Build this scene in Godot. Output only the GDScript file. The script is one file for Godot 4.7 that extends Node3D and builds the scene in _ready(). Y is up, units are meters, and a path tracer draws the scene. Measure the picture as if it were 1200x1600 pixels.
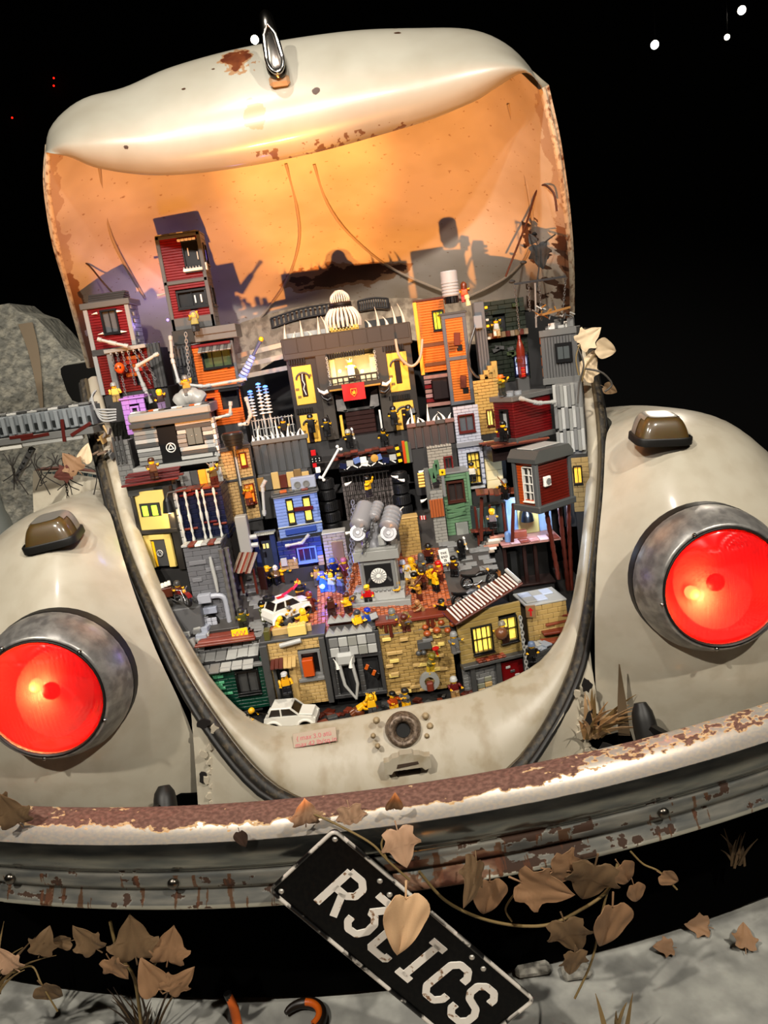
extends Node3D
# A cream vintage car stands in a dark exhibition room; its open front trunk holds a city of toy bricks.
# Metres, y up, floor at y = 0. The car faces +z, the camera stands in front of it at z = 0.

const FOCAL := 1155.0
const PITCH := 13.0
const ROLL := 8.0
const EYE := 1.08
const CX := -0.028            # the car's centre line
var R := RandomNumberGenerator.new()
var mats := {}
var used := {}

# ------------------------------------------------------------------ geometry collector
class G:
	var v := PackedVector3Array()
	var n := PackedVector3Array()
	var t := PackedVector2Array()
	var x := Transform3D()
	func tri(a: Vector3, b: Vector3, c: Vector3, ua := Vector2(), ub := Vector2(), uc := Vector2()) -> void:
		var k := (x.basis * ((b - a).cross(c - a))).normalized()
		v.append_array([x * a, x * c, x * b])
		n.append_array([k, k, k])
		t.append_array([ua, uc, ub])
	func quad(a: Vector3, b: Vector3, c: Vector3, d: Vector3) -> void:
		tri(a, b, c, Vector2(0, 0), Vector2(1, 0), Vector2(1, 1))
		tri(a, c, d, Vector2(0, 0), Vector2(1, 1), Vector2(0, 1))
	# box from corner p with size s; ch = chamfer
	func box(p: Vector3, s: Vector3, ch := 0.0) -> void:
		var c := p + s / 2.0
		var h := s / 2.0
		ch = minf(ch, minf(h.x, minf(h.y, h.z)) * 0.9)
		for a in 3:
			var b := (a + 1) % 3
			var d := (a + 2) % 3
			for sg in [-1.0, 1.0]:
				var q: Array[Vector3] = []
				for k in [[-1, -1], [1, -1], [1, 1], [-1, 1]]:
					var w := Vector3()
					w[a] = sg * h[a]
					w[b] = k[0] * (h[b] - ch)
					w[d] = k[1] * (h[d] - ch)
					q.append(c + w)
				if sg > 0: quad(q[0], q[1], q[2], q[3])
				else: quad(q[3], q[2], q[1], q[0])
		if ch <= 0.0: return
		for a in 3:                                     # the twelve edges
			var b := (a + 1) % 3
			var d := (a + 2) % 3
			for sb in [-1.0, 1.0]:
				for sd in [-1.0, 1.0]:
					var q: Array[Vector3] = []
					for k in [[-1, 0], [1, 0], [1, 1], [-1, 1]]:
						var w := Vector3()
						w[a] = k[0] * (h[a] - ch)
						w[b] = sb * (h[b] - (ch if k[1] == 1 else 0.0))
						w[d] = sd * (h[d] - (0.0 if k[1] == 1 else ch))
						q.append(c + w)
					if sb * sd > 0: quad(q[0], q[1], q[2], q[3])
					else: quad(q[3], q[2], q[1], q[0])
		for sx in [-1.0, 1.0]:
			for sy in [-1.0, 1.0]:
				for sz in [-1.0, 1.0]:
					var g := Vector3(sx, sy, sz)
					var e := c + g * h
					var p1 := e - Vector3(0, sy * ch, sz * ch)
					var p2 := e - Vector3(sx * ch, 0, sz * ch)
					var p3 := e - Vector3(sx * ch, sy * ch, 0)
					if sx * sy * sz > 0: tri(p1, p2, p3)
					else: tri(p1, p3, p2)
	# a smooth grid of points: rows of equal length
	func grid(rows: Array, closed := false, flip := false) -> void:
		var m: int = rows.size()
		var w: int = rows[0].size()
		var nn := []
		for i in m:
			var r := PackedVector3Array()
			for j in w:
				var j0 := (j - 1 + w) % w if closed else maxi(j - 1, 0)
				var j1 := (j + 1) % w if closed else mini(j + 1, w - 1)
				if closed and w > 2 and rows[i][0].is_equal_approx(rows[i][w - 1]):
					if j == 0: j0 = w - 2
					if j == w - 1: j1 = 1
				var du: Vector3 = rows[i][j1] - rows[i][j0]
				var dv: Vector3 = rows[mini(i + 1, m - 1)][j] - rows[maxi(i - 1, 0)][j]
				if du.length() < 1e-7: du = (rows[mini(i + 1, m - 1)][j1] + rows[maxi(i - 1, 0)][j1]) / 2.0 - (rows[mini(i + 1, m - 1)][j0] + rows[maxi(i - 1, 0)][j0]) / 2.0
				var k := du.cross(dv).normalized()
				r.append(-k if flip else k)
			nn.append(r)
		for i in m - 1:
			for j in w - 1:
				var a: Vector3 = rows[i][j]; var b: Vector3 = rows[i][j + 1]; var c: Vector3 = rows[i + 1][j + 1]; var d: Vector3 = rows[i + 1][j]
				var q := [[a, nn[i][j], i, j], [b, nn[i][j + 1], i, j + 1], [c, nn[i + 1][j + 1], i + 1, j + 1], [d, nn[i + 1][j], i + 1, j]]
				for o in ([0, 1, 2, 0, 2, 3] if flip else [0, 2, 1, 0, 3, 2]):
					v.append(x * (q[o][0] as Vector3)); n.append((x.basis * (q[o][1] as Vector3)).normalized())
					t.append(Vector2(float(q[o][3]) / (w - 1), float(q[o][2]) / (m - 1)))
	# a surface with thickness th behind it (front on the side of du x dv)
	func sheet(rows: Array, th: float, flip := false) -> void:
		var m: int = rows.size()
		var w: int = rows[0].size()
		var back := []
		for i in m:
			var r := PackedVector3Array()
			for j in w:
				var du: Vector3 = rows[i][mini(j + 1, w - 1)] - rows[i][maxi(j - 1, 0)]
				var dv: Vector3 = rows[mini(i + 1, m - 1)][j] - rows[maxi(i - 1, 0)][j]
				var k := du.cross(dv).normalized()
				r.append(rows[i][j] + k * (th if flip else -th))
			back.append(r)
		grid(rows, false, flip)
		grid(back, false, not flip)
		for i in m - 1:
			quad(rows[i][0], rows[i + 1][0], back[i + 1][0], back[i][0])
			quad(rows[i][w - 1], back[i][w - 1], back[i + 1][w - 1], rows[i + 1][w - 1])
		for j in w - 1:
			quad(rows[0][j], back[0][j], back[0][j + 1], rows[0][j + 1])
			quad(rows[m - 1][j], rows[m - 1][j + 1], back[m - 1][j + 1], back[m - 1][j])
	func tube(p: Array, rad, seg := 8, caps := true) -> void:
		var rows := []
		var up := Vector3.UP
		for i in p.size():
			var d: Vector3 = (p[mini(i + 1, p.size() - 1)] - p[maxi(i - 1, 0)]).normalized()
			if i == 0 and absf(d.dot(up)) > 0.9: up = Vector3.RIGHT
			var s := d.cross(up).normalized()
			up = s.cross(d).normalized()
			var rr: float = rad[i] if rad is Array else rad
			var r := PackedVector3Array()
			for k in seg + 1:
				var a := TAU * k / seg
				r.append(p[i] + (s * cos(a) + up * sin(a)) * rr)
			rows.append(r)
		grid(rows, true)
		if caps:
			for e in [0, p.size() - 1]:
				for k in seg:
					if e == 0: tri(p[0], rows[0][k + 1], rows[0][k])
					else: tri(p[e], rows[e][k], rows[e][k + 1])
	# revolve Vector2(radius, height) about y
	func lathe(prof: Array, seg := 16, smooth := true) -> void:
		var rows := []
		for q in prof:
			var r := PackedVector3Array()
			for k in seg + 1:
				var a := TAU * k / seg
				r.append(Vector3(q.x * cos(a), q.y, -q.x * sin(a)))
			rows.append(r)
		if smooth: grid(rows, true)
		else:
			for i in rows.size() - 1: grid([rows[i], rows[i + 1]], true)
	func ball(c: Vector3, r: Vector3, seg := 12) -> void:
		var rows := []
		for i in seg / 2 + 1:
			var b := -PI / 2 + PI * i / (seg / 2)
			var w := PackedVector3Array()
			for k in seg + 1:
				w.append(c + r * Vector3(cos(b) * cos(TAU * k / seg), sin(b), -cos(b) * sin(TAU * k / seg)))
			rows.append(w)
		grid(rows, true)
	# a flat outline in xy with depth d towards +z
	func plate(poly: PackedVector2Array, z0: float, d: float) -> void:
		if Geometry2D.is_polygon_clockwise(poly): poly.reverse()
		var ix := Geometry2D.triangulate_polygon(poly)
		for i in range(0, ix.size(), 3):
			var a := poly[ix[i]]; var b := poly[ix[i + 1]]; var c := poly[ix[i + 2]]
			if (b - a).cross(c - a) < 0:
				var s := b; b = c; c = s
			tri(Vector3(a.x, a.y, z0 + d), Vector3(b.x, b.y, z0 + d), Vector3(c.x, c.y, z0 + d), a, b, c)
			tri(Vector3(a.x, a.y, z0), Vector3(c.x, c.y, z0), Vector3(b.x, b.y, z0), a, c, b)
		for i in poly.size():
			var a := poly[i]; var b := poly[(i + 1) % poly.size()]
			quad(Vector3(a.x, a.y, z0), Vector3(b.x, b.y, z0), Vector3(b.x, b.y, z0 + d), Vector3(a.x, a.y, z0 + d))
	func bar(a: Vector3, b: Vector3, w: float, h: float) -> void:
		var d := (b - a)
		var l := d.length()
		var z := d / l
		var s := z.cross(Vector3.UP if absf(z.y) < 0.95 else Vector3.RIGHT).normalized()
		var o := x
		x = x * Transform3D(Basis(s, s.cross(z) * -1.0, z), a)
		box(Vector3(-w / 2, -h / 2, 0), Vector3(w, h, l))
		x = o
	func mesh() -> ArrayMesh:
		var a := []
		a.resize(Mesh.ARRAY_MAX)
		a[Mesh.ARRAY_VERTEX] = v; a[Mesh.ARRAY_NORMAL] = n; a[Mesh.ARRAY_TEX_UV] = t
		var m := ArrayMesh.new()
		if v.size(): m.add_surface_from_arrays(Mesh.PRIMITIVE_TRIANGLES, a)
		return m

# ------------------------------------------------------------------ scene helpers
func V(x: float, y := 0.0, z := 0.0) -> Vector3: return Vector3(x, y, z)
func U(x: float, y := 0.0) -> Vector2: return Vector2(x, y)
func T(p: Vector3) -> Transform3D: return Transform3D(Basis(), p)
func pc(r: float, g: float, b: float) -> StandardMaterial3D: return pl(Color(r, g, b))
func node(nm: String, parent: Node, at := Vector3(), yaw := 0.0) -> Node3D:
	var o := Node3D.new()
	o.name = fresh(nm, parent)
	o.position = at
	o.rotation.y = yaw
	parent.add_child(o, true)
	return o
func fresh(nm: String, parent: Node) -> String:
	var key := nm + "@" + str(parent.get_instance_id())
	var k: int = used.get(key,0)
	used[key] = k + 1
	return nm if k == 0 else "%s_%03d" % [nm, k]
func put(nm: String, g, m: Material, parent: Node = self, at := Transform3D()) -> MeshInstance3D:
	var o := MeshInstance3D.new()
	o.name = fresh(nm, parent)
	o.mesh = g if g is Mesh else g.mesh()
	o.material_override = m
	o.transform = at
	parent.add_child(o, true)
	return o
func tag(o: Node, label := "", cat := "", group := "", kind := "") -> Node:
	if label: o.set_meta("label", label)
	if cat: o.set_meta("category", cat)
	if group: o.set_meta("group", group)
	if kind: o.set_meta("kind", kind)
	return o
func thing(nm: String, label: String, cat: String, at := Vector3(), yaw := 0.0, group := "") -> Node3D:
	var o := node(nm, self, at, yaw)
	tag(o, label, cat, group)
	return o
# a point seen at photo pixel (px, py), F metres in front of the camera's plane z = 0
func ray(px: float, py: float) -> Vector3:
	var a := px - 600.0
	var b := py - 800.0
	var ro := deg_to_rad(ROLL)
	var r := a * cos(ro) - b * sin(ro)
	var d := a * sin(ro) + b * cos(ro)
	return V(r / FOCAL,-d / FOCAL,-1.0).rotated(Vector3.RIGHT,-deg_to_rad(PITCH))
func W(px: float, py: float, F: float) -> Vector3:
	var k := ray(px, py)
	return V(0, EYE,0) + k * (F / -k.z)
func onY(px: float, py: float, y: float) -> Vector3:
	var k := ray(px, py)
	return V(0, EYE,0) + k * ((y - EYE) / k.y)
func WW(a: Array) -> Array:
	var o := []
	for p in a: o.append(W(p[0], p[1], p[2]))
	return o
# Catmull-Rom through the points, n samples evenly spaced
func crv(p: Array, n: int) -> Array:
	var c := []
	for i in p.size() - 1:
		var p0: Vector3 = p[maxi(i - 1,0)]; var p1: Vector3 = p[i]; var p2: Vector3 = p[i + 1]; var p3: Vector3 = p[mini(i + 2, p.size() - 1)]
		for k in 12:
			c.append(p1.cubic_interpolate(p2, p0, p3, k / 12.0))
	c.append(p[p.size() - 1])
	var len := [.0]
	for i in range(1, c.size()): len.append(len[i - 1] + (c[i] - c[i - 1]).length())
	var o := []
	var j := 0
	for k in n:
		var d: float = len[-1] * k / (n - 1)
		while j < c.size() - 2 and len[j + 1] < d: j += 1
		var s: float = (d - len[j]) / maxf(len[j + 1] - len[j],1e-9)
		o.append((c[j] as Vector3).lerp(c[j + 1], clampf(s,0,1)))
	return o
# spline surface through rows of control points
func loft(rows: Array, nu: int, nv: int) -> Array:
	var r := []
	for q in rows: r.append(crv(q, nu))
	var cols := []
	for j in nu:
		var c := []
		for i in r.size(): c.append(r[i][j])
		cols.append(crv(c, nv))
	var o := []
	for i in nv:
		var w := PackedVector3Array()
		for j in nu: w.append(cols[j][i])
		o.append(w)
	return o
func mt(c: Color, rough := 0.45, metal := 0.0) -> StandardMaterial3D:
	var key := "%s %s %s" % [c, rough, metal]
	if not mats.has(key):
		var m := StandardMaterial3D.new()
		m.albedo_color = c
		m.roughness = rough
		m.metallic = metal
		mats[key] = m
	return mats[key]
func glow(c: Color, e: float) -> StandardMaterial3D:
	var key := "glow %s %s" % [c, e]
	if not mats.has(key):
		var m := StandardMaterial3D.new()
		m.albedo_color = c
		m.emission_enabled = true
		m.emission = c
		m.emission_energy_multiplier = e
		mats[key] = m
	return mats[key]
func noise(sd: int, freq: float, oct := 4) -> FastNoiseLite:
	var f := FastNoiseLite.new()
	f.seed = sd
	f.frequency = freq
	f.noise_type = FastNoiseLite.TYPE_SIMPLEX_SMOOTH
	f.fractal_octaves = oct
	return f
# a picture computed from fn(u, v, x, y) -> Color
func img(w: int, h: int, fn: Callable) -> ImageTexture:
	var im := Image.create(w, h, false, Image.FORMAT_RGB8)
	for y in h:
		for x in w:
			im.set_pixel(x, y, fn.call(float(x) / w, float(y) / h, x, y))
	return ImageTexture.create_from_image(im)
# mottled material: noise between colours, laid on in world or object space
func mottled(a: Color, b: Color, freq: float, rough := 0.6, metal := 0.0, sd := 1, lo := 0.35, hi := 0.65, bump := 0.0) -> StandardMaterial3D:
	var m := StandardMaterial3D.new()
	var g := Gradient.new()
	g.offsets = PackedFloat32Array([lo, hi])
	g.colors = PackedColorArray([a, b])
	var t := NoiseTexture2D.new()
	t.width = 512; t.height = 512; t.seamless = true
	t.noise = noise(sd,.012,5)
	t.color_ramp = g
	m.albedo_texture = t
	m.uv1_triplanar = true
	m.uv1_scale = Vector3.ONE * freq
	m.roughness = rough
	m.metallic = metal
	if bump > .0:
		var h := NoiseTexture2D.new()
		h.width = 256; h.height = 256; h.seamless = true
		h.noise = noise(sd + 9,.03,4)
		m.heightmap_enabled = true
		m.heightmap_texture = h
		m.heightmap_scale = bump
	return m
func lamp(kind: String, nm: String, at: Vector3, c: Color, e: float, size: float, aim := Vector3(), angle := 30.0, parent: Node = self) -> Light3D:
	var l: Light3D
	if kind == "spot":
		var s := SpotLight3D.new()
		s.spot_range = 12.0; s.spot_attenuation = 2.0; s.spot_angle = angle; s.spot_angle_attenuation = .6
		l = s
	else:
		var o := OmniLight3D.new()
		o.omni_range = 12.0; o.omni_attenuation = 2.0
		l = o
	l.name = nm
	l.light_color = c; l.light_energy = e; l.light_size = size
	l.shadow_enabled = true
	parent.add_child(l, true)
	l.position = at
	if kind == "spot": l.look_at_from_position(at, aim, Vector3.UP if absf((aim - at).normalized().y) < .98 else Vector3.FORWARD)
	return l

# ------------------------------------------------------------------ everything, in order
func _ready() -> void:
	R.seed = 7
	var cam := Camera3D.new()
	cam.name = "camera"
	cam.fov = rad_to_deg(2.0 * atan(800.0 / FOCAL))
	cam.near = .05
	add_child(cam)
	cam.position = V(0, EYE,0)
	cam.basis = Basis(Vector3.RIGHT,-deg_to_rad(PITCH)) * Basis(Vector3.BACK,-deg_to_rad(ROLL))
	cam.current = true
	var env := Environment.new()
	env.background_mode = Environment.BG_COLOR
	env.background_color = Color(0,0,0)
	env.tonemap_mode = Environment.TONE_MAPPER_LINEAR
	env.tonemap_exposure = 1.0
	env.sdfgi_enabled = true; env.ssao_enabled = true; env.ssil_enabled = true
	var we := WorldEnvironment.new()
	we.name = "environment"
	we.environment = env
	add_child(we)
	# exhibition spots on the ceiling in front of the car, two added fills, and the amber footlight on the floor that lights the open lid
	lamp("spot", "spot_light_left", V(-1.15, 2.88, .55), Color(1, .965, .91), 6.2, .035, V(-.1, .7, -1.25), 32)
	lamp("spot", "spot_light_right", V(1.25, 2.88, .65), Color(1, .965, .91), 6.4, .035, V(.1, .7, -1.25), 32)
	lamp("spot", "spot_light_rear", V(-.35, 2.88, -.75), Color(1, .97, .93), 1.2, .035, V(-.05, .9, -1.5), 36)
	lamp("spot", "spot_light_side", V(-2.0, 2.88, -1.2), Color(1, .95, .88), 2.5, .035, V(-1.0, .8, -2.3), 24)
	for k in [-1.0,1.0]:
		var beam := lamp("spot", "foot_light_beam", V(-.12 + .07 * k, .14, -.28), Color(1, .64, .30), 4.8, .02, V(-.06 + .21 * k, 1.53, -1.75), 12.7) as SpotLight3D
		beam.spot_angle_attenuation = .5
	lamp("spot", "added_fill_front", V(-.35, 2.88, 2.0), Color(1, .97, .94), 17.0, .05, V(-.05, .95, -1.5), 9.5)  # added fill lamp, brightens the city in the trunk
	lamp("spot", "added_fill_lid", V(.45, 2.88, 2.0), Color(1, .90, .86), 5.5, .05, V(-.04, 1.38, -1.65), 10)  # added dim fill that lightens the inside of the lid
	room()
	car()
	city()
	greenery()

# ------------------------------------------------------------------ room
func room() -> void:
	var dark := mt(Color(.035,.035,.037),.95)
	var conc := mottled(Color(.50,.50,.48), Color(.66,.66,.63),1.6,.85,.0,3,.2,.8,.25)
	for d in [["floor", V(-3.6, -.1, -4.1), V(7.2, .1, 6.6), conc], ["ceiling", V(-3.6, 3.0, -4.1), V(7.2, .1, 6.6), dark],
			["wall_back", V(-3.6, 0, -4.1), V(7.2, 3.0, .1), dark], ["wall_front", V(-3.6, 0, 2.4), V(7.2, 3.0, .1), dark],
			["wall_left", V(-3.6, 0, -4.0), V(.1, 3.0, 6.4), dark], ["wall_right", V(3.5, 0, -4.0), V(.1, 3.0, 6.4), dark]]:
		var g := G.new()
		g.box(d[1], d[2])
		tag(put(d[0], g, d[3]), "", "", "", "structure")
	# the fittings whose beams light the car; the two far front ones are added
	var heads := [[V(-1.15, 2.88, .55), V(-.1, .7, -1.25), "black ceiling spotlight in front of the car on the mirror side"],
		[V(1.25, 2.88, .65), V(.1, .7, -1.25), "black ceiling spotlight in front of the car on the side without mirror"],
		[V(-.35, 2.88, -.75), V(-.05, .9, -1.5), "black ceiling spotlight straight above the bumper"],
		[V(-2.0, 2.88, -1.2), V(-1.0, .8, -2.3), "black ceiling spotlight aimed at the grey slab"],
		[V(-.35, 2.88, 2.0), V(-.05, .82, -1.45), "added black fill spotlight far in front of the car brightening its trunk"],
		[V(.45, 2.88, 2.0), V(-.04, 1.38, -1.65), "added black fill spotlight far in front of the car brightening its raised lid"],
		[V(-.19, .14, -.28), V(-.27, 1.53, -1.75), "small amber footlight on the floor aimed at the mirror side of the open lid"],
		[V(-.05, .14, -.28), V(.15, 1.53, -1.75), "small amber footlight on the floor aimed at the far side of the open lid"]]
	for i in 7 + 1: spot_fitting(heads[i][0], heads[i][1], heads[i][2], i > 5,6.0)
	# lamps and pilot lights seen far behind the car
	var far := [[398, 62, "bright white ceiling lamp just behind the chrome lid handle"], [1023, 70, "bright white ceiling lamp, largest of those above the dark corner"],
		[1159, 16, "white ceiling lamp nearest the top edge of the dark corner"], [1136, 58, "small dim ceiling lamp between two brighter ones"]]
	for f in far:
		var p := W(f[0], f[1],3.4)
		p.y = minf(p.y,2.9)
		spot_fitting(p, V(0, EYE, 0).lerp(p, .4), f[2], false, 30.0 if f[0] != 1136 else 8.0, .016 if f[0] != 1136 else .011, "far ceiling lamps")
		lamp("spot", "far_lamp_beam", p + (V(0, .9, -.2) - p).normalized() * .03, Color(1, .95, .88), .4, .02, V(0, .9, -.2), 25)
	for f in [[84, 122, "upper tiny red pilot light on the dark back wall"], [84, 134, "lower tiny red pilot light of the close pair on the dark wall"], [19, 184, "single tiny red pilot light beside the picture's edge on the dark wall"]]:
		var g := G.new()
		g.ball(Vector3(), Vector3.ONE * .0045,8)
		var o := put("pilot_light", g, glow(Color(1, .1, .05), 3.0), self, T(W(f[0], f[1], 3.97)))
		tag(o, f[2], "pilot light", "red pilot lights")
	slab()

func spot_fitting(at: Vector3, aim: Vector3, label: String, amber: bool, e: float, rad := 0.04, grp := "") -> void:
	var t := thing("foot_light" if amber else "ceiling_spotlight", label, "spotlight", Vector3(), .0, grp)
	var z := (aim - at).normalized()
	var s := z.cross(Vector3.UP).normalized()
	var b := Basis(s, z, s.cross(z))
	var g := G.new()
	g.x = Transform3D(b, at - z * .012)
	g.lathe([U(0,-3.2 * rad), U(rad * .9,-3.0 * rad), U(rad * 1.12,.0), U(rad * 1.12,.3 * rad), U(rad,.3 * rad), U(rad,.0)],16, false)
	put("shade", g, mt(Color(.03, .03, .03), .5), t)
	var f := G.new()
	f.x = Transform3D(b, at - z * .012)
	f.lathe([U(0,0), U(rad,0)],16)
	put("lamp_face", f, glow(Color(1, .62, .2) if amber else Color(1, .95, .86), e), t)
	var st := G.new()
	if amber: st.tube([at - z * .06, V(at.x,.0, at.z + .02)],.014,8)
	else: st.tube([at - z * rad * 2.0, V(at.x,3.0, at.z + .01)], rad * .25,8)
	put("stem", st, mt(Color(.03, .03, .03), .5), t)

func slab() -> void:
	# tall grey mottled slab behind the car's mirror: an outline with real thickness
	var top := [[-130,560], [-60,500], [-10,478], [14,474], [30,487], [56,496], [80,520], [100,545], [125,562], [150,600], [166,640]]
	var F := 2.35
	var poly := PackedVector2Array()
	for q in top:
		var p := W(q[0], q[1], F)
		poly.append(U(p.x, p.y))
	poly.append(U(poly[-1].x + .03,.0))
	poly.append(U(poly[0].x - .05,.0))
	var g := G.new()
	g.plate(poly,-F - .18,.18)
	var m := mottled(Color(.46,.46,.43), Color(.60,.59,.54),4.5,.8,.0,21,.3,.7,.5)
	var t := thing("stone_slab", "tall grey mottled stone slab with a slanting top behind the car mirror", "stone slab")
	put("slab_body", g, m, t)
	var st := G.new()      # brown stain run
	var pts := crv(WW([[40,505, F - .002], [52,545, F - .002], [60,590, F - .002], [66,640, F - .002]]),8)
	var rows := [PackedVector3Array(), PackedVector3Array()]
	for i in pts.size():
		var w := .022 * (1.0 - i / 9.0)
		rows[0].append(pts[i] + V(-w,0,.001)); rows[1].append(pts[i] + V(w,0,.001))
	st.sheet(rows,.0015, true)
	put("rust_run", st, mt(Color(.52, .46, .38), .9), t)

# ------------------------------------------------------------------ car
var paint: StandardMaterial3D
func car() -> void:
	paint = mottled(Color(.70,.665,.59), Color(.745,.715,.645),3.0,.34,.0,11,.25,.6)
	paint.clearcoat_enabled = true
	paint.clearcoat = .5
	paint.clearcoat_roughness = .12
	var chrome := mt(Color(.62,.61,.59),.16,1.0)
	var oldchrome := mottled(Color(.50,.49,.48), Color(.68,.67,.65),7.0,.38,.62,31,.3,.7)
	var rubber := mt(Color(.07,.065,.055),.5)
	var black := mt(Color(.02,.02,.02),.7)
	var c := thing("car", "cream vintage rounded car with rust, its front lid open on a toy city", "car", V(CX, 0, -1.5))
	var off := T(-c.position)     # parts are built in world metres
	# fenders
	var rows := [
		[[.335,.33,1.13], [.42,.33,1.09], [.52,.33,1.07], [.66,.34,1.11], [.80,.36,1.24]],
		[[.34,.5,1.13], [.42,.5,1.06], [.52,.5,1.03], [.66,.5,1.07], [.81,.5,1.2]],
		[[.365,.65,1.17], [.44,.66,1.09], [.52,.66,1.05], [.66,.66,1.10], [.81,.63,1.24]],
		[[.41,.76,1.25], [.465,.78,1.18], [.54,.785,1.15], [.67,.77,1.20], [.80,.71,1.32]],
		[[.46,.836,1.37], [.50,.856,1.30], [.57,.862,1.28], [.68,.83,1.31], [.79,.75,1.42]],
		[[.513,.85,1.5], [.55,.865,1.48], [.60,.868,1.47], [.69,.835,1.48], [.78,.75,1.55]],
		[[.55,.83,1.8], [.58,.835,1.8], [.62,.825,1.8], [.69,.79,1.8], [.76,.70,1.8]],
		[[.55,.74,2.1], [.58,.74,2.1], [.62,.72,2.1], [.68,.68,2.1], [.73,.58,2.1]]]
	for s in [1.0,-1.0]:
		var rr := []
		for q in rows:
			var w := []
			var sh := .021 if s < 0 and q[0][1] > .6 and q[0][2] < 1.6 else .0
			for p in q: w.append(V(CX + s * (p[0] + sh * (1.0 if p == q[0] else .5 if p == q[1] else .0)), p[1] + s * .009,-p[2]))
			rr.append(w)
		var g := G.new()
		g.sheet(loft(rr,28,44),.004, s < 0)
		put("front_fender", g, paint, c, off)
		headlight(c, off, s, chrome, oldchrome, rubber)
		turn_signal(c, off, s, rubber)
		bracket(c, off, s, rubber, black)
		var wh := G.new()                      # front wheel in the dark under the fender
		wh.x = Transform3D(Basis(Vector3.BACK, PI / 2), V(CX + s * .62,.31,-1.62))
		wh.lathe([U(.0,-.06), U(.19,-.06), U(.2,-.075), U(.29,-.075), U(.31,-.05), U(.31,.05), U(.29,.075), U(.2,.075), U(.19,.06), U(0,.06)],28, false)
		put("wheel", wh, rubber, c, off)
	var va := G.new()                          # added black sheet standing in for the shade under the bumper
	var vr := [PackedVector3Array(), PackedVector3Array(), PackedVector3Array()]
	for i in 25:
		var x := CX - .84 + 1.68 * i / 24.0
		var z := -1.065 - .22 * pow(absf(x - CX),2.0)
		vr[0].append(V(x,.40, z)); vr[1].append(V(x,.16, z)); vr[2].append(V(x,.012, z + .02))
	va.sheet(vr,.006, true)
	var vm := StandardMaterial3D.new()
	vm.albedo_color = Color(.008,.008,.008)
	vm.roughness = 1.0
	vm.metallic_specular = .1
	put("under_bumper_shade", va, vm, c, off)
	trunk(c, off, rubber, black)
	hood(c, off, chrome)
	bumper(c, off)
	plate()

func headlight(c: Node, off: Transform3D, s: float, chrome: Material, old: Material, rubber: Material) -> void:
	var h := node("headlight", c)
	h.transform = off * Transform3D(Basis(Vector3.RIGHT, PI / 2 - .04), V(CX + s * .502,.652 + s * .012,-1.055))
	# local y runs forward along the beam
	var g := G.new()
	g.lathe([U(.112,-.03), U(.1125,.0), U(.111,.014), U(.106,.028), U(.101,.040), U(.096,.049), U(.0925,.052), U(.090,.050), U(.088,.043)],56)
	put("chrome_ring", g, old, h)
	var d := G.new()
	d.lathe([U(.1135,-.03), U(.1135,-.012), U(.112,-.010)],48)
	put("gasket", d, rubber, h)
	var di := G.new()
	di.lathe([U(.0895,.046), U(.0905,.052), U(.0885,.055), U(.0865,.050)],48)
	put("lens_seal", di, rubber, h)
	for k in 5:
		var b := G.new()
		var a := TAU * (k + .4) / 5
		b.ball(V(cos(a) * .0935,.052, sin(a) * .0935), Vector3.ONE * .0035,8)
		put("screw", b, chrome, h)
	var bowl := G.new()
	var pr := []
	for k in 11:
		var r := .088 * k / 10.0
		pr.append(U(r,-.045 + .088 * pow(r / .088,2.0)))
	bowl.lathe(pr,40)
	put("tinted_reflector", bowl, mt(Color(.75, .12, .12), .45, .8), h)  # silver bowl coloured red in place of light filtered by the lens
	# fluted red glass
	var rows := []
	for i in 29:
		var rad := .0875 * i / 28.0
		var w := PackedVector3Array()
		for k in 129:
			var a := TAU * k / 128
			var px := rad * cos(a)
			var pz := rad * sin(a)
			var fl := .0021 * absf(sin(px * PI / .0062)) if absf(pz) < .06 or absf(px) > .03 else .0
			if pz > .062: fl = .0018 * absf(sin((px + .3 * pz) * PI / .0045))
			w.append(V(px,.068 - .020 * pow(rad / .0875,2.0) + (fl if i < 28 else .0),-pz))
		rows.append(w)
	var lens := G.new()
	lens.grid(rows, true, true)
	var m := StandardMaterial3D.new()
	m.albedo_color = Color(.74,.11,.13,.78)
	m.transparency = BaseMaterial3D.TRANSPARENCY_ALPHA
	m.roughness = .3
	m.clearcoat_enabled = true
	m.clearcoat_roughness = .08
	m.backlight_enabled = true
	m.backlight = Color(.62,.085,.10)
	put("red_lens", lens, m, h)
	var bu := G.new()
	bu.ball(V(0,.0,.0), V(.011,.016,.011),12)
	put("bulb", bu, glow(Color(1, .72, .40), 5.0), h, T(V(-.028, .004, .006 + .012 * s)))
	var cap := G.new()
	cap.ball(V(0,.022,0), V(.014,.010,.014),12)
	put("bulb_shield", cap, mt(Color(.10, .02, .02), .5), h)
	var l := OmniLight3D.new()
	l.name = "bulb_light"
	l.light_color = Color(1,.5,.3)
	l.light_energy = .034
	l.light_size = .012
	l.omni_range = 5.0; l.omni_attenuation = 2.0
	l.shadow_enabled = true
	l.position = V(-.028,.026,.006 + .012 * s)
	h.add_child(l, true)

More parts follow.
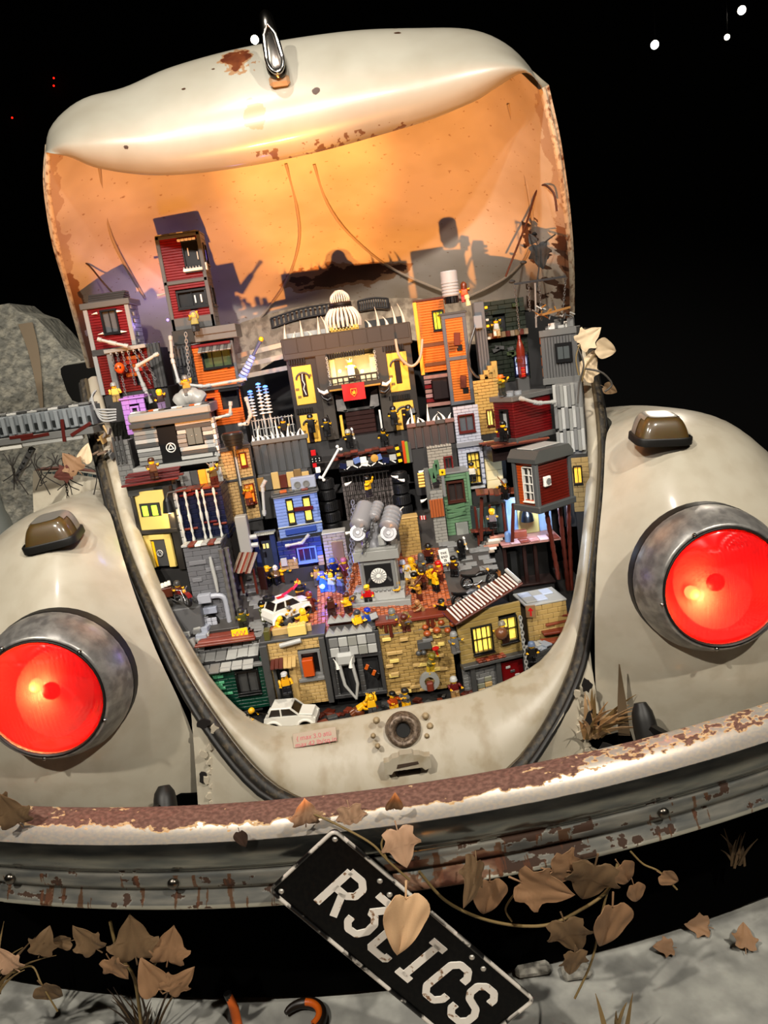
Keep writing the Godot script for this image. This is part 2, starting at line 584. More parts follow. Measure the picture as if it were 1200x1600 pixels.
func turn_signal(c: Node, off: Transform3D, s: float, rubber: Material) -> void:
	var h := node("turn_signal", c)
	var base: Vector3 = W(1028,684,1.235) if s > 0 else W(88,842,1.235)
	h.transform = off * Transform3D(Basis(Vector3.BACK, s * -.10) * Basis(Vector3.RIGHT,.16), base + V(0,.004,.010))
	# dome: wide rounded block, z forward
	for part in 3:
		var rows := []
		for i in 13:
			var b := PI / 2 * i / 12.0
			var w := PackedVector3Array()
			for k in 33:
				var a := TAU * k / 32
				var e := .45
				var cb := pow(cos(b),.38); var sb := pow(sin(b),.6)
				var q := V(signf(cos(a)) * pow(absf(cos(a)), e) * cb * .043, sb * .036, signf(sin(a)) * pow(absf(sin(a)), e) * cb * .032)
				q.x *= 1.0 - .22 * q.y / .036
				q.z -= .012 * q.y / .036
				w.append(q)
			rows.append(w)
		if part == 0:
			var gg := G.new()
			var ring := []
			for y in [[-.008,1.08], [.003,1.08], [.005,1.0]]:
				var w := PackedVector3Array()
				for k in 33:
					var a := TAU * k / 32
					w.append(V(signf(cos(a)) * pow(absf(cos(a)),.45) * .044 * y[1], y[0], signf(sin(a)) * pow(absf(sin(a)),.45) * .032 * y[1]))
				ring.append(w)
			gg.grid(ring, true, true)
			put("gasket", gg, rubber, h)
		elif part == 1:
			var g := G.new()
			for i in 12:
				var w0 := PackedVector3Array(); var w1 := PackedVector3Array()
				for k in 33:
					if rows[i][k].z < .006 + .0 * i or i > 7:
						w0.append(rows[i][k] * 1.02); w1.append(rows[i + 1][k] * 1.02)
				if w0.size() > 1:
					# keep runs contiguous
					for k in 32:
						if (rows[i][k].z < .004 and rows[i][k + 1].z < .004) or i > 8:
							g.grid([PackedVector3Array([rows[i][k] * 1.025, rows[i][k + 1] * 1.025]), PackedVector3Array([rows[i + 1][k] * 1.025, rows[i + 1][k + 1] * 1.025])], false, true)
			put("chrome_housing", g, mt(Color(.72, .7, .66), .34, .75), h)
		else:
			var g := G.new()
			g.grid(rows, true, true)
			var m := StandardMaterial3D.new()
			m.albedo_color = Color(.30,.22,.05)
			m.roughness = .14
			m.clearcoat_enabled = true
			m.subsurf_scatter_enabled = true
			m.subsurf_scatter_strength = .3
			put("amber_lens", g, m, h)

func bracket(c: Node, off: Transform3D, s: float, rubber: Material, black: Material) -> void:
	# the rubber boot where the bumper arm leaves the body
	var h := node("bumper_bracket", c)
	h.transform = off
	var top: Vector3 = W(1000,1098,1.03) if s > 0 else W(256,1228,1.04)
	var bot: Vector3 = W(1022,1200,.99) if s > 0 else W(262,1300,1.0)
	var g := G.new()
	var pts := []
	for i in 8: pts.append(top.lerp(bot, i / 7.0))
	g.tube(pts, [.009,.0155,.0175,.018,.018,.018,.018,.018],14)
	put("boot", g, rubber, h)
	var a := G.new()
	var q: Vector3 = top.lerp(bot,.35)
	a.bar(q + V(0,0,.012), q + V(s * .07,-.045,.045),.012,.02)
	a.bar(q + V(0,0,.012), q + V(s * .012,-.07,.05),.006,.012)
	put("bumper_arm", a, mt(Color(.05, .045, .04), .4), h)

func trunk(c: Node, off: Transform3D, rubber: Material, black: Material) -> void:
	var A := crv(WW([[150,590,1.72], [168,660,1.60], [188,730,1.5], [215,830,1.38], [262,950,1.27], [305,1030,1.20], [335,1075,1.17], [380,1120,1.145], [430,1141,1.14], [520,1133,1.135], [640,1110,1.135], [740,1090,1.14], [830,1050,1.17], [870,1010,1.2], [893,960,1.25], [908,880,1.32], [918,780,1.4], [920,680,1.5], [910,590,1.6], [898,520,1.70]]),90)
	var B := crv(WW([[138,595,1.72], [152,665,1.60], [170,735,1.5], [200,850,1.36], [250,965,1.24], [315,1080,1.14], [390,1185,1.08], [455,1240,1.05], [530,1262,1.035], [640,1252,1.03], [760,1222,1.035], [830,1160,1.07], [880,1070,1.13], [905,985,1.2], [922,860,1.32], [934,710,1.46], [922,590,1.6], [908,520,1.70]]),90)
	var C := crv(WW([[126,600,1.72], [138,670,1.60], [155,738,1.5], [185,855,1.35], [236,980,1.22], [296,1100,1.12], [370,1205,1.055], [435,1258,1.025], [530,1280,1.01], [640,1272,1.005], [790,1232,1.01], [860,1150,1.06], [905,1060,1.12], [922,985,1.19], [938,860,1.32], [950,705,1.47], [934,590,1.6], [918,515,1.70]]),90)
	# cream lip from the opening's edge over a rolled rim to the seal
	var rows := [PackedVector3Array(), PackedVector3Array(), PackedVector3Array(), PackedVector3Array(), PackedVector3Array(), PackedVector3Array()]
	for i in 90:
		var a: Vector3 = A[i]; var b: Vector3 = B[i]
		var k := clampf((a - b).length() / .09,.15,1.0)
		rows[0].append(a + V(0,-.05,-.012) * k)
		rows[1].append(a + V(0,-.004,-.008) * k)
		rows[2].append(a + V(0,.0,.004))
		rows[3].append(a.lerp(b,.33) + V(0,.010,.018) * k)
		rows[4].append(a.lerp(b,.7) + V(0,.004,.014) * k)
		rows[5].append(b + V(0,0,-.004))
	var lipm := mottled(Color(.61,.555,.455), Color(.70,.665,.59),3.0,.4,.0,47,.2,.5)
	lipm.clearcoat_enabled = true
	lipm.clearcoat = .4
	var g := G.new()
	g.sheet(loft_rows(rows),.004, false)
	put("trunk_lip", g, lipm, c, off)
	# seal: a rubber channel with a bright bead
	var sl := node("trunk_seal", c)
	sl.transform = off
	var m1 := []; var m2 := []; var m3 := []
	for i in 90:
		m1.append((B[i] as Vector3).lerp(C[i],.5)); m2.append((B[i] as Vector3).lerp(C[i],.15) + V(0,.004,.004)); m3.append((B[i] as Vector3).lerp(C[i],.95))
	for q in [["rubber_channel", m1, .011, mottled(Color(.09, .08, .065), Color(.30, .26, .19), 14.0, .55, .0, 5, .45, .75)], ["bead", m2, .0042, mt(Color(.33, .29, .22), .35)], ["rubber_edge", m3, .006, rubber]]:
		var t := G.new()
		t.tube(q[1], q[2],8)
		put(q[0], t, q[3], sl)
	# apron panels below the seal, either side
	for q in [[[[298,1106,1.128], [304,1180,1.10], [311,1280,1.078], [316,1350,1.07]], [[302,1108,1.122], [372,1212,1.055], [440,1266,1.024], [560,1320,1.02]]],
			[[[920,985,1.195], [926,1050,1.135], [950,1180,1.09], [965,1260,1.07]], [[916,990,1.188], [898,1070,1.112], [846,1168,1.048], [700,1300,1.02]]]]:
		var p := G.new()
		p.sheet(loft([crv(WW(q[0]),8), crv(WW(q[1]),8)],14,10),.004, q[0][0][0] > 600)
		put("front_apron", p, paint, c, off)
	# rusted holes in the apron
	for q in [[318,1215,1.095,.007,.011], [318,1130,1.105,.012,.008], [310,1262,1.07,.01,.006], [916,1070,1.11,.009,.012], [925,1125,1.085,.011,.02], [945,1170,1.07,.012,.012]]:
		var p := W(q[0], q[1], q[2] - .012)
		var poly := PackedVector2Array()
		for k in 14:
			var a := TAU * k / 14
			var r := .75 + .4 * R.randf()
			poly.append(U(cos(a) * q[3] * r, sin(a) * q[4] * r))
		var h := G.new()
		h.x = T(p)
		h.plate(poly,.0,.003)
		put("rust_hole", h, mt(Color(.07, .045, .03), .9), c, off)
	for k in 18:      # flaked blisters beside the gap
		var left := k < 10
		var p := W(318 + R.randf() * 18,1140 + k * 13,1.088 - k * .0018) if left else W(902 + R.randf() * 16,1085 + (k - 10) * 13,1.094 - (k - 10) * .003)
		var poly := PackedVector2Array()
		for i in 10: poly.append(U(cos(TAU * i / 10) * (.003 + .006 * R.randf()), sin(TAU * i / 10) * (.004 + .006 * R.randf())))
		var h := G.new()
		h.x = Transform3D(Basis(Vector3.UP,.35 if left else -.35), p)
		h.plate(poly,-.004,.0045)
		put("paint_flake", h, mt(Color(.74, .70, .62), .6), c, off)
	# latch horn, plate, bolts, sticker on the slam panel
	var la := node("lid_latch", c)
	la.transform = off
	var o := W(630,1141,1.088)
	var z := V(0,.42,.9).normalized()
	var bs := Basis(Vector3.RIGHT, z, Vector3.RIGHT.cross(z))
	var hn := G.new()
	hn.x = Transform3D(bs, o)
	hn.lathe([U(.030,-.01), U(.0275,.004), U(.0255,.012), U(.021,.016), U(.0155,.012), U(.0115,.002), U(.0105,-.02)],28)
	put("latch_horn", hn, mottled(Color(.30, .24, .19), Color(.56, .49, .42), 22.0, .45, .25, 8), la)
	var ho := G.new()
	ho.x = Transform3D(bs, o + z * .010)
	ho.lathe([U(.0,-.006), U(.0112,-.006)],20)
	put("latch_hole", ho, black, la)
	var pl := G.new()
	pl.x = Transform3D(Basis(Vector3.RIGHT,-.12), W(636,1192,1.040))
	pl.plate(PackedVector2Array([U(-.036,-.011), U(-.026,-.013), U(-.022,-.008), U(.022,-.008), U(.027,-.013), U(.037,-.01), U(.037,.008), U(.028,.009), U(.021,.013), U(.012,.014), U(.01,.017), U(-.01,.017), U(-.012,.014), U(-.022,.013), U(-.028,.008), U(-.036,.008)]),-.012,.018)
	put("striker_plate", pl, lipm, la)
	var sh := G.new()
	sh.x = pl.x
	sh.plate(PackedVector2Array([U(-.017,-.004), U(.018,-.001), U(.017,.003), U(-.015,.002)]),.004,.003)
	sh.box(V(-.022,-.028,-.02), V(.044,.014,.014),.005)
	put("striker_slot", sh, mt(Color(.25, .19, .14), .7), la)
	for q in [[588,1126], [583,1150], [590,1166], [665,1119], [672,1135], [667,1150], [612,1190], [668,1186]]:
		var b := G.new()
		var bo := U(.0040 if q[1] < 1140 else .003,.0)
		b.x = Transform3D(bs, W(q[0], q[1],1.104 - maxf(0, q[1] - 1120) * .00085))
		b.lathe([U(bo.x * 1.5,-.006), U(bo.x * 1.4,.001), U(bo.x * .8,.002), U(bo.x * .75,.005), U(0,.0055)],10)
		put("bolt", b, mt(Color(.66, .58, .45), .5), la)
	var sk := node("pressure_sticker", c)
	var sn := V(0,.55,.84)
	var bx := Basis(Vector3.RIGHT,-.86).rotated(Vector3.BACK,.035)
	sk.transform = off * Transform3D(bx, W(493,1153,1.108) + V(0,.006,.008))
	var sp := G.new()
	sp.box(V(-.036,-.012,-.001), V(.072,.024,.0012),.0005)
	put("paper", sp, mt(Color(.68, .61, .53), .6), sk)
	for q in [["{ max 3.0 atü", .0055], ["  max 42 lb/sq.in", -.0055]]:
		put("lettering", words(q[0], .010, false), mt(Color(.78, .36, .40), .7), sk, T(V(-.001, q[1] - .0035, .0004)))
	# dark inside of the trunk behind the city
	var tub := G.new()
	tub.box(V(-.60,.20,-2.05), V(1.14,.06,.85))
	tub.box(V(-.60,.20,-2.05), V(1.14,.90,.06))
	put("trunk_tub", tub, black, c, off)
	# cowl behind the city with its two air slots
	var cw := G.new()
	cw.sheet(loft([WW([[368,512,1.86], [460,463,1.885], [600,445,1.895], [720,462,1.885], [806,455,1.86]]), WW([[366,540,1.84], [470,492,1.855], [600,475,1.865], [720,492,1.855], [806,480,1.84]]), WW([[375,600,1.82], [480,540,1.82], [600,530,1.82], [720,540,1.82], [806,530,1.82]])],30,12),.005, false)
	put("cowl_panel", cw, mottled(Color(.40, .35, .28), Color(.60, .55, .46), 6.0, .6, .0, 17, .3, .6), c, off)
	for q in [[[424,505], [470,490], [516,482]], [[560,478], [585,473], [607,474]]]:
		var sl2 := node("air_slot", c)
		sl2.transform = off
		var p := crv(WW([[q[0][0], q[0][1],1.838], [q[1][0], q[1][1],1.838], [q[2][0], q[2][1],1.838]]),14)
		var t := G.new(); var u := G.new()
		var rim := []
		for i in p.size(): rim.append(p[i] + V(0,.011,0))
		for i in p.size(): rim.append(p[p.size() - 1 - i] + V(0,-.011,0))
		rim.append(rim[0])
		t.tube(rim,.0025,6)
		put("slot_rim", t, mt(Color(.1, .09, .08), .5), sl2)
		for i in p.size() - 1:
			u.box(p[i] + V(0,-.010,-.004), V((p[i + 1] - p[i]).x * .55,.02,.004))
		put("louvre", u, mt(Color(.04, .035, .03), .5), sl2)
	# windscreen-side corner: cream panel with a striped edge, and the mirror
	var mi := node("side_mirror", c)
	mi.transform = off * Transform3D(Basis(Vector3.UP,-.25), W(124,598,2.05))
	var ms := G.new()
	var prof := PackedVector2Array()
	for q in [[-.047,.044], [-.05,.03], [-.044,-.02], [-.034,-.044], [-.016,-.052], [.055,-.046], [.06,.05], [-.035,.05]]: prof.append(U(q[0], q[1]))
	ms.plate(prof,-.03,.03)
	put("mirror_shell", ms, mt(Color(.045, .045, .04), .4), mi)
	var me := G.new()
	me.tube([V(-.05,.036,-.01), V(-.03,.052,-.01), V(.06,.053,-.01)],.004,6)
	put("mirror_rim", me, mt(Color(.5, .5, .46), .4), mi)
	var cp := node("corner_panel", c)
	cp.transform = off
	var g2 := G.new()
	g2.sheet(loft([WW([[57,737,1.66], [110,736,1.64], [165,742,1.62]]), WW([[57,780,1.64], [110,780,1.62], [168,790,1.58]]), WW([[60,850,1.60], [120,850,1.58], [190,860,1.5]])],10,8),.012, false)
	put("panel_face", g2, paint, cp)
	var g3 := G.new()
	g3.tube(crv(WW([[55,745,1.655], [60,734,1.655], [110,732,1.635], [165,740,1.615]]),12),.004,6)
	put("panel_edge", g3, mt(Color(.45, .27, .22), .5), cp)
	var dd := crv(WW([[62,741,1.645], [110,738,1.625], [160,746,1.605]]),15)
	for i in 14:
		var g4 := G.new()
		g4.bar(dd[i], (dd[i] as Vector3).lerp(dd[i + 1],.8),.003,.006)
		put("edge_stripe", g4, mt([Color(.15, .2, .22), Color(.35, .42, .42)][i % 2], .5), cp)

func loft_rows(rows: Array) -> Array:
	var o := []
	var m: int = rows.size()
	for i in (m - 1) * 4 + 1:
		var k := mini(i / 4, m - 2)
		var f := (i - k * 4) / 4.0
		var w := PackedVector3Array()
		for j in rows[0].size():
			w.append((rows[k][j] as Vector3).cubic_interpolate(rows[k + 1][j], rows[maxi(k - 1,0)][j], rows[mini(k + 2, m - 1)][j], f))
		o.append(w)
	return o
func words(txt: String, size: float, bold := true) -> Mesh:
	var t := TextMesh.new()
	var f := SystemFont.new()
	f.font_names = PackedStringArray(["Droid Sans"])
	if bold: f.font_weight = 700
	t.font = f
	t.text = txt
	t.font_size = 64
	t.pixel_size = size / 64.0
	t.depth = .0006
	return t

func hood(c: Node, off: Transform3D, chrome: Material) -> void:
	var h := node("front_lid", c)
	h.transform = off
	var grow := [
		WW([[80,232,1.44], [190,190,1.50], [400,140,1.53], [600,105,1.53], [760,85,1.50], [842,140,1.43]]),
		WW([[80,300,1.47], [190,300,1.58], [400,290,1.63], [600,260,1.63], [760,230,1.58], [864,230,1.46]]),
		WW([[95,390,1.54], [200,390,1.68], [400,375,1.73], [600,350,1.73], [765,330,1.68], [880,330,1.54]]),
		WW([[115,470,1.63], [215,470,1.75], [400,440,1.80], [600,420,1.80], [775,410,1.76], [889,420,1.64]]),
		WW([[142,575,1.74], [240,555,1.84], [400,515,1.88], [600,480,1.89], [785,480,1.87], [890,500,1.76]])]
	var gr := loft(grow,48,40)
	var n1 := noise(5,.02,5); var n2 := noise(6,.006,4); var n3 := noise(77,.09,3)
	var it := img(640,480, func(u: float, v: float, x: int, y: int) -> Color:
		var base := Color(.80,.76,.70).lerp(Color(.70,.65,.57), clampf(n2.get_noise_2d(x, y) * 1.2 + .4,0,1))
		if n3.get_noise_2d(x, y) > .62: base = base.lerp(Color(.5,.36,.22),.6)
		var w := n1.get_noise_2d(x, y) * .5
		# torn rust at the foot of the panel and along its flanges
		var d := U((u - .525) / .075, (v - .80) / .05).length() + w * 1.6
		var e := U((u - .59) / .06, (v - .77) / .03).length() + w * 1.8
		d = minf(d, e)
		if d < 1.0: base = Color(.20,.085,.03).lerp(Color(.33,.16,.06), clampf(w + .5,0,1))
		elif d < 1.35: base = base.lerp(Color(.5,.30,.13),.6)
		var sd := minf(u,1.0 - u)
		if sd + w * .05 < .016: base = base.lerp(Color(.42,.22,.09),.7 if v > .5 else .25)
		if u > .90 and v > .5 and n1.get_noise_2d(x * 1.4 + 50, y * 1.4) > .16: base = base.lerp(Color(.24,.13,.07),.85)
		return base)
	var im := StandardMaterial3D.new()
	im.albedo_texture = it
	im.roughness = .55
	var g := G.new()
	g.grid(gr, false, false)
	var inner := put("inner_panel", g, im, h)
	var nrm := V(0,-.5,.86).normalized()
	# pressed creases
	var cre := [[[.455,.26], [.47,.45], [.465,.62], [.42,.80], [.34,.98]], [[.51,.28], [.53,.45], [.57,.62], [.65,.80], [.78,.97]],
		[[.90,.12], [.925,.4], [.92,.62], [.87,.80], [.78,.95]], [[.10,.12], [.12,.42], [.15,.72]]]
	for q in cre:
		var p := []
		for k in q: p.append(at_grid(gr, k[0], k[1]) + nrm * .0006)
		var t := G.new()
		t.tube(crv(p,24),.0035,6)
		put("crease", t, mt(Color(.63, .57, .49), .55), inner)
	# outer skin behind the inner panel, closed along the rim
	var back := []
	for i in 40:
		var w := PackedVector3Array()
		for j in 48:
			var du: Vector3 = gr[i][mini(j + 1,47)] - gr[i][maxi(j - 1,0)]
			var dv: Vector3 = gr[mini(i + 1,39)][j] - gr[maxi(i - 1,0)][j]
			w.append(gr[i][j] - du.cross(dv).normalized() * -.022)
		back.append(w)
	var bk := G.new()
	bk.grid(back, false, true)
	put("outer_skin", bk, paint, h)
	for e in [0,47]:
		var p := []; var q := PackedVector3Array(); var s := PackedVector3Array()
		for i in 40:
			p.append((gr[i][e] as Vector3).lerp(back[i][e],.3)); q.append(gr[i][e]); s.append(back[i][e])
		var t := G.new()
		t.grid([q, s])
		t.tube(p,.0065,8)
		put("rim_flange", t, mottled(Color(.36, .19, .08), Color(.76, .70, .60), 8.0, .5, .0, 13 + e, .28, .42), h)
	# nose: the rounded outer front, seen from outside
	var low := [[71,238], [110,246], [150,262], [210,272], [280,273], [370,262], [480,240], [600,208], [680,184], [745,156], [790,128], [822,113], [846,135]]
	var top := [[71,238], [76,205], [98,176], [135,152], [195,136], [270,104], [390,72], [540,49], [650,44], [735,46], [790,68], [828,105], [849,145]]
	var r0 := []; var r1 := []; var r2 := []; var r3 := []; var r4 := []; var r5 := []; var r6 := []; var r7 := []
	for i in 13:
		var s := sin(PI * i / 12.0)
		s = pow(s,.6)
		var a: Array = low[i]; var b: Array = top[i]
		r0.append(W(a[0], a[1] - 14 * s,1.40 + .035 * s))
		r1.append(W(a[0], a[1] - 1 * s,1.395 - .010 * s))
		r2.append(W(a[0], a[1] - 2 * s,1.395 - .025 * s))
		r3.append(W(lerpf(a[0], b[0],.22), lerpf(a[1], b[1],.22),1.405 - .062 * s))
		r4.append(W(lerpf(a[0], b[0],.5), lerpf(a[1], b[1],.5),1.41 - .065 * s))
		r5.append(W(lerpf(a[0], b[0],.8), lerpf(a[1], b[1],.8),1.42 - .03 * s))
		r6.append(W(b[0], b[1],1.43 + .03 * s))
		r7.append(W(lerpf(b[0], a[0],.1), lerpf(b[1], a[1],.1),1.44 + .10 * s))
	var ng := loft([r0, r1, r2, r3, r4, r5, r6, r7],72,44)
	var n4 := noise(15,.03,4)
	var nt := img(1024,384, func(u: float, v: float, x: int, y: int) -> Color:
		var w := n4.get_noise_2d(x, y)
		var base := Color(.60,.59,.54).lerp(Color(.56,.545,.49), clampf(n2.get_noise_2d(x, y) + .4,0,1))
		var d := U((u - .405) / .026, (v - .68) / .075).length() + w * .9
		if d < 1.0: base = Color(.30,.13,.06).lerp(Color(.42,.22,.10), clampf(w + .5,0,1))
		elif d < 1.25: base = Color(.55,.42,.30)
		if U((u - .43) / .022, (v - .36) / .06).length() + w * .6 < 1.0: base = base.lerp(Color(.58,.45,.28),.55)
		for k in [[.695,.72,.006], [.69,.80,.005], [.725,.82,.004], [.545,.40,.007], [.30,.56,.003], [.185,.30,.003], [.36,.65,.003]]:
			if U(u - k[0], (v - k[1]) * .5).length() + w * .004 < k[2]: base = Color(.22,.14,.08)
		if v < .22 and u > .4 and u < .72 and w > .12: base = base.lerp(Color(.35,.22,.12),.8)
		return base)
	var nm := StandardMaterial3D.new()
	nm.albedo_texture = nt
	nm.roughness = .36
	nm.clearcoat_enabled = true
	nm.clearcoat = .6
	nm.clearcoat_roughness = .1
	var gn := G.new()
	gn.grid(ng, false, true)
	put("nose", gn, nm, h)
	# chrome strap handle on the nose
	var hd := node("lid_handle", c)
	hd.transform = off
	var lo := W(437,128,1.352); var hi := W(418,38,1.385)
	var ax := (hi - lo).normalized()
	var sd := Vector3.RIGHT
	var fw := sd.cross(ax).normalized()
	var t := G.new()
	t.x = Transform3D(Basis(sd, ax, fw), lo)
	var sec := [[.0,.006,.004], [.008,.0155,.012], [.03,.016,.019], [.06,.0145,.024], [.09,.012,.024], [.108,.0095,.019], [.115,.005,.014]]
	var rr := []
	for q in sec:
		var w := PackedVector3Array()
		for k in 17:
			var a := TAU * k / 16
			w.append(V(cos(a) * q[1], q[0], q[2] + sin(a) * .006))
		rr.append(w)
	t.grid(loft(rr,17,26), true, true)
	put("strap", t, mt(Color(.34, .33, .31), .2, 1.0), hd)
	var t2 := G.new()
	t2.x = Transform3D(Basis(sd, ax, fw), lo)
	var lp := []
	for k in 13:
		var a := PI * k / 12 + PI
		lp.append(V(cos(a) * .0125,.026 + sin(a) * .024,.022 + .002 * sin(a)))
	t2.tube(lp,.004,8)
	t2.tube([lp[0], V(-.009,.06,.032), V(0,.075,.035), V(.009,.06,.032), lp[12]],.004,8)
	put("loop", t2, chrome, hd)
	var t3 := G.new()
	t3.x = Transform3D(Basis(sd, ax, fw), lo)
	t3.box(V(-.017,-.008,-.006), V(.034,.02,.012),.005)
	put("mount", t3, mt(Color(.55, .45, .33), .5), hd)

func at_grid(gr: Array, u: float, v: float) -> Vector3:
	var m: int = gr.size() - 1
	var w: int = gr[0].size() - 1
	var i := mini(int(v * m), m - 1); var j := mini(int(u * w), w - 1)
	var a := v * m - i; var b := u * w - j
	return (gr[i][j] as Vector3).lerp(gr[i][j + 1], b).lerp((gr[i + 1][j] as Vector3).lerp(gr[i + 1][j + 1], b), a)

func bumper_pt(x: float) -> Vector3:
	var d := x - CX
	return V(x,.0,-.88 - .25 * d * d - .9 * pow(maxf(absf(d) - .62,.0),1.6))
func bumper(c: Node, off: Transform3D) -> void:
	var b := node("bumper", c)
	b.transform = off
	# profile: forward offset, height
	var topp := [[-.052,.455], [-.050,.468], [-.042,.474], [-.028,.473], [-.014,.465], [-.005,.454], [.0,.444]]
	var face := [[.0,.444], [.004,.432], [.0045,.418], [.001,.405], [-.004,.399], [-.0065,.395], [-.003,.391], [-.0015,.386], [-.0015,.374], [-.004,.369], [-.009,.366], [-.007,.362], [-.001,.352], [.004,.343], [.002,.338], [-.006,.336], [-.02,.345]]
	var n1 := noise(41,.018,5); var n2 := noise(42,.05,4); var n3 := noise(43,.005,3)
	var rust_at := func(u: float, v: float, x: int, y: int) -> float:     # rust on the flat top
		var w := n1.get_noise_2d(x, y * 1.5) * .9
		var lum := n2.get_noise_2d(x * 1.3, y * 1.3)
		var body := 1.0 - smoothstep(.60,.86, v) * 1.1
		if u > .62: body -= smoothstep(.62,.68, u) * .55
		if u < .26: body -= .25 * smoothstep(.28,.22, u)
		return body + w * .75 + lum * (.5 if u > .62 else .25)
	var tt := img(1536,128, func(u: float, v: float, x: int, y: int) -> Color:
		var r: float = rust_at.call(u, v, x, y)
		var k := clampf(n2.get_noise_2d(x * 2, y * 2) + .5,0,1)
		if r > .56: return Color(.36,.24,.20).lerp(Color(.50,.36,.31), k)
		if r > .40: return Color(.74,.58,.40).lerp(Color(.84,.72,.55), k)
		return Color(.74,.72,.70).lerp(Color(.82,.77,.70), k))
	var to := img(1536,128, func(u: float, v: float, x: int, y: int) -> Color:
		var r: float = rust_at.call(u, v, x, y)
		if r > .40: return Color(1,.85,0)
		return Color(1,.4,.55))
	var mtop := ORMMaterial3D.new()
	mtop.albedo_texture = tt
	mtop.orm_texture = to
	var ft := img(1536,128, func(u: float, v: float, x: int, y: int) -> Color:
		var k := clampf(n1.get_noise_2d(x * .5, y * 3) + .5,0,1)
		var w := n1.get_noise_2d(x * .7 + 900, y * 2.0)
		var st := n2.get_noise_2d(x * .8, y * .12)
		var base := Color(.42,.43,.42).lerp(Color(.60,.59,.55), k)
		if v > .76: base = Color(.70,.69,.63).lerp(Color(.80,.79,.73), k)
		if v > .34 and v < .80 and (w + st * .5 > .38 or (absf(u - .60) < .06 and w > -.02)): base = base.lerp(Color(.20,.11,.055),.9)
		if absf(u - .525) < .05 and v > .45 and w > -.1: base = Color(.66,.56,.46).lerp(Color(.30,.16,.09), clampf(w + .55,0,1))
		if st > .34 and v > .4: base = base.lerp(Color(.38,.20,.09),.6)
		return base)
	var fo := img(768,64, func(u: float, v: float, x: int, y: int) -> Color:
		var w := n1.get_noise_2d(x * 1.4 + 900, y * 4.0)
		var st := n2.get_noise_2d(x * 1.6, y * .24)
		if v > .34 and (w + st * .5 > .38 or absf(u - .6) < .06 and w > -.02 or absf(u - .525) < .05 and v > .45): return Color(1,.75,.1)
		return Color(1,.2 + .12 * clampf(w,0,1) + (.2 if v > .36 else .0),.95 if v < .36 else .62))
	var mface := ORMMaterial3D.new()
	mface.albedo_texture = ft
	mface.orm_texture = fo
	for q in [["rusted_top", topp, mtop], ["chrome_face", face, mface]]:
		var rows := []
		for p in crv(q[1].map(func(e): return V(e[0], e[1], 0)), 16 if q[0] == "rusted_top" else 34):
			var w := PackedVector3Array()
			for i in 97:
				var x := CX - .80 + 1.60 * i / 96.0
				var o := bumper_pt(x)
				var tan := (bumper_pt(x + .01) - bumper_pt(x - .01)).normalized()
				var fwd := Vector3.UP.cross(tan) * -1.0
				w.append(o + V(0, p.y,0) + fwd * p.x)
			rows.append(w)
		var g := G.new()
		g.sheet(rows,.003, true)
		put(q[0], g, q[2], b)
	for x in [W(13,1383,.96).x, W(268,1383,.9).x, W(1033,1272,.92).x,.62,-.78]:
		var o := bumper_pt(x)
		var g := G.new()
		g.ball(o + V(0,.381,.002), V(.0085,.0085,.006),12)
		put("bolt", g, mt(Color(.42, .40, .37), .3, 1.0), b)

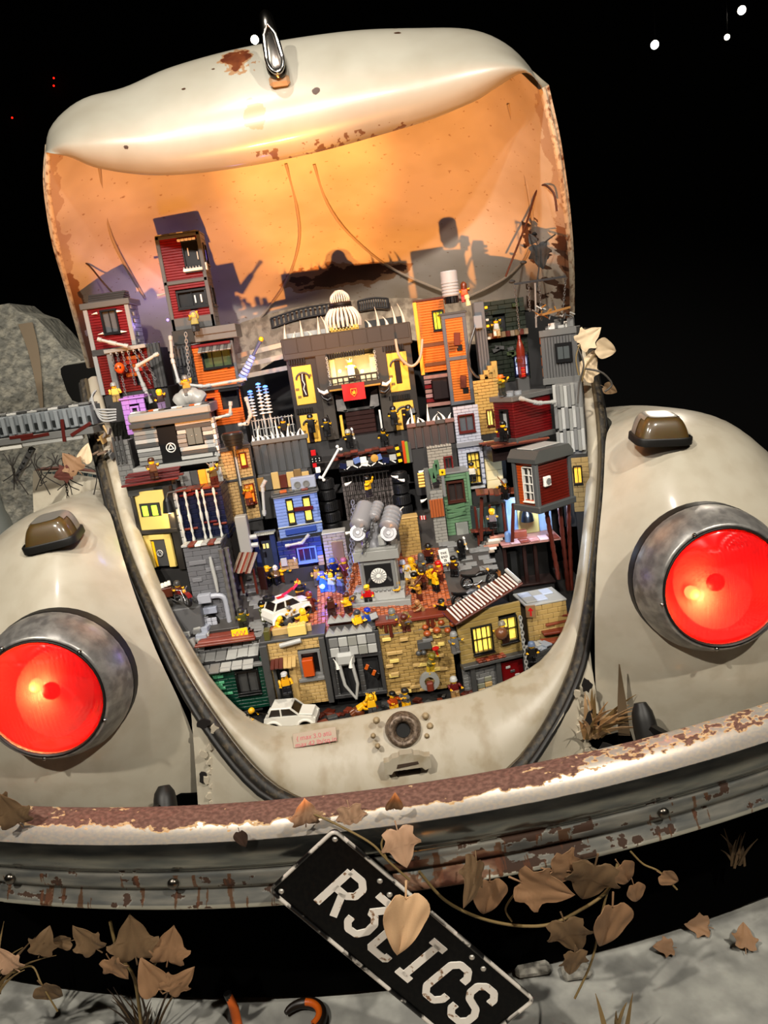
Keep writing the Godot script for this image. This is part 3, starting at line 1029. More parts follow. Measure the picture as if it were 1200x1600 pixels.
func plate() -> void:
	# embossed number plate hanging askew from the bumper
	var a := W(523,1294,.845); var b := W(419,1390,.855)
	var d := W(838,1562,.815)
	var ex := (d - a).normalized()
	var ey := (a - b); ey = (ey - ex * ey.dot(ex)).normalized()
	var ez := ex.cross(ey)
	var w := (d - a).length(); var h := (a - b).length()
	var t := thing("number_plate", "black embossed number plate reading R3LICS, hanging askew from the bumper", "number plate")
	t.transform = Transform3D(Basis(ex, ey, ez), b)
	var poly := PackedVector2Array()
	for q in [[w, h,0], [0, h,1], [0,0,2], [w,0,3]]:
		for k in 5:
			var an: float = PI / 2 * (q[2] + k / 4.0)
			var cc := U(q[0] + (.008 if q[0] == 0 else -.008), q[1] + (.008 if q[1] == 0 else -.008))
			poly.append(cc + U(cos(an), sin(an)) * .008)
	var g := G.new()
	g.plate(poly,-.002,.002)
	var bk := mottled(Color(.015,.015,.017), Color(.04,.036,.032),20.0,.3,.0,51)
	bk.metallic_specular = .25
	put("plate_sheet", g, bk, t)
	var rim := []
	for q in poly: rim.append(V(q.x + (.002 if q.x < w / 2 else -.002), q.y + (.002 if q.y < h / 2 else -.002),.001))
	rim.append(rim[0])
	var r := G.new()
	r.tube(rim,.0028,8)
	put("raised_border", r, mottled(Color(.03, .03, .03), Color(.80, .78, .74), 3.0, .35, .0, 52, .44, .5), t)
	var white := mottled(Color(.50,.36,.24), Color(.92,.90,.86),8.0,.4,.0,53,.12,.25)
	# strokes in a cell 1 wide,2 high
	var font := {
		"R": [[[0, 0], [0, 2]], [[0, 2], [.7, 2], [1, 1.75], [1, 1.3], [.7, 1.05], [.05, 1.05]], [[.5, 1.05], [1.0, 0]]],
		"3": [[[.05, 2], [.95, 2], [.95, 1.85], [.42, 1.2], [.7, 1.18], [.97, .9], [1, .45], [.75, .05], [.3, .0], [.03, .25], [.0, .5]]],
		"L": [[[.05, 2], [.05, 0], [.95, 0], [.95, .25]]],
		"I": [[[.1, 2], [.9, 2]], [[.5, 2], [.5, 0]], [[.1, 0], [.9, 0]]],
		"C": [[[1, 1.45], [1, 1.7], [.75, 2], [.28, 2], [0, 1.7], [0, .3], [.28, 0], [.75, 0], [1, .3], [1, .55]]],
		"S": [[[1, 1.5], [1, 1.75], [.75, 2], [.28, 2], [0, 1.75], [0, 1.35], [.2, 1.1], [.8, .92], [1, .65], [1, .28], [.75, 0], [.25, 0], [0, .25], [0, .5]]]}
	var txt := "R3LICS"
	var cw := .030; var ch := .034
	for i in 6:
		var lg := G.new()
		var ox := .058 + i * .0478
		var oy := h * .5 - ch
		for st in font[txt[i]]:
			var pl := PackedVector2Array()
			for q in st: pl.append(U(ox + q[0] * cw, oy + q[1] * ch))
			for o in Geometry2D.offset_polyline(pl,.0051, Geometry2D.JOIN_ROUND, Geometry2D.END_ROUND):
				if not Geometry2D.is_polygon_clockwise(o): lg.plate(o,.0,.0016)
		put("letter", lg, white, t)
	for q in [[.012, h - .012], [.014,.011], [.095, h - .016], [.118, h - .022], [w - .105, h - .014], [w - .082, h - .016], [w - .015,.03]]:
		var s := G.new()
		s.ball(V(q[0], q[1],.0), V(.004,.004,.003),10)
		put("rivet", s, mt(Color(.78, .76, .72), .3, .6), t)

# ------------------------------------------------------------------ toy city: helpers
class B:
	var t: Node3D
	var w := .0
	var h := .0
	var d := .0
const DG := Color(0.25, 0.25, 0.245)
const MG := Color(0.42, 0.42, 0.41)
const LG := Color(0.62, 0.62, 0.60)
const BK := Color(0.022, 0.022, 0.024)
const DR := Color(0.40, 0.02, 0.035)
const OR := Color(0.70, 0.31, 0.06)
const TN := Color(0.70, 0.58, 0.36)
const CR := Color(0.82, 0.72, 0.40)
const BR := Color(0.30, 0.11, 0.06)
const RB := Color(0.42, 0.17, 0.11)
const GN := Color(0.02, 0.21, 0.15)
const SG := Color(0.34, 0.46, 0.34)
const BL := Color(0.34, 0.42, 0.62)
const NB := Color(0.04, 0.07, 0.20)
const WH := Color(0.86, 0.85, 0.81)
const PU := Color(0.66, 0.46, 0.74)
const YE := Color(0.93, 0.70, 0.08)
const OL := Color(0.30, 0.29, 0.13)
const LIT := Color(1.0, 0.86, 0.35)
var plastic_n := 0
func pl(c: Color) -> StandardMaterial3D: return mt(c, 0.34)
func gfl(px: float, py: float) -> Vector3:     # where the line of sight meets the sloping plaza
	var k := ray(px, py)
	var s := (EYE - .575 + .42 * 1.2) / (.42 * -k.z - k.y)
	return V(0, EYE,0) + k * s
func spot(px: float, py: float, F: float) -> Vector3: return gfl(px, py) if F <= 0.0 else W(px, py, F)
# a block whose front face has these corners in the photograph: bottom left, bottom right, top left; F metres away, d deep
func bld(nm: String, label: String, bl: Array, br: Array, tl: Array, F0: float, F1: float, d: float, cat := "toy building", fd := 0.0) -> B:
	var p := spot(bl[0], bl[1], F0)
	var q := spot(br[0], br[1], F1)
	q.y = p.y
	var b := B.new()
	b.w = (q - p).length()
	b.d = d
	b.h = W(tl[0], tl[1],-p.z).y - p.y
	b.t = thing(nm, label, cat, p, atan2(-(q - p).z, (q - p).x))
	if fd > .0: bx(b, "foundation", mt(Color(.12, .115, .11), .6), .002, -fd, -d + .002, b.w - .004, fd, d - .004)
	return b
func bx(b: B, nm: String, m: Material, x: float, y: float, z: float, w: float, h: float, d: float, ch := 0.0008, parent: Node = null, rot := 0.0) -> MeshInstance3D:
	var g := G.new()
	g.box(V(-w / 2,-h / 2,-d / 2), V(w, h, d), ch)
	return put(nm, g, m, parent if parent else b.t, Transform3D(Basis(Vector3.BACK, rot), V(x + w / 2, y + h / 2, z + d / 2)))
func fx(b: B, f: int) -> Transform3D:          # 0 front, 1 right side, 2 left side
	if f == 1: return Transform3D(Basis(V(0,0,-1), Vector3.UP, V(1,0,0)), V(b.w,0,0))
	if f == 2: return Transform3D(Basis(V(0,0,1), Vector3.UP, V(-1,0,0)), V(0,0,-b.d))
	return Transform3D()
func fw(b: B, f: int) -> float: return b.w if f == 0 else b.d
# courses of toy bricks over a face, leaving the holes open; r = [u0, v0, u1, v1] in fractions of the face
func wall(b: B, f: int, m: Material, ch: float, holes: Array, r := [0, 0, 1, 1], cw := 0.024, nm := "brick_courses", th := 0.006, jit := 0.0007) -> MeshInstance3D:
	var g := G.new()
	g.x = fx(b, f)
	var wd := fw(b, f)
	var n := maxi(1, roundi((r[3] - r[1]) * b.h / ch))
	var hh: float = (r[3] - r[1]) * b.h / n
	for i in n:
		var y0: float = r[1] * b.h + i * hh
		var ym := (y0 + hh / 2) / b.h
		var cuts := []
		for o in holes:
			if ym > o[1] and ym < o[3]: cuts.append([o[0] * wd, o[2] * wd])
		cuts.sort_custom(func(a, c): return a[0] < c[0])
		var segs := []
		var xx: float = r[0] * wd
		for c in cuts:
			if c[0] > xx: segs.append([xx, minf(c[0], r[2] * wd)])
			xx = maxf(xx, c[1])
		if xx < r[2] * wd: segs.append([xx, r[2] * wd])
		for s in segs:
			var a: float = s[0]
			var first := true
			while a < s[1] - .0005:
				var l: float = cw * (.5 if first and i % 2 == 1 else 1.0) if cw > .0 else 9.0
				first = false
				var e := minf(a + l, s[1])
				if s[1] - e < .006: e = s[1]
				g.box(V(a, y0,-th), V(e - a - .0003, hh - .0005, th + (R.randf() - .5) * jit),.0006)
				a = e
	return tag(put(nm, g, m, b.t), "", "", "", "stuff")
func core(b: B, c := BK, ins := 0.009) -> void:
	bx(b, "inner_walls", mt(c, .8), ins, .0, -b.d + .003, b.w - 2 * ins, b.h - .003, b.d - ins - .003, .0)
func win(b: B, f: int, r: Array, frame: Material, pane: Material, nx := 1, ny := 1, fr := 0.0022, nm := "window") -> MeshInstance3D:
	var wd := fw(b, f)
	var x: float = r[0] * wd; var y: float = r[1] * b.h
	var w: float = (r[2] - r[0]) * wd; var h: float = (r[3] - r[1]) * b.h
	var g := G.new()
	for q in [[0,0, w, fr], [0, h - fr, w, fr], [0, fr, fr, h - 2 * fr], [w - fr, fr, fr, h - 2 * fr]]:
		g.box(V(x + q[0], y + q[1],-.006), V(q[2], q[3],.0085),.0004)
	g.box(V(x - .001, y - .002,-.004), V(w + .002,.0022,.009),.0004)
	for i in range(1, nx): g.box(V(x + w * i / nx - .0006, y + fr,-.006), V(.0012, h - 2 * fr,.0055))
	for i in range(1, ny): g.box(V(x + fr, y + h * i / ny - .0006,-.006), V(w - 2 * fr,.0012,.0055))
	var o := put(nm, g, frame, b.t, fx(b, f))
	for i in nx:
		for j in ny:
			var p := G.new()
			p.box(V(x + fr + (w - 2 * fr) * i / nx, y + fr + (h - 2 * fr) * j / ny,-.0065), V((w - 2 * fr) / nx - .0004, (h - 2 * fr) / ny - .0004,.0018))
			put("pane", p, pane, o)
	return o
# corner posts, base and head rails in one colour
func framing(b: B, m: Material, fr := 0.006, mid := []) -> void:
	for x in [.0, b.w - fr]: bx(b, "corner_post", m, x, 0, -fr, fr, b.h, fr + .002)
	bx(b, "rail", m, 0, b.h - fr, -fr + .0005, b.w, fr, fr + .002)
	bx(b, "rail", m, 0, 0, -fr + .0005, b.w, fr, fr + .002)
	for v in mid: bx(b, "rail", m, 0, v * b.h - fr / 2, -fr + .0005, b.w, fr, fr + .002)
func roof(b: B, m: Material, th := 0.006, ov := 0.003, nm := "roof_slab") -> void:
	bx(b, nm, m,-ov, b.h,-b.d - ov, b.w + 2 * ov, th, b.d + 2 * ov,.001)
func studs(b: B, m: Material, x0: float, z0: float, nx: int, nz: int, y: float, keep := 1.0, parent: Node = null) -> void:
	var g := G.new()
	for i in nx:
		for j in nz:
			if R.randf() > keep: continue
			g.x = T(V(x0 + (i + .5) * .008, y, z0 + (j + .5) * .008))
			g.lathe([U(.0024,0), U(.0024,.0016), U(0,.0016)],8, false)
	tag(put("studs", g, m, parent if parent else b.t), "", "", "", "stuff")
# loose boards laid side by side, each a part; local axes of the block
func boards(b: B, cols: Array, x: float, y: float, z: float, n: int, w: float, l: float, across := true, th := 0.0032, jit := 0.004, tilt := 0.0, nm := "plank") -> void:
	for i in n:
		var g := G.new()
		var o := (R.randf() - .5) * jit * 2.0
		var s := V(w * .94, th, l + o) if across else V(l + o, th, w * .94)
		g.box(-s / 2, s,.0006)
		var at := V(x + (i + .5) * w, y + R.randf() * th * .6, z - l / 2) if across else V(x + l / 2, y + R.randf() * th * .6, z - (i + .5) * w)
		put(nm, g, pl(cols[(i * 7 + i / 3) % cols.size()]), b.t, Transform3D(Basis(Vector3.UP, (R.randf() - .5) * .06) * Basis(Vector3.RIGHT, tilt), at))
func tusk(parent: Node, at: Vector3, h: float, r: float, lean := 0.0, m: Material = null, nm := "spike") -> void:
	var g := G.new()
	var p := []; var q := []
	for i in 6:
		var s := i / 5.0
		p.append(at + V(lean * s * s, h * s,0)); q.append(maxf(r * (1.0 - s),.0004))
	g.tube(p, q,7)
	put(nm, g, m if m else pl(WH), parent)
func pipe(label: String, pts: Array, r: float, c: Color, grp := "", nm := "pipe", smooth := false) -> Node3D:
	var p := WW(pts)
	var t := thing(nm, label, "pipe" if nm == "pipe" else "cable", Vector3(), 0, grp)
	var g := G.new()
	g.tube(crv(p, p.size() * 6) if smooth else bent(p, r * 2.2), r,9)
	put("tube", g, pl(c), t)
	if not smooth:
		for i in p.size() - 1:
			for k in [.12,.88]:
				var m: Vector3 = (p[i] as Vector3).lerp(p[i + 1], k)
				var d: Vector3 = (p[i + 1] - p[i]).normalized()
				var j := G.new()
				j.tube([m - d * .004, m + d * .004], r * 1.35,9)
				put("collar", j, pl(c), t)
	return t
func bent(p: Array, r: float) -> Array:
	var o := [p[0]]
	for i in range(1, p.size() - 1):
		var a: Vector3 = p[i] + ((p[i - 1] as Vector3) - p[i]).normalized() * r
		var b: Vector3 = p[i] + ((p[i + 1] as Vector3) - p[i]).normalized() * r
		for k in 6:
			var s := k / 5.0
			o.append(a.lerp(p[i], s).lerp((p[i] as Vector3).lerp(b, s), s))
	o.append(p[p.size() - 1])
	return o
func chain(parent: Node, a: Vector3, b: Vector3, sag: float, m: Material, link := 0.007) -> void:
	var n := maxi(3, int((b - a).length() / (link * .72)))
	var g := G.new()
	for i in n:
		var s := (i + .5) / n
		var p := a.lerp(b, s) + V(0,-sag * 4.0 * s * (1.0 - s),0)
		var s2 := s + .01
		var d := (a.lerp(b, s2) + V(0,-sag * 4.0 * s2 * (1.0 - s2),0) - p).normalized()
		var sd := d.cross(Vector3.BACK if absf(d.z) < .9 else Vector3.UP).normalized()
		if i % 2: sd = sd.cross(d)
		var ring := []
		for k in 9:
			var an := TAU * k / 8
			ring.append(p + d * cos(an) * link * .55 + sd * sin(an) * link * .3)
		g.tube(ring, link * .1,5, false)
	tag(put("chain", g, m, parent), "", "", "", "stuff")
func tyre(label: String, at: Vector3, r: float, h: float, grp: String) -> Node3D:
	var t := thing("tyre", label, "tyre", at, R.randf(), grp)
	var g := G.new()
	var pr := [U(r * .55,.06 * h), U(r * .8,.0), U(r * .95, h * .08)]
	for i in 4:
		var y := h * (.12 + .19 * i)
		pr.append_array([U(r, y), U(r, y + h * .14), U(r * .95, y + h * .15), U(r * .95, y + h * .185)])
	pr.append_array([U(r * .93, h * .95), U(r * .8, h), U(r * .55, h * .94), U(r * .5, h * .5), U(r * .55,.06 * h)])
	g.lathe(pr,26, false)
	put("tread", g, mt(Color(.05, .05, .053), .45), t)
	var k := G.new()
	for i in 26:                                  # shoulder blocks
		k.x = Transform3D(Basis(Vector3.UP, TAU * i / 26), Vector3())
		k.box(V(r * .95, h * .12,-r * .07), V(r * .075, h * .76, r * .13))
	tag(put("tread_blocks", k, mt(Color(.07, .07, .073), .5), t), "", "", "", "stuff")
	return t

# ------------------------------------------------------------------ toy figures
var fm := {}
func fmesh(k: String) -> Mesh:
	if fm.has(k): return fm[k]
	var g := G.new()
	match k:
		"leg":
			g.box(V(-.0036,-.0102,-.0035), V(.0072,.0102,.007),.0008)
			g.box(V(-.0036,-.0120,-.0035), V(.0072,.0036,.0095),.0007)
		"hips": g.box(V(-.0076, .0, -.0037), V(.0152, .0032, .0074), .0007)
		"torso":
			var rows := []
			for q in [[.0,.0078,.0038], [.0004,.0079,.0039], [.0118,.0062,.0036], [.0125,.0056,.003], [.0125,.0001,.0001]]:
				var w := PackedVector3Array()
				for e in 17:
					var a := TAU * e / 16 + PI / 16
					w.append(V(signf(cos(a)) * pow(absf(cos(a)),.35) * q[1], q[0],-signf(sin(a)) * pow(absf(sin(a)),.35) * q[2]))
				rows.append(w)
			g.grid(rows, true)
		"arm": g.tube([V(0, .001, 0), V(0, -.001, 0), V(.0012, -.0045, .0008), V(.0016, -.0068, .003), V(.0016, -.0082, .0052)], [.0014, .0026, .0025, .0022, .0020], 9)
		"hand":
			g.tube([V(.0016,-.0080,.005), V(.0016,-.0090,.0066)], [.0013,.0015],7)
			var c := []
			for e in 8:
				var a := -.7 - (TAU - 1.6) * e / 7.0 - PI / 2
				c.append(V(.0016 + cos(a) * .0018,-.0100 - .0006,.0085 - sin(a) * .0018))
			g.tube(c,.0010,6)
		"head":
			g.lathe([U(.0018,-.0006), U(.0036,.0), U(.0046,.0009), U(.0051,.0022), U(.0051,.0064), U(.0046,.0077), U(.0036,.0086), U(.0025,.0087), U(.0024,.0102), U(0,.0102)],18)
		"face":
			for s in [-1.0,1.0]: g.ball(V(s * .0018,.0052,.0048), V(.00062,.0008,.0004),8)
			for s in [-1.0,1.0]: g.box(V(s * .0018 - .0010,.0066,.0046), V(.0020,.0004,.0005))
			g.tube([V(-.0016,.0033,.00485), V(-.0008,.0026,.0051), V(.0008,.0026,.0051), V(.0016,.0033,.00485)],.0003,5)
		"hair":
			g.lathe([U(.0058,.0050), U(.0062,.0072), U(.0058,.0100), U(.0038,.0122), U(0,.0128)],14)
			g.box(V(-.0056,.0012,-.0064), V(.0112,.0074,.005),.0016)
		"long hair":
			g.lathe([U(.0058,.0058), U(.0063,.0076), U(.0058,.0104), U(.0038,.0124), U(0,.013)],14)
			g.box(V(-.0064,-.0080,-.0070), V(.0128,.0165,.0052),.002)
		"helmet": g.lathe([U(.0068, .0044), U(.0070, .0056), U(.0063, .0062), U(.0061, .0090), U(.0044, .0118), U(0, .0128)], 16)
		"cap":
			g.lathe([U(.0056,.0064), U(.0059,.0072), U(.0056,.0100), U(.0036,.0114), U(0,.0117)],16)
			g.box(V(-.0044,.0066,.0035), V(.0088,.0012,.0062),.0006)
		"hood":
			g.lathe([U(.0068,-.001), U(.0066,.0036), U(.0064,.0086), U(.0044,.0122), U(0,.0140)],14)
		"hat": g.lathe([U(.0056, .0066), U(.0092, .0064), U(.0092, .0074), U(.0058, .0076), U(.0054, .0112), U(.0040, .0124), U(0, .0122)], 16)
		"mohawk":
			for e in 5: g.box(V(-.001,.0080,.0036 - e * .0022), V(.002,.006 - absf(e - 1.5) * .0012,.002))
		"bubble": g.ball(V(0, .0052, 0), Vector3.ONE * .0088, 16)
		"spiky":
			g.ball(V(0,.0072,0), V(.006,.0052,.006),10)
			for e in 9: g.tube([V(cos(e * .7) * .004,.009, sin(e * .7) * .004), V(cos(e * .7) * .009,.0105 + (e % 3) * .002, sin(e * .7) * .009)], [.0018,.0003],5)
		"gun":
			g.box(V(-.0009,-.0006,-.008), V(.0018,.0028,.022),.0004)
			g.tube([V(0,.001,.013), V(0,.001,.026)],.0008,6)
			g.box(V(-.0008,-.005,-.006), V(.0016,.005,.003))
		"bone":
			g.tube([V(0,0,-.012), V(0,0,.014)],.0016,8)
			for e in [-.0125,.0145]:
				for s in [-1.0,1.0]: g.ball(V(0, s * .0016, e), Vector3.ONE * .0024,8)
		"fork":
			g.tube([V(0,-.016,0), V(0,.022,0)],.0009,6)
			for s in [-1.0,.0,1.0]: g.tube([V(0,.022,0), V(s * .003,.024,0), V(s * .0035,.033,0)],.0008,5)
		"staff": g.tube([V(0, -.018, 0), V(0, .026, 0)], .0011, 7)
		"crate": g.box(V(-.007, -.006, -.004), V(.014, .012, .010), .0008)
		"shield": g.lathe([U(0, .001), U(.006, 0), U(.0078, -.0006), U(.006, .0022), U(0, .0034)], 14)
		"horn": g.tube([V(0, 0, 0), V(0, .003, .008), V(0, .004, .014)], [.0014, .0022, .0062], 10)
	fm[k] = g.mesh()
	return fm[k]
# label, feet at (px, py, F), turn in degrees, shirt, trousers, headgear, its colour, swing of either arm, thing held
func figure(label: String, px: float, py: float, F: float, turn: float, shirt: Color, legs: Color, gear := "hair", gc := BK, al := 0.3, ar := 0.3, item := "", ic := BK, lean := 0.0, skin := YE, grp := "", sit := 0.0) -> Node3D:
	var at := spot(px, py, F)
	var t := thing("toy_figure", label, "toy figure", at, deg_to_rad(turn), grp)
	if lean != .0: t.basis = t.basis * Basis(Vector3.RIGHT, lean)
	var up := .012
	if sit > .0: up = .0036
	for s in [-1.0,1.0]:
		put("leg", fmesh("leg"), pl(legs), t, Transform3D(Basis(Vector3.RIGHT, -sit + .06 * s), V(s * .0039, up, 0)))
	put("hips", fmesh("hips"), pl(legs), t, T(V(0, up - .0002, 0)))
	put("torso", fmesh("torso"), pl(shirt), t, T(V(0, up + .003, 0)))
	for s in [-1.0,1.0]:
		var a := al if s < 0 else ar
		var x := Transform3D(Basis(Vector3.BACK, s * .22) * Basis(Vector3.RIGHT,-a), V(s * .0081, up + .0132,0))
		if s < 0: x = x * Transform3D(Basis(Vector3.UP,0).scaled(V(1,1,1)), V(-.0016,0,0))
		var am := put("arm", fmesh("arm"), pl(shirt), t, x)
		put("hand", fmesh("hand"), pl(skin), am)
		if item != "" and s > 0: put(item, fmesh(item), pl(ic), am, Transform3D(Basis(Vector3.RIGHT, .3), V(.0016, -.0104, .0088)))
	var hd := put("head", fmesh("head"), pl(skin), t, Transform3D(Basis(Vector3.UP, (R.randf() - .5) * .4), V(0, up + .0158, 0)))
	put("face", fmesh("face"), mt(Color(.04, .02, .01), .5), hd)
	if gear == "bubble":
		var m := StandardMaterial3D.new()
		m.albedo_color = Color(.8,.85,.9,.12); m.transparency = BaseMaterial3D.TRANSPARENCY_ALPHA; m.roughness = .05
		put("glass_bubble", fmesh(gear), m, hd)
	elif gear != "": put(gear.replace(" ", "_"), fmesh(gear), pl(gc), hd)
	return t
func motorcycle(label: String, px: float, py: float, F: float, turn: float, c: Color) -> Node3D:
	var t := thing("toy_motorcycle", label, "toy motorcycle", spot(px, py, F), deg_to_rad(turn))
	for x in [-.024,.024]:
		var w := put("wheel", wheelmesh(.0125, .006), mt(Color(.03, .03, .03), .5), t, Transform3D(Basis(Vector3.RIGHT, PI / 2), V(x, .0125, 0)))
		var h := G.new()
		for i in 6:
			h.x = Transform3D(Basis(Vector3.UP, TAU * i / 6), Vector3())
			h.box(V(-.0006,-.0016,0), V(.0012,.0032,.008))
		put("spokes", h, mt(Color(.75, .75, .75), .25, .8), w)
	var g := G.new()
	g.plate(PackedVector2Array([U(-.016,.010), U(.010,.008), U(.014,.020), U(-.020,.021)]),-.003,.006)
	put("engine_block", g, pl(MG), t)
	var k := G.new()
	k.tube([V(-.006,.0215,0), V(.002,.0245,0), V(.012,.023,0)], [.003,.0052,.0035],9)
	put("fuel_tank", k, pl(c), t)
	var s := G.new()
	s.plate(PackedVector2Array([U(-.034,.026), U(-.022,.0215), U(-.006,.0205), U(-.006,.0235), U(-.020,.0255), U(-.033,.0295)]),-.004,.008)
	put("saddle", s, pl(BK), t)
	var f := G.new()
	for z in [-.0042,.0042]: f.tube([V(.024,.0125, z), V(.014,.031, z)],.0009,6)
	f.tube([V(.010,.034,-.011), V(.014,.031,-.004), V(.014,.031,.004), V(.010,.034,.011)],.0010,6)
	put("fork", f, mt(Color(.6, .6, .6), .25, .8), t)
	var e := G.new()
	for z in [-.005,.005]: e.tube([V(.004,.012, z), V(-.006,.007, z), V(-.034,.009, z)],.0013,7)
	put("exhaust", e, mt(Color(.7, .7, .7), .25, .8), t)
	var m := G.new()
	var rows := [PackedVector3Array(), PackedVector3Array()]
	for i in 9:
		var a := .5 + 1.9 * i / 8.0
		for q in 2: rows[q].append(V(.024 + cos(a) * .0142,.0125 + sin(a) * .0142,-.0045 if q == 0 else .0045))
	m.sheet(rows,.0008, true)
	put("mudguard", m, pl(c), t)
	var l := G.new()
	l.ball(V(.018,.029,0), V(.003,.0035,.0035),10)
	put("headlamp", l, pc(.9, .6, .2), t)
	return t
func wheelmesh(r: float, h: float) -> Mesh:
	var key := "wheel%f" % r
	if not fm.has(key):
		var g := G.new()
		g.lathe([U(r * .62,-h / 2), U(r * .92,-h / 2), U(r,-h * .3), U(r, h * .3), U(r * .92, h / 2), U(r * .62, h / 2), U(r * .62,-h / 2)],22)
		fm[key] = g.mesh()
	return fm[key]
func toy_car(label: String, at: Vector3, bs: Basis, wrecked: bool) -> Node3D:
	var t := thing("toy_car", label, "toy car", at)
	t.basis = bs
	var L := .090; var Wd := .042
	# lower body outline with wheel arches, seen from the side
	var side := PackedVector2Array([U(-.043,.008), U(-.045,.016), U(-.042,.027), U(-.03,.0285), U(.018,.0285), U(.040,.025), U(.046,.018), U(.045,.008)])
	var arch := func(cx: float) -> Array:
		var o := []
		for i in 9: o.append(U(cx + cos(PI * i / 8) * .0125,.006 + sin(PI * i / 8) * .0125))
		return o
	for q in [.028,-.028]:
		for p in arch.call(q): side.append(p)
	var g := G.new()
	g.plate(side,-Wd / 2, Wd)
	put("car_body", g, pl(WH), t)
	for z in [-Wd / 2, Wd / 2]:
		for cx in [-.028,.028]:
			var a := G.new()
			var p := []
			for i in 11: p.append(V(cx + cos(PI * i / 10) * .0145,.006 + sin(PI * i / 10) * .0145, z))
			a.tube(p,.0026,7)
			put("wheel_arch", a, pl(WH), t)
			if not wrecked or z > 0:
				put("wheel", wheelmesh(.011, .008), mt(Color(.07, .045, .035), .7), t, Transform3D(Basis(Vector3.RIGHT, PI / 2), V(cx, .0105, z * .86)))
	var gl := G.new()
	gl.plate(PackedVector2Array([U(-.036,.0285), U(-.029,.041), U(.006,.041), U(.020,.0285)]),-Wd / 2 + .004, Wd - .008)
	put("car_windows", gl, mt(Color(.10, .065, .045), .15), t)
	for q in [[-.036,-.029], [-.012,-.012], [.020,.006]]:
		var pp := G.new()
		for z in [-Wd / 2 + .003, Wd / 2 - .003]: pp.bar(V(q[0],.0285, z), V(q[1],.042, z),.0024,.0024)
		put("pillar", pp, pl(WH), t)
	var rf := G.new()
	rf.box(V(-.030,.0405,-Wd / 2 + .003), V(.037,.0032, Wd - .006),.0012)
	put("car_roof", rf, pl(WH), t)
	var sk := G.new()
	sk.box(V(-.016,.006,-Wd / 2 - .001), V(.032,.005, Wd + .002),.0006)
	put("sill", sk, pl(DG), t)
	for z in [-.014,.014]:
		var h := G.new()
		h.ball(V(.044,.019, z), V(.003,.0035,.0035),8)
		put("lamp", h, pc(.8, .8, .75), t)
	var bn := G.new()
	bn.x = Transform3D(Basis(Vector3.BACK,-.12), V(.018,.0288,0))
	bn.box(V(0,0,-Wd / 2 + .004), V(.024,.0024, Wd - .008),.0008)
	put("bonnet", bn, pl(WH), t)
	return t

# ------------------------------------------------------------------ toy city
func city() -> void:
	grounds()
	front_row()
	plaza_things()
	left_side()
	palace()
	right_side()
	bridge()
	people()

func grounds() -> void:
	var dk := mt(Color(.10,.095,.09),.7)
	var t := thing("display_base", "dark stepped base of the toy city inside the car's trunk", "display base", V(CX, .26, -1.5))
	var o := T(-t.position)
	for q in [["front_ledge", -.40, .26, -1.30, .72, .195, .155], ["rear_block", -.42, .26, -1.98, .78, .42, .43], ["top_block", -.40, .68, -1.98, .74, .18, .34],
			["left_block", -.47, .26, -1.62, .14, .34, .36], ["right_block", .19, .26, -1.60, .20, .28, .30]]:
		var g := G.new()
		g.box(V(q[1], q[2], q[3]), V(q[4], q[5], q[6]),.002)
		put(q[0], g, dk, t, o)
	# the sloping plaza: a grey deck with a field of small rust-brown plates
	var p := thing("plaza", "sloping rust-brown and grey toy plaza around the statue pedestal", "toy plaza", V(CX, .575, -1.2))
	var sl := atan(.42)
	p.basis = Basis(Vector3.RIGHT, sl)
	var k := 1.0 / cos(sl)
	var d := G.new()
	d.box(V(-.36,-.02,-.34 * k), V(.58,.02,.26 * k),.001)
	put("deck", d, pc(.23, .22, .21), p)
	d = G.new()
	d.box(V(-.095,-.016,-.08 * k), V(.26,.016,.066 * k),.001)
	put("deck_front", d, pc(.23, .22, .21), p)
	var cols := [[pc(.56,.28,.14), []], [pc(.47,.22,.11), []], [pc(.62,.33,.18), []]]
	var a := gfl(430,1000) - p.position; var b := gfl(725,900) - p.position
	var gs := [G.new(), G.new(), G.new()]
	for i in 46:
		for j in 34:
			var x := -.205 + i * .0072; var z := -.035 - j * .0058
			var e := 1.0 if x < .13 - .0 else .0
			if x + (R.randf() - .5) * .03 > .125 or (x < -.12 and z < -.10 + (R.randf() - .5) * .03): continue
			gs[R.randi() % 3].box(V(x,0, z - .0056), V(.0069,.0012 + .0022 * R.randf(),.0055),.0006)
	for i in 3: tag(put("rust_brown_plates", gs[i], cols[i][0], p), "", "", "", "stuff")
	var gg := G.new()
	for i in 60:                                   # grey paving on the left street and before the green house
		var q := gfl(370 + R.randf() * 60,900 + R.randf() * 95) if i < 30 else gfl(690 + R.randf() * 80,848 + R.randf() * 45)
		var l := p.transform.affine_inverse() * q
		gg.box(l - V(.008,0,.006), V(.014 + R.randf() * .01,.0018 + R.randf() * .0016,.012),.0006)
	tag(put("grey_paving", gg, pl(MG), p), "", "", "", "stuff")
	var le := thing("gravel_ledge", "dark brown rubble-covered ledge behind the cream sill", "toy ground", V(-.06, .455, -1.17))
	for i in 150:
		var g := G.new()
		var s := V(.006 + R.randf() * .012,.0025 + R.randf() * .004,.006 + R.randf() * .008)
		g.box(-s / 2, s,.0006)
		put("brown_plate", g, pl([BR, RB, DG, BR][i % 4]), le, Transform3D(Basis(Vector3.UP, R.randf() * 3.0), V(-.30 + R.randf() * .58, .001 + .002 * R.randf(), -.035 + R.randf() * .065)))

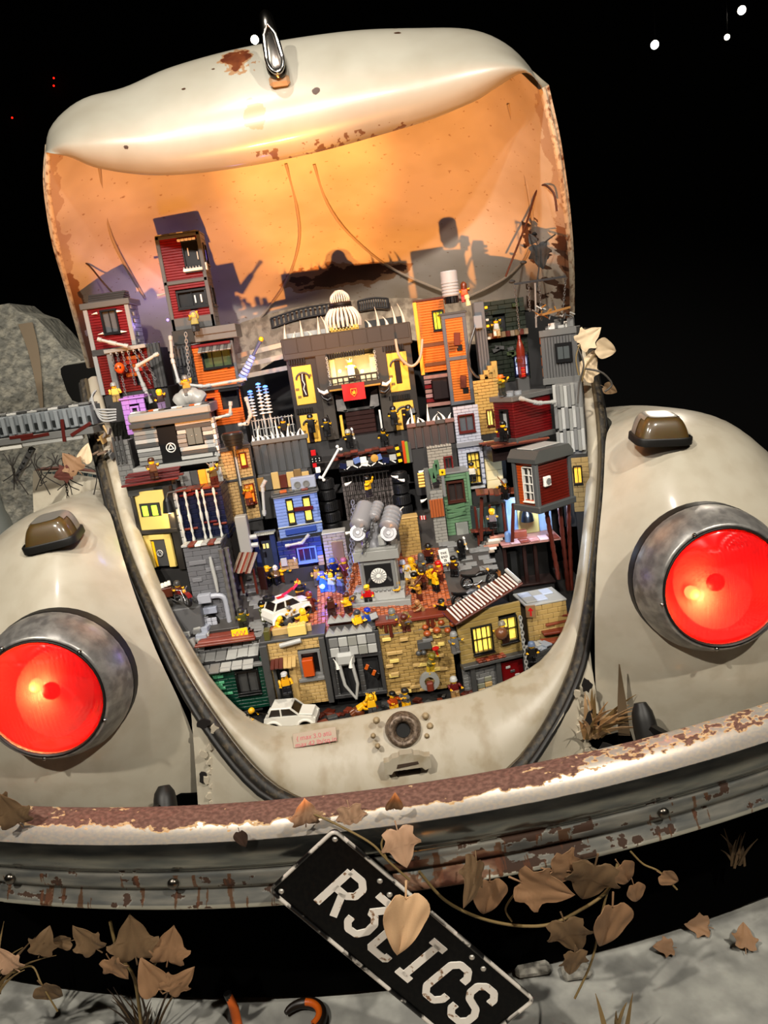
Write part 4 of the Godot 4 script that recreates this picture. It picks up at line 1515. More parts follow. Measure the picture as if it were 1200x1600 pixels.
func front_row() -> void:
	# dark green house under grey and rust-red roof plates
	var b := bld("green_house", "dark green brick house with black-framed shuttered window under grey and red roof plates", [318, 1118], [425, 1104], [305, 1040], 1.21, 1.21, .10)
	core(b)
	var wn := [.56,.30,.90,.78]
	wall(b,0, pl(GN),.0064, [wn, [.0,.5,.16,.82]], [0,0,1,.86])
	wall(b,1, pl(GN),.0096, [])
	var pt := G.new()
	for i in 9:
		for j in 4:
			if R.randf() < .55 + .06 * i - j * .16: pt.box(V(.012 + j * .011 + (i % 2) * .004,.028 + i * .0055,.0), V(.0105,.005,.0022),.0006)
	pt.box(V(.015,.078,0), V(.062,.0052,.003),.0006)
	tag(put("pale_green_bricks", pt, pc(.34, .66, .48), b.t), "", "", "", "stuff")
	win(b,0, wn, pl(BK), pl(DG),2,1,.004)
	bx(b, "shutter_box", pl(OR), .004, b.h * .55, -.004, .013, .014, .008)
	bx(b, "lintel_slab", pl(MG), 0, b.h * .84, -.004, b.w, .006, .010)
	var rcol := [MG, LG, LG, MG, RB, LG, MG]
	for r in 3: boards(b, rcol,-.012 + r * .008, b.h * .90 + r * .010,.012 - r * .026,6,.0195,.034, true,.0034,.006,.30)
	boards(b, [RB, RB, BR],.012, b.h * .90 + .034,-.055,4,.012,.085, false,.0036,.012,.25)
	boards(b, [LG, LG, MG],.004, b.h * .90 + .032,-.092,3,.014,.10, false,.0036,.012)
	boards(b, [RB, Color(.50,.22,.16), RB],.004, b.h * .90 + .034,-.022,3,.0105,.105, false,.0036,.012,.1)
	# tan house with the dark doorway and orange crate window
	b = bld("tan_house", "tan brick house with a dark doorway and an orange crate in its grey window", [426, 1108], [523, 1094], [417, 1006], 1.21, 1.21, .10)
	core(b)
	wall(b,0, pl(TN),.0064, [[.12,.0,.36,.66], [.55,.42,.90,.82]], [.1,0,1,1],.016)
	bx(b, "pillar", pl(DG), -.002, 0, -.004, .013, b.h, .014)
	bx(b, "pillar", pl(DG), b.w - .010, 0, -.004, .010, b.h, .012)
	bx(b, "door_frame", pl(DG), b.w * .12, 0, -.003, .006, b.h * .68, .009)
	bx(b, "brick_pier", pl(TN), b.w * .38, 0, 0, .011, b.h * .66, .004)
	win(b,0, [.55,.42,.90,.82], pl(MG), pl(BK),1,1,.005)
	bx(b, "orange_crate", pc(.70, .27, .05), b.w * .60, b.h * .46, -.002, .019, .031, .014)
	bx(b, "window_ledge", pl(MG), b.w * .5, b.h * .36, 0, .046, .006, .006)
	boards(b, [BR, TN, RB, TN, BR, TN, BR],.012, b.h * .70,.020,6,.0075,.024, true,.0032,.002,.5)
	roof(b, pl(DG),.005,.002)
	bx(b, "roof_parapet", pl(TN), .02, b.h + .005, -.03, .07, .012, .012)
	bx(b, "roof_parapet", pl(OL), .008, b.h + .005, -.02, .010, .018, .020)
	var ba := G.new()
	ba.tube([V(.034, b.h - .004,.008), V(.072, b.h + .001,.008)],.0045,10)
	put("grey_barrel", ba, pl(LG), b.t)
	bx(b, "brick_step", pl(CR), .050, b.h + .006, -.020, .032, .018, .018)
	studs(b, pl(CR),.050,-.020,4,2, b.h + .024)
	# grey workshop with zigzag roof and the claw machine
	b = bld("grey_workshop", "dark grey workshop with white zigzag roof rows and a hydraulic claw arm", [524, 1092], [606, 1086], [520, 992], 1.21, 1.205, .09)
	core(b)
	wall(b,0, pl(DG),.0096, [[.12,0,.52,.62], [.62,.08,.95,.62]], [0,0,1,.66],.03)
	framing(b, pc(.20,.20,.20),.007, [.64])
	for i in 10:
		bx(b, "grey_panel", pl([LG, MG, LG, Color(.5, .5, .47)][i % 4]), .006 + (i % 5) * .0165, b.h * .68 + (i / 5) * .018, .002 + R.randf() * .002, .0155, .0165, .004)
	for r in 2:
		var zz := PackedVector2Array([U(0,0)])
		for i in 6: zz.append_array([U(i * .0136,.003), U(i * .0136 + .0068,.012)])
		zz.append_array([U(.0816,.003), U(.0816,0)])
		var g := G.new()
		g.x = T(V(.002 + r * .002, b.h + .000 + r * .012,.002 - r * .03))
		g.plate(zz,-.008,.012)
		put("zigzag_ridge", g, pl(LG), b.t)
		bx(b, "roof_step", pl(RB if r else DG), .004, b.h - .003 + r * .008, -.03 - r * .03, b.w - .008, .008, .026)
	bx(b, "machine_hood", pl(LG), b.w * .14, b.h * .54, -.002, .033, .024, .016, .005)
	for x in [.20,.44]:
		var g := G.new()
		g.tube([V(b.w * x, b.h * .56,.012), V(b.w * x + .004, b.h * .25,.012), V(b.w * .42, b.h * .02,.014)], [.0035,.003,.0022],8)
		put("hydraulic_arm", g, pl(LG), b.t)
		tusk(b.t, V(b.w * x - .003, b.h * .52,.014),.020,.004,-.006 if x < .3 else .006)
	for i in 4: bx(b, "hazard_stripe", pl(BK if i % 2 else OR), b.w * .66 + i * .0055, b.h * .42 - i * .006, .003, .0056, .010, .003, .0004, null, -.5)
	# rough tan cliff wall
	b = bld("tan_cliff_wall", "rough tan brick retaining wall with a brown dripping top edge below the plaza", [605, 1088], [716, 1080], [602, 975], 1.215, 1.215, .05)
	wall(b, 0, pc(.60, .49, .28), .0064, [], [0, 0, 1, 1], .018, "brick_courses", .012, .0035)
	core(b, Color(.35,.28,.16),.004)
	for i in 26: bx(b, "proud_brick", pl(TN if i % 3 else CR), R.randf() * (b.w - .02), R.randf() * (b.h - .02), .001, .012 + .008 * R.randf(), .0062, .003 + R.randf() * .003)
	bx(b, "brown_edge", pl(RB), -.002, b.h, -.03, b.w + .004, .006, .036)
	for i in 7: bx(b, "brown_drip", pl(BR), .004 + i * .008 + (.05 if i > 3 else .0), b.h - .005 - .010 * (i % 3), .002, .006, .008 + .010 * (i % 3), .003)
	var gt := thing("toy_gun_turret", "small grey gun turret with skull figures fixed on the tan wall", "toy turret", W(663, 1008, 1.20))
	var gb := B.new(); gb.t = gt; gb.w = .03; gb.h = .02; gb.d = .01
	bx(gb, "housing", pl(DG), -.012, -.006, -.008, .024, .014, .014)
	bx(gb, "top_plate", pl(MG), -.002, .007, -.008, .018, .005, .012)
	for x in [-.012,-.003]:
		var g := G.new(); g.ball(V(x, -.012, .004), Vector3.ONE * .005, 10); put("skull", g, pl(DG), gt)
	var wh := thing("stone_disc", "round grey wheel standing against the foot of the tan wall", "toy wheel", W(671, 1064, 1.19))
	var wg := G.new()
	wg.x = Transform3D(Basis(Vector3.RIGHT, PI / 2), Vector3())
	wg.lathe([U(.009,-.004), U(.0175,-.004), U(.0175,.004), U(.009,.004), U(.009,-.004)],24, false)
	put("rim", wg, pc(.52, .52, .5), wh)
	var wl := G.new(); wl.box(V(-.006, -.017, -.003), V(.012, .017, .012), .002); put("hub_block", wl, pl(RB), wh)
	# right front house under the slatted roof
	b = bld("slat_roof_house", "olive tan house with barred lit windows under a sloping roof of white slats", [728, 1092], [826, 1072], [714, 968], 1.20, 1.225, .09)
	core(b)
	var w1 := [.20,.52,.52,.86]; var w2 := [.64,.58,.92,.90]
	wall(b,0, pc(.56,.47,.26),.0096, [w1, w2], [0,.42,1,1.05],.0)
	wall(b, 0, pl(MG), .0064, [[.58, .0, .96, .36]], [0, 0, 1, .40], .02, "grey_courses")
	win(b,0, w1, pl(BK), glow(LIT,.9),4,2,.003)
	win(b,0, w2, pl(BK), glow(LIT,.7),2,2,.003)
	bx(b, "wooden_door", pl(DR), b.w * .60, 0, -.004, b.w * .34, b.h * .34, .006)
	for i in 3: bx(b, "door_plate", pl(LG if i != 1 else DG), b.w * .66 + i * .008, b.h * (.26 - .06 * i), .002, .009, .005, .002)
	bx(b, "ledge", pl(DG), -.002, b.h * .40, -.004, b.w * .98, .006, .018)
	for i in 14: bx(b, "roof_tile", pl([Color(.52, .22, .12), RB, BR][i % 3]), b.w * .22 + (i % 7) * .0075, b.h * .41 + .006, -.002 + (i / 7) * .009, .0072, .003, .0085, .0006, null, .05)
	for x in [.10, .5]: bx(b, "grey_post", pl(DG), b.w * x, 0, .001, .009, b.h * .40, .008)
	for i in 6:
		bx(b, "paving_block", pl([TN, MG, Color(.5, .5, .42)][i % 3]), b.w * .2 + (i % 2) * .014, .004 + (i / 2) * .010, .0, .0135, .009, .003)
	for i in 5:
		var g := G.new(); g.ball(V(b.w * (.06 + i * .14), b.h * (.96 + .05 * i), .003), Vector3.ONE * .0014, 6); put("rivet", g, pl(WH), b.t)
	# roof: brown board with white slats, rising to the right
	var e0 := W(708,966,1.19); var e1 := W(806,906,1.235)
	var rd := thing("slatted_roof", "sloping brown roof board laid with white slats over the olive house", "toy roof", e0)
	var ex := (e1 - e0).normalized(); var ez := V(0,-.34,.94); ez = (ez - ex * ez.dot(ex)).normalized()
	rd.basis = Basis(ex, ez.cross(ex), ez)
	var rg := G.new(); rg.box(V(-.006, -.004, -.028), V((e1 - e0).length() + .01, .004, .044), .001); put("board", rg, pl(BR), rd)
	for i in 19:
		var g := G.new(); var l := .038 + R.randf() * .004
		g.box(V(.0,.0,-.026), V(.0034,.003, l),.0008)
		put("slat", g, pc(.80, .77, .74), rd, Transform3D(Basis(Vector3.UP, (R.randf() - .5) * .12), V(.002 + i * (e1 - e0).length() / 19.5, .0002, 0)))
	var rc := G.new(); rc.tube([V((e1 - e0).length(), .002, .012), V((e1 - e0).length() + .002, .004, -.03)], .004, 8); put("ridge_pipe", rc, pl(LG), rd)
	# post with chain
	var cp := thing("chained_post", "thin grey post wrapped in chain at the corner of the olive house", "toy post")
	var c0 := W(812,962,1.215); var c1 := W(826,1078,1.205)
	var pg := G.new(); pg.tube([c1, c0], .0026, 8); put("post", pg, pl(MG), cp)
	chain(cp, c0 + V(0,0,.004), c1 + V(.001,.01,.004),.0, pl(LG),.009)
	# tan block with the arrow sign, and the brown steps
	b = bld("arrow_block", "tan brick block bearing a red arrow sign beside brown steps", [828, 1010], [890, 1000], [822, 950], 1.26, 1.27, .07, "toy wall", .1)
	wall(b,0, pc(.66,.55,.33),.0096, [], [0,0,1,1],.02)
	roof(b, pl(LG),.004,.001)
	for i in 5: bx(b, "ice_plate", pl([Color(.70, .74, .82), LG][i % 2]), .004 + (i % 3) * .02, b.h + .004, -.06 + (i / 3) * .025, .022, .003, .026)
	core(b, Color(.3,.24,.14),.004)
	var sg := thing("arrow_sign", "brown-framed sign with a red arrow pointing up on the tan block", "sign", W(829, 955, 1.252), -.15)
	var s1 := G.new(); s1.box(V(-.009, -.012, -.002), V(.018, .023, .003), .0006); put("board", s1, pc(.50, .38, .26), sg)
	var s2 := G.new(); s2.plate(PackedVector2Array([U(-.0015,-.009), U(.0015,-.009), U(.0015,.001), U(.005,.001), U(0,.008), U(-.005,.001), U(-.0015,.001)]),.001,.0005)
	put("arrow", s2, pc(.7, .05, .08), sg)
	var st := thing("brown_steps", "flight of brown toy steps climbing past the tan arrow block", "toy steps", W(848, 1042, 1.22))
	for i in 7:
		var g := G.new(); g.box(V(0,0,0), V(.045,.004,.020),.0006)
		put("tread", g, pl([RB, Color(.5, .24, .15)][i % 2]), st, Transform3D(Basis(Vector3.UP, .15 * (i % 3) - .1), V(-.012 + i * .006, i * .0115, -i * .012)))
	var st2 := G.new(); st2.box(V(-.02, -.08, -.10), V(.085, .082, .098)); put("step_base", st2, pc(.10, .07, .05), st)
	b = bld("grey_plate_stack", "low dark shed with pale grey roof plates beside the cream lip", [842, 1075], [880, 1040], [838, 1022], 1.20, 1.23, .05, "toy building", .03)
	wall(b,0, pl(DG),.0096, [])
	for i in 6: bx(b, "grey_plate", pl([LG, Color(.55, .58, .62)][i % 2]), (i % 3) * .013, b.h + (i / 3) * .003, -.035 + (i % 2) * .012, .016, .0032, .022)
	core(b, DG,.004)

func plaza_things() -> void:
	# statue of twin machine heads on a grey pedestal
	var base := gfl(598,948)
	var t := thing("statue_pedestal", "grey stone pedestal with a white fan emblem on its dark front panel", "toy pedestal", base, -.12)
	var b := B.new(); b.t = t; b.w = .1; b.d = .06; b.h = .08
	var gy := pc(.52,.52,.50)
	bx(b, "base_step", gy, -.062, -.016, -.060, .115, .026, .062)
	bx(b, "base_step", pl(LG), -.052, .010, -.056, .095, .018, .050)
	bx(b, "shaft", gy, -.034, .028, -.050, .068, .060, .042)
	bx(b, "front_panel", pc(.09, .09, .09), -.025, .036, -.009, .050, .044, .003)
	bx(b, "cornice", gy, -.042, .088, -.056, .084, .018, .054)
	bx(b, "top_slab", gy, -.038, .106, -.052, .076, .005, .048)
	for x in [-.031, .025]: bx(b, "panel_jamb", pl(MG), x, .032, -.009, .006, .052, .004)
	for i in 12: bx(b, "dentil", pl(MG), -.050 + i * .0078, .027, -.0075, .006, .004, .003)
	var em := G.new()
	em.x = Transform3D(Basis(Vector3.RIGHT, PI / 2), V(0,.058,-.006))
	em.lathe([U(0,.003), U(.003,.003), U(.0035,.001), U(.0145,.0005), U(.0145,-.001)],24, false)
	var ep := put("fan_emblem", em, pl(WH), t)
	for i in 16:
		var g := G.new()
		g.x = Transform3D(Basis(Vector3.BACK, TAU * i / 16), V(0,.058,-.0052))
		g.box(V(-.0009,.0045,0), V(.0018,.0095,.0016),.0004)
		put("fan_blade", g, pl(LG), ep)
	for s in [-1.0,1.0]:
		var g := G.new(); g.x = Transform3D(Basis(Vector3.BACK, s * .6), V(s * .019, .050, -.007)); g.box(V(-.002, -.005, 0), V(.004, .011, .0015)); put("dark_leaf", g, pl(DG), t)
	# the statue itself
	var so := base + V(0,.111,-.026)
	var s := thing("machine_statue", "pale grey statue like a twin-cylinder engine bound in chains on the pedestal", "toy statue", so)
	s.scale = Vector3.ONE * 1.12
	var pg := pc(.47,.47,.48)
	var tk := G.new()
	tk.lathe([U(.015,.0), U(.014,.006), U(.0105,.012), U(.012,.024), U(.014,.034), U(.008,.042), U(0,.043)],14)
	put("trunk_column", tk, pg, s)
	var cyl := func(q0: Vector3, q1: Vector3, r: float, ribs: bool) -> G:
		var g := G.new()
		var p := []; var rr := []
		for i in 17:
			var f := i / 16.0
			p.append(q0.lerp(q1, f))
			var e := minf(f,1.0 - f) * 8.0
			rr.append(r * minf(1.0, sqrt(clampf(e,.08,1.0))) * (1.0 - (.10 if ribs and i % 3 == 0 else .0)))
		g.tube(p, rr,18)
		return g
	put("left_cylinder", cyl.call(V(-.021, .036, .026), V(-.002, .066, -.020), .016, false), pg, s)
	put("small_cylinder", cyl.call(V(.004, .046, .014), V(.018, .066, -.016), .010, true), pg, s)
	put("right_cylinder", cyl.call(V(.026, .028, .024), V(.040, .052, -.014), .016, true), pg, s)
	for q in [[-.022,.032,.030,.013], [.026,.024,.028,.013]]:
		var g := G.new()
		g.x = Transform3D(Basis(Vector3.RIGHT, PI / 2 - .4), V(q[0], q[1], q[2]))
		g.lathe([U(0,.004), U(.003,.004), U(.0035,.002), U(.008,.0025), U(.0085,.001), U(q[3],.001), U(q[3],-.006)],20, false)
		put("end_disc", g, pg, s)
	for q in [[-.014,.0,.012,.016], [.014,.0,.012,.02], [.02,.0,-.01,.03]]:
		var g := G.new(); g.box(V(q[0] - .006, 0, q[2] - .006), V(.012, q[3], .012), .003); put("foot_block", g, pl(LG), s)
	tusk(s, V(.046,.045,.0),.012,.004,.010)
	for q in [[[-.012,.068,-.004], [-.010,.030,.040]], [[.008,.050,.026], [-.020,-.004,.024]]]:
		chain(s, V(q[0][0], q[0][1], q[0][2]), V(q[1][0], q[1][1], q[1][2]),.0, pl(DG),.008)
	var hc := thing("hanging_chain", "long grey chain running from the statue down to the plaza beside the pedestal", "chain")
	for q in [[[551,782,1.40], [549,850,1.34]], [[549,850,1.34], [541,935,1.285]], [[556,790,1.39], [546,900,1.30]]]:
		chain(hc, W(q[0][0], q[0][1], q[0][2]), W(q[1][0], q[1][1], q[1][2]),.004, pc(.40,.40,.46),.010)
	# columns of tyres either side of the gate
	var ty := [[520,832,.0145], [522,809,.0145], [520,790,.0145], [519,772,.0145], [516,755,.0125]]
	var y0 := gfl(521,835)
	for k in 2:
		var foot := gfl(521,832) if k == 0 else gfl(634,822)
		for i in 5:
			var r := [.0195,.0185,.0185,.0165,.0160][i] as float
			tyre("black tyre, %s in the stack %s" % [["lowest", "second from bottom", "middle one", "second from top", "topmost"][i], ["next to the blue house", "past the statue"][k]], foot + V(.001 * sin(i * 2.0 + k), i * .0235, .0), r, .0225, "tyre columns")
	for q in [[545,757,1], [546,833,1], [518,833,-1], [616,745,-1], [660,738,1], [663,783,1], [626,750,-1], [530,838,1]]:
		var sp := thing("white_tusk", "white curved tusk poking from the tyre stack near %s" % ["gate top", "its foot by the gate", "its foot by the blue house", "the gate edge", "its top far side", "the statue head", "the chain wrap", "the pedestal"][[545, 546, 518, 616, 660, 663, 626, 530].find(q[0])], "tusk", W(q[0] - q[2] * 6, q[1], 1.462), 0, "tyre stack tusks")
		var g := G.new(); var p := []
		for i in 6: p.append(V(q[2] * .014 * i / 5.0,.005 * pow(i / 5.0,2.0),.004))
		g.tube(p, [.0036, .0035, .003, .0022, .0014, .0004], 7); put("horn", g, pl(WH), sp)
	# gate of dark bars
	var gb := bld("barred_gate", "dark iron gate of thin vertical bars between the two tyre columns", [545, 812], [617, 802], [541, 740], 1.53, 1.53, .01, "gate")
	for i in 12: bx(gb, "bar", pc(.16, .15, .14), gb.w * (i + .3) / 12.2, 0, -.002, .0022, gb.h * (.96 + .04 * (i % 2)), .0022)
	for v in [.1, .5, .92]: bx(gb, "cross_rail", pc(.16, .15, .14), 0, gb.h * v, -.003, gb.w, .0026, .0026)
	var bk := bld("pebbled_wall", "dull grey studded wall seen behind the gate bars", [543, 814], [620, 803], [539, 735], 1.565, 1.565, .02, "toy wall", .1)
	wall(bk, 0, pc(.40, .37, .36), .0096, [], [0, 0, 1, 1], .0096, "brick_courses", .008, .003)
	core(bk, DG,.004)
	# beam above the gate
	var be := bld("gate_beam", "beam of blue and white scraps and brown boards over the gate", [530, 738], [622, 724], [528, 706], 1.51, 1.51, .02, "toy beam")
	bx(be, "dark_beam", pl(BK), 0, 0, -.012, be.w, .012, .014)
	for i in 8: bx(be, "scrap_tile", pl([NB, LG, BL, WH, DG, BL, NB, LG][i]), .003 + i * be.w / 8.3, .006 + .004 * (i % 3), .002, be.w / 8.6, .012, .004, .0008, null, (i % 3 - 1) * .25)
	for i in 9:
		var g := G.new(); g.box(V(0, 0, -.001), V(.011, .0022, .002)); put("truss_bar", g, pl(WH), be.t, Transform3D(Basis(Vector3.BACK, .6 if i % 2 else -.6), V(.004 + i * be.w / 9.4, .004 if i % 2 else .010, .004)))
	var dsk := G.new(); dsk.x = Transform3D(Basis(Vector3.RIGHT, PI / 2), V(be.w * .62, .020, .006)); dsk.lathe([U(0, .002), U(.008, .001), U(.008, -.001)], 16, false); put("gold_disc", dsk, pc(.70, .52, .22), be.t)
	bx(be, "emblem_plate", pl(WH), be.w * .38, .012, .004, .013, .014, .003)
	for i in 8: bx(be, "brown_board", pl([RB, BR][i % 2]), i * be.w / 8.4, be.h - .010 + (i % 3) * .002, -.012 + (i % 2) * .004, be.w / 8.0, .0045, .02)
	# flag-like torn panel beside the left tyre column
	var fl := thing("torn_flag", "torn red, white and blue panel with black star field beside the gate beam", "flag", W(497, 745, 1.49), .1)
	for i in 5:
		var g := G.new(); g.box(V(-.007 + (i % 2) * .004, i * .012 - .004, -.001), V(.012 - .002 * (i % 3), .0118, .002), .0006); put("flag_piece", g, pl([NB, WH, Color(.7, .06, .08), BK, Color(.7, .06, .08)][i]), fl)
	var fs := G.new(); fs.box(V(-.009, .03, .001), V(.022, .012, .002), .0006); put("star_field", fs, pl(BK), fl)
	for i in 6: 
		var g := G.new(); g.ball(V(-.006 + (i % 3) * .007, .033 + (i / 3) * .005, .0032), V(.0012, .0012, .0005), 6); put("white_star", g, pl(WH), fl)
	var bo := thing("big_bone", "long white bone leaning beside the torn flag", "toy bone", W(517, 735, 1.485))
	var bg := G.new(); bg.tube([W(503,748,1.485) - bo.position, W(530,700,1.485) - bo.position],.0026,8)
	for q in [[503,748], [530,700]]:
		for x in [-1.0,1.0]: bg.ball(W(q[0] + x * 3, q[1] + x * 2,1.485) - bo.position, Vector3.ONE * .0036,8)
	put("shaft", bg, pl(WH), bo)
	# blue house
	var b2 := bld("blue_house", "pale blue plank house with four small yellow-lit panes and a dark red board", [438, 842], [505, 830], [430, 778], 1.41, 1.42, .05, "toy building", .12)
	core(b2)
	var pb := pc(.44,.52,.74)
	var hw := [[.26,.32,.42,.60], [.26,.62,.42,.90], [.64,.32,.82,.60], [.64,.62,.82,.90]]
	wall(b2,0, pb,.0064, hw, [0,0,1,1],.0)
	wall(b2,1, pl(BL),.0064, [], [0,0,1,1],.0)
	for r in hw: win(b2,0, r, pl(BK), glow(LIT,1.1),1,1,.0018)
	bx(b2, "red_board", pc(.30, .05, .05), b2.w * .42, b2.h * .60, .003, b2.w * .44, .008, .003, .0006, null, -.05)
	bx(b2, "sill_stripe", pc(.16, .25, .55), b2.w * .14, b2.h * .06, .001, b2.w * .72, .012, .003)
	for v in [.24, .98]: bx(b2, "white_trim", pl(LG), -.001, b2.h * v, .0, b2.w + .002, .003, .003)
	roof(b2, pl(DG),.005,.004)
	for i in 6: bx(b2, "roof_plate", pl([DG, OR, DG, MG, RB, DG][i]), i * b2.w / 6.1, b2.h + .005, -.02 - (i % 2) * .01, b2.w / 6.3, .003, .02)
	var sp := bld("speaker_box", "light grey box with two round grey fans on the blue house roof", [456, 766], [494, 760], [454, 748], 1.43, 1.43, .016, "toy machine", .012)
	bx(sp, "case", pc(.56, .58, .64), 0, 0, -.016, sp.w, sp.h, .016, .001)
	for x in [.26,.62]:
		var g := G.new(); g.x = Transform3D(Basis(Vector3.RIGHT, PI / 2), V(sp.w * x, sp.h * .4, 0)); g.lathe([U(0, .001), U(.004, .001), U(.0045, .002), U(.0068, .002), U(.0068, -.001)], 18, false); put("fan", g, pl(MG), sp.t)
	# porch below the blue house
	var po := bld("blue_porch", "dark blue porch wall with pipe and barred window under the pale blue house", [440, 892], [508, 884], [438, 846], 1.37, 1.37, .04, "toy building", .06)
	core(po)
	wall(po,0, pc(.10,.16,.38),.0096, [[.40,.18,.86,.66]], [0,.35,1,1],.02)
	wall(po, 0, pc(.58, .48, .32), .0064, [[.40, .0, .86, .66]], [0, 0, 1, .35], .016, "tan_courses")
	win(po,0, [.42,.18,.86,.70], pc(.36,.48,.78), pl(NB),3,1,.003)
	bx(po, "white_block", pl(LG), .002, po.h * .16, .001, .012, .016, .004)
	pipe("pale pipe running across the dark blue porch to a black joint", [[446, 853, 1.36], [472, 848, 1.36], [482, 836, 1.362]], .0026, LG)
	pipe("grey drain pipe rising with a bent top left of the blue house", [[413, 806, 1.40], [410, 760, 1.41], [414, 752, 1.41]], .0030, LG)
	# low walls
	var lw := bld("tan_low_wall", "tan brick pier between the pedestal and the street on the green house side", [629, 872], [660, 868], [627, 812], 1.40, 1.40, .03, "toy wall", .06)
	wall(lw,0, pc(.62,.50,.28),.0064, [], [0,0,1,1],.016); core(lw, TN,.003); roof(lw, pl(TN),.003,.001)
	lw = bld("grey_low_wall", "pale brick pier standing at the foot of the blue-side tyre column", [511, 886], [546, 880], [508, 836], 1.375, 1.375, .03, "toy wall", .06)
	wall(lw,0, pc(.55,.51,.47),.0064, [], [0,0,1,1],.018); core(lw, MG,.003); roof(lw, pl(LG),.003,.001)
	bx(lw, "stained_panel", pc(.46, .36, .27), lw.w * .35, .004, .0, lw.w * .5, lw.h * .7, .002)
	# crashed white car with its wheels in the air, lit by a magenta lamp
	var wp := gfl(452,966)
	toy_car("wrecked white toy car with black wheels and red panels piled on it in the plaza", wp, Basis(Vector3.UP, .62), false)
	var rt := thing("red_tail_panel", "crushed magenta and red panel lying on the wrecked white car", "toy wreckage", wp + V(.006, .0455, .0), .62)
	for i in 4:
		var g := G.new(); g.box(V(-.006, -.001, -.003), V(.014, .003, .006), .0008); put("red_shard", g, pl([Color(.75, .04, .10), Color(.80, .08, .30)][i % 2]), rt, Transform3D(Basis(Vector3.BACK, .2 * i), V(-.018 + i * .011, .003 * i, 0)))
	for q in [[-.028, .014, "nearer the graffiti board"], [.026, -.022, "nearer the pedestal"]]:
		tyre("small black wheel lying on the wrecked white car, the one %s" % q[2], wp + V(q[0], .0445, q[1]), .0105, .008, "wreck wheels")
	var bl := thing("skull_ball", "small white ball with a black spot on the front of the plaza", "ball", gfl(459, 996) + V(0, .008, 0))
	var g5 := G.new(); g5.ball(Vector3(), Vector3.ONE * .0072, 14); put("ball_shell", g5, pl(WH), bl)
	var g6 := G.new(); g6.ball(V(.0, -.001, .0062), V(.0028, .0032, .0016), 10); put("black_spot", g6, pl(BK), bl)
	motorcycle("red and black toy motorcycle standing behind the blue-lit figures", 470, 897, 0, 30, Color(.35, .05, .12))
	motorcycle("black and silver toy motorcycle parked above the slatted roof", 736, 944, 0, 14, Color(.30, .31, .33))
	motorcycle("second black toy motorcycle parked behind the silver one", 750, 916, 0, 10, BK)
	var sb := thing("graffiti_board", "yellow board with pink zigzag scribble at the edge of the left street", "sign", gfl(376, 996), .12)
	var g7 := G.new(); g7.box(V(-.0145, .0, -.001), V(.029, .017, .002), .0005); put("board", g7, pc(.95, .78, .10), sb)
	var g8 := G.new(); g8.tube([V(-.011, .010, .0014), V(-.008, .006, .0014), V(-.004, .013, .0014), V(-.001, .004, .0014), V(.003, .013, .0014), V(.006, .005, .0014), V(.010, .012, .0014)], .0008, 5); put("scribble", g8, pc(.85, .10, .35), sb)
	var nb := thing("protest_sign", "white placard lettered THE END IS NIGH held above the crowd", "sign", gfl(699, 892) + V(0, .012, 0), -.1)
	nb.rotate_z(.12)
	var n1 := G.new(); n1.box(V(-.0095, 0, -.0008), V(.019, .032, .0016), .0005); put("placard", n1, pl(WH), nb)
	var n2 := G.new(); n2.tube([V(0, -.012, 0), V(0, .002, 0)], .0009, 6); put("stick", n2, pl(BR), nb)
	var wl := ["THE", "END", "IS", "NIGH"]
	for i in 4: put("lettering", words(wl[i], .0062), pl(BK), nb, T(V(0, .0245 - i * .0074, .001)))
	for k in 9:                                     # loose heads of brown rock below the silver motorcycle
		var q: Array = [[700,985], [683,985], [668,990], [690,972], [676,975], [665,980], [708,975], [695,960], [720,968]][k]
		var rk := thing("brown_boulder", "round rust-brown boulder %s" % ["lowest in the heap before the slatted roof", "on the brown edge over the tan wall", "beside the crawling figure's legs", "just under the silver motorcycle", "in the middle of the boulder heap", "farthest from the slatted roof", "touching the slatted roof's low corner", "at the black-clad figure's feet", "under the motorcycle's rear wheel"][k], "boulder", gfl(q[0], q[1] + 4), 0, "rust boulders")
		var g := G.new(); g.ball(V(0, .005, 0), V(.0075, .006, .0075) * (.8 + .3 * R.randf()), 10); put("stone", g, pc(.56, .26, .10), rk)
	# blue-white beam lamp in the middle of the crowd
	var lp := thing("blue_lamp", "small glowing blue-white lamp among the crowd left of the pedestal", "lamp", gfl(505, 925) + V(0, .012, 0))
	var lg := G.new(); lg.ball(Vector3(), Vector3.ONE * .006, 10); put("glowing_bulb", lg, glow(Color(.45, .62, 1.0), 3.0), lp)
	lamp("omni", "blue_lamp_light", gfl(505, 925) + V(0, .05, .03), Color(.35, .45, 1.0), .007, .01)
	lamp("omni", "pink_lamp_light", gfl(470, 930) + V(0, .06, .035), Color(1.0, .25, .45), .001, .01)

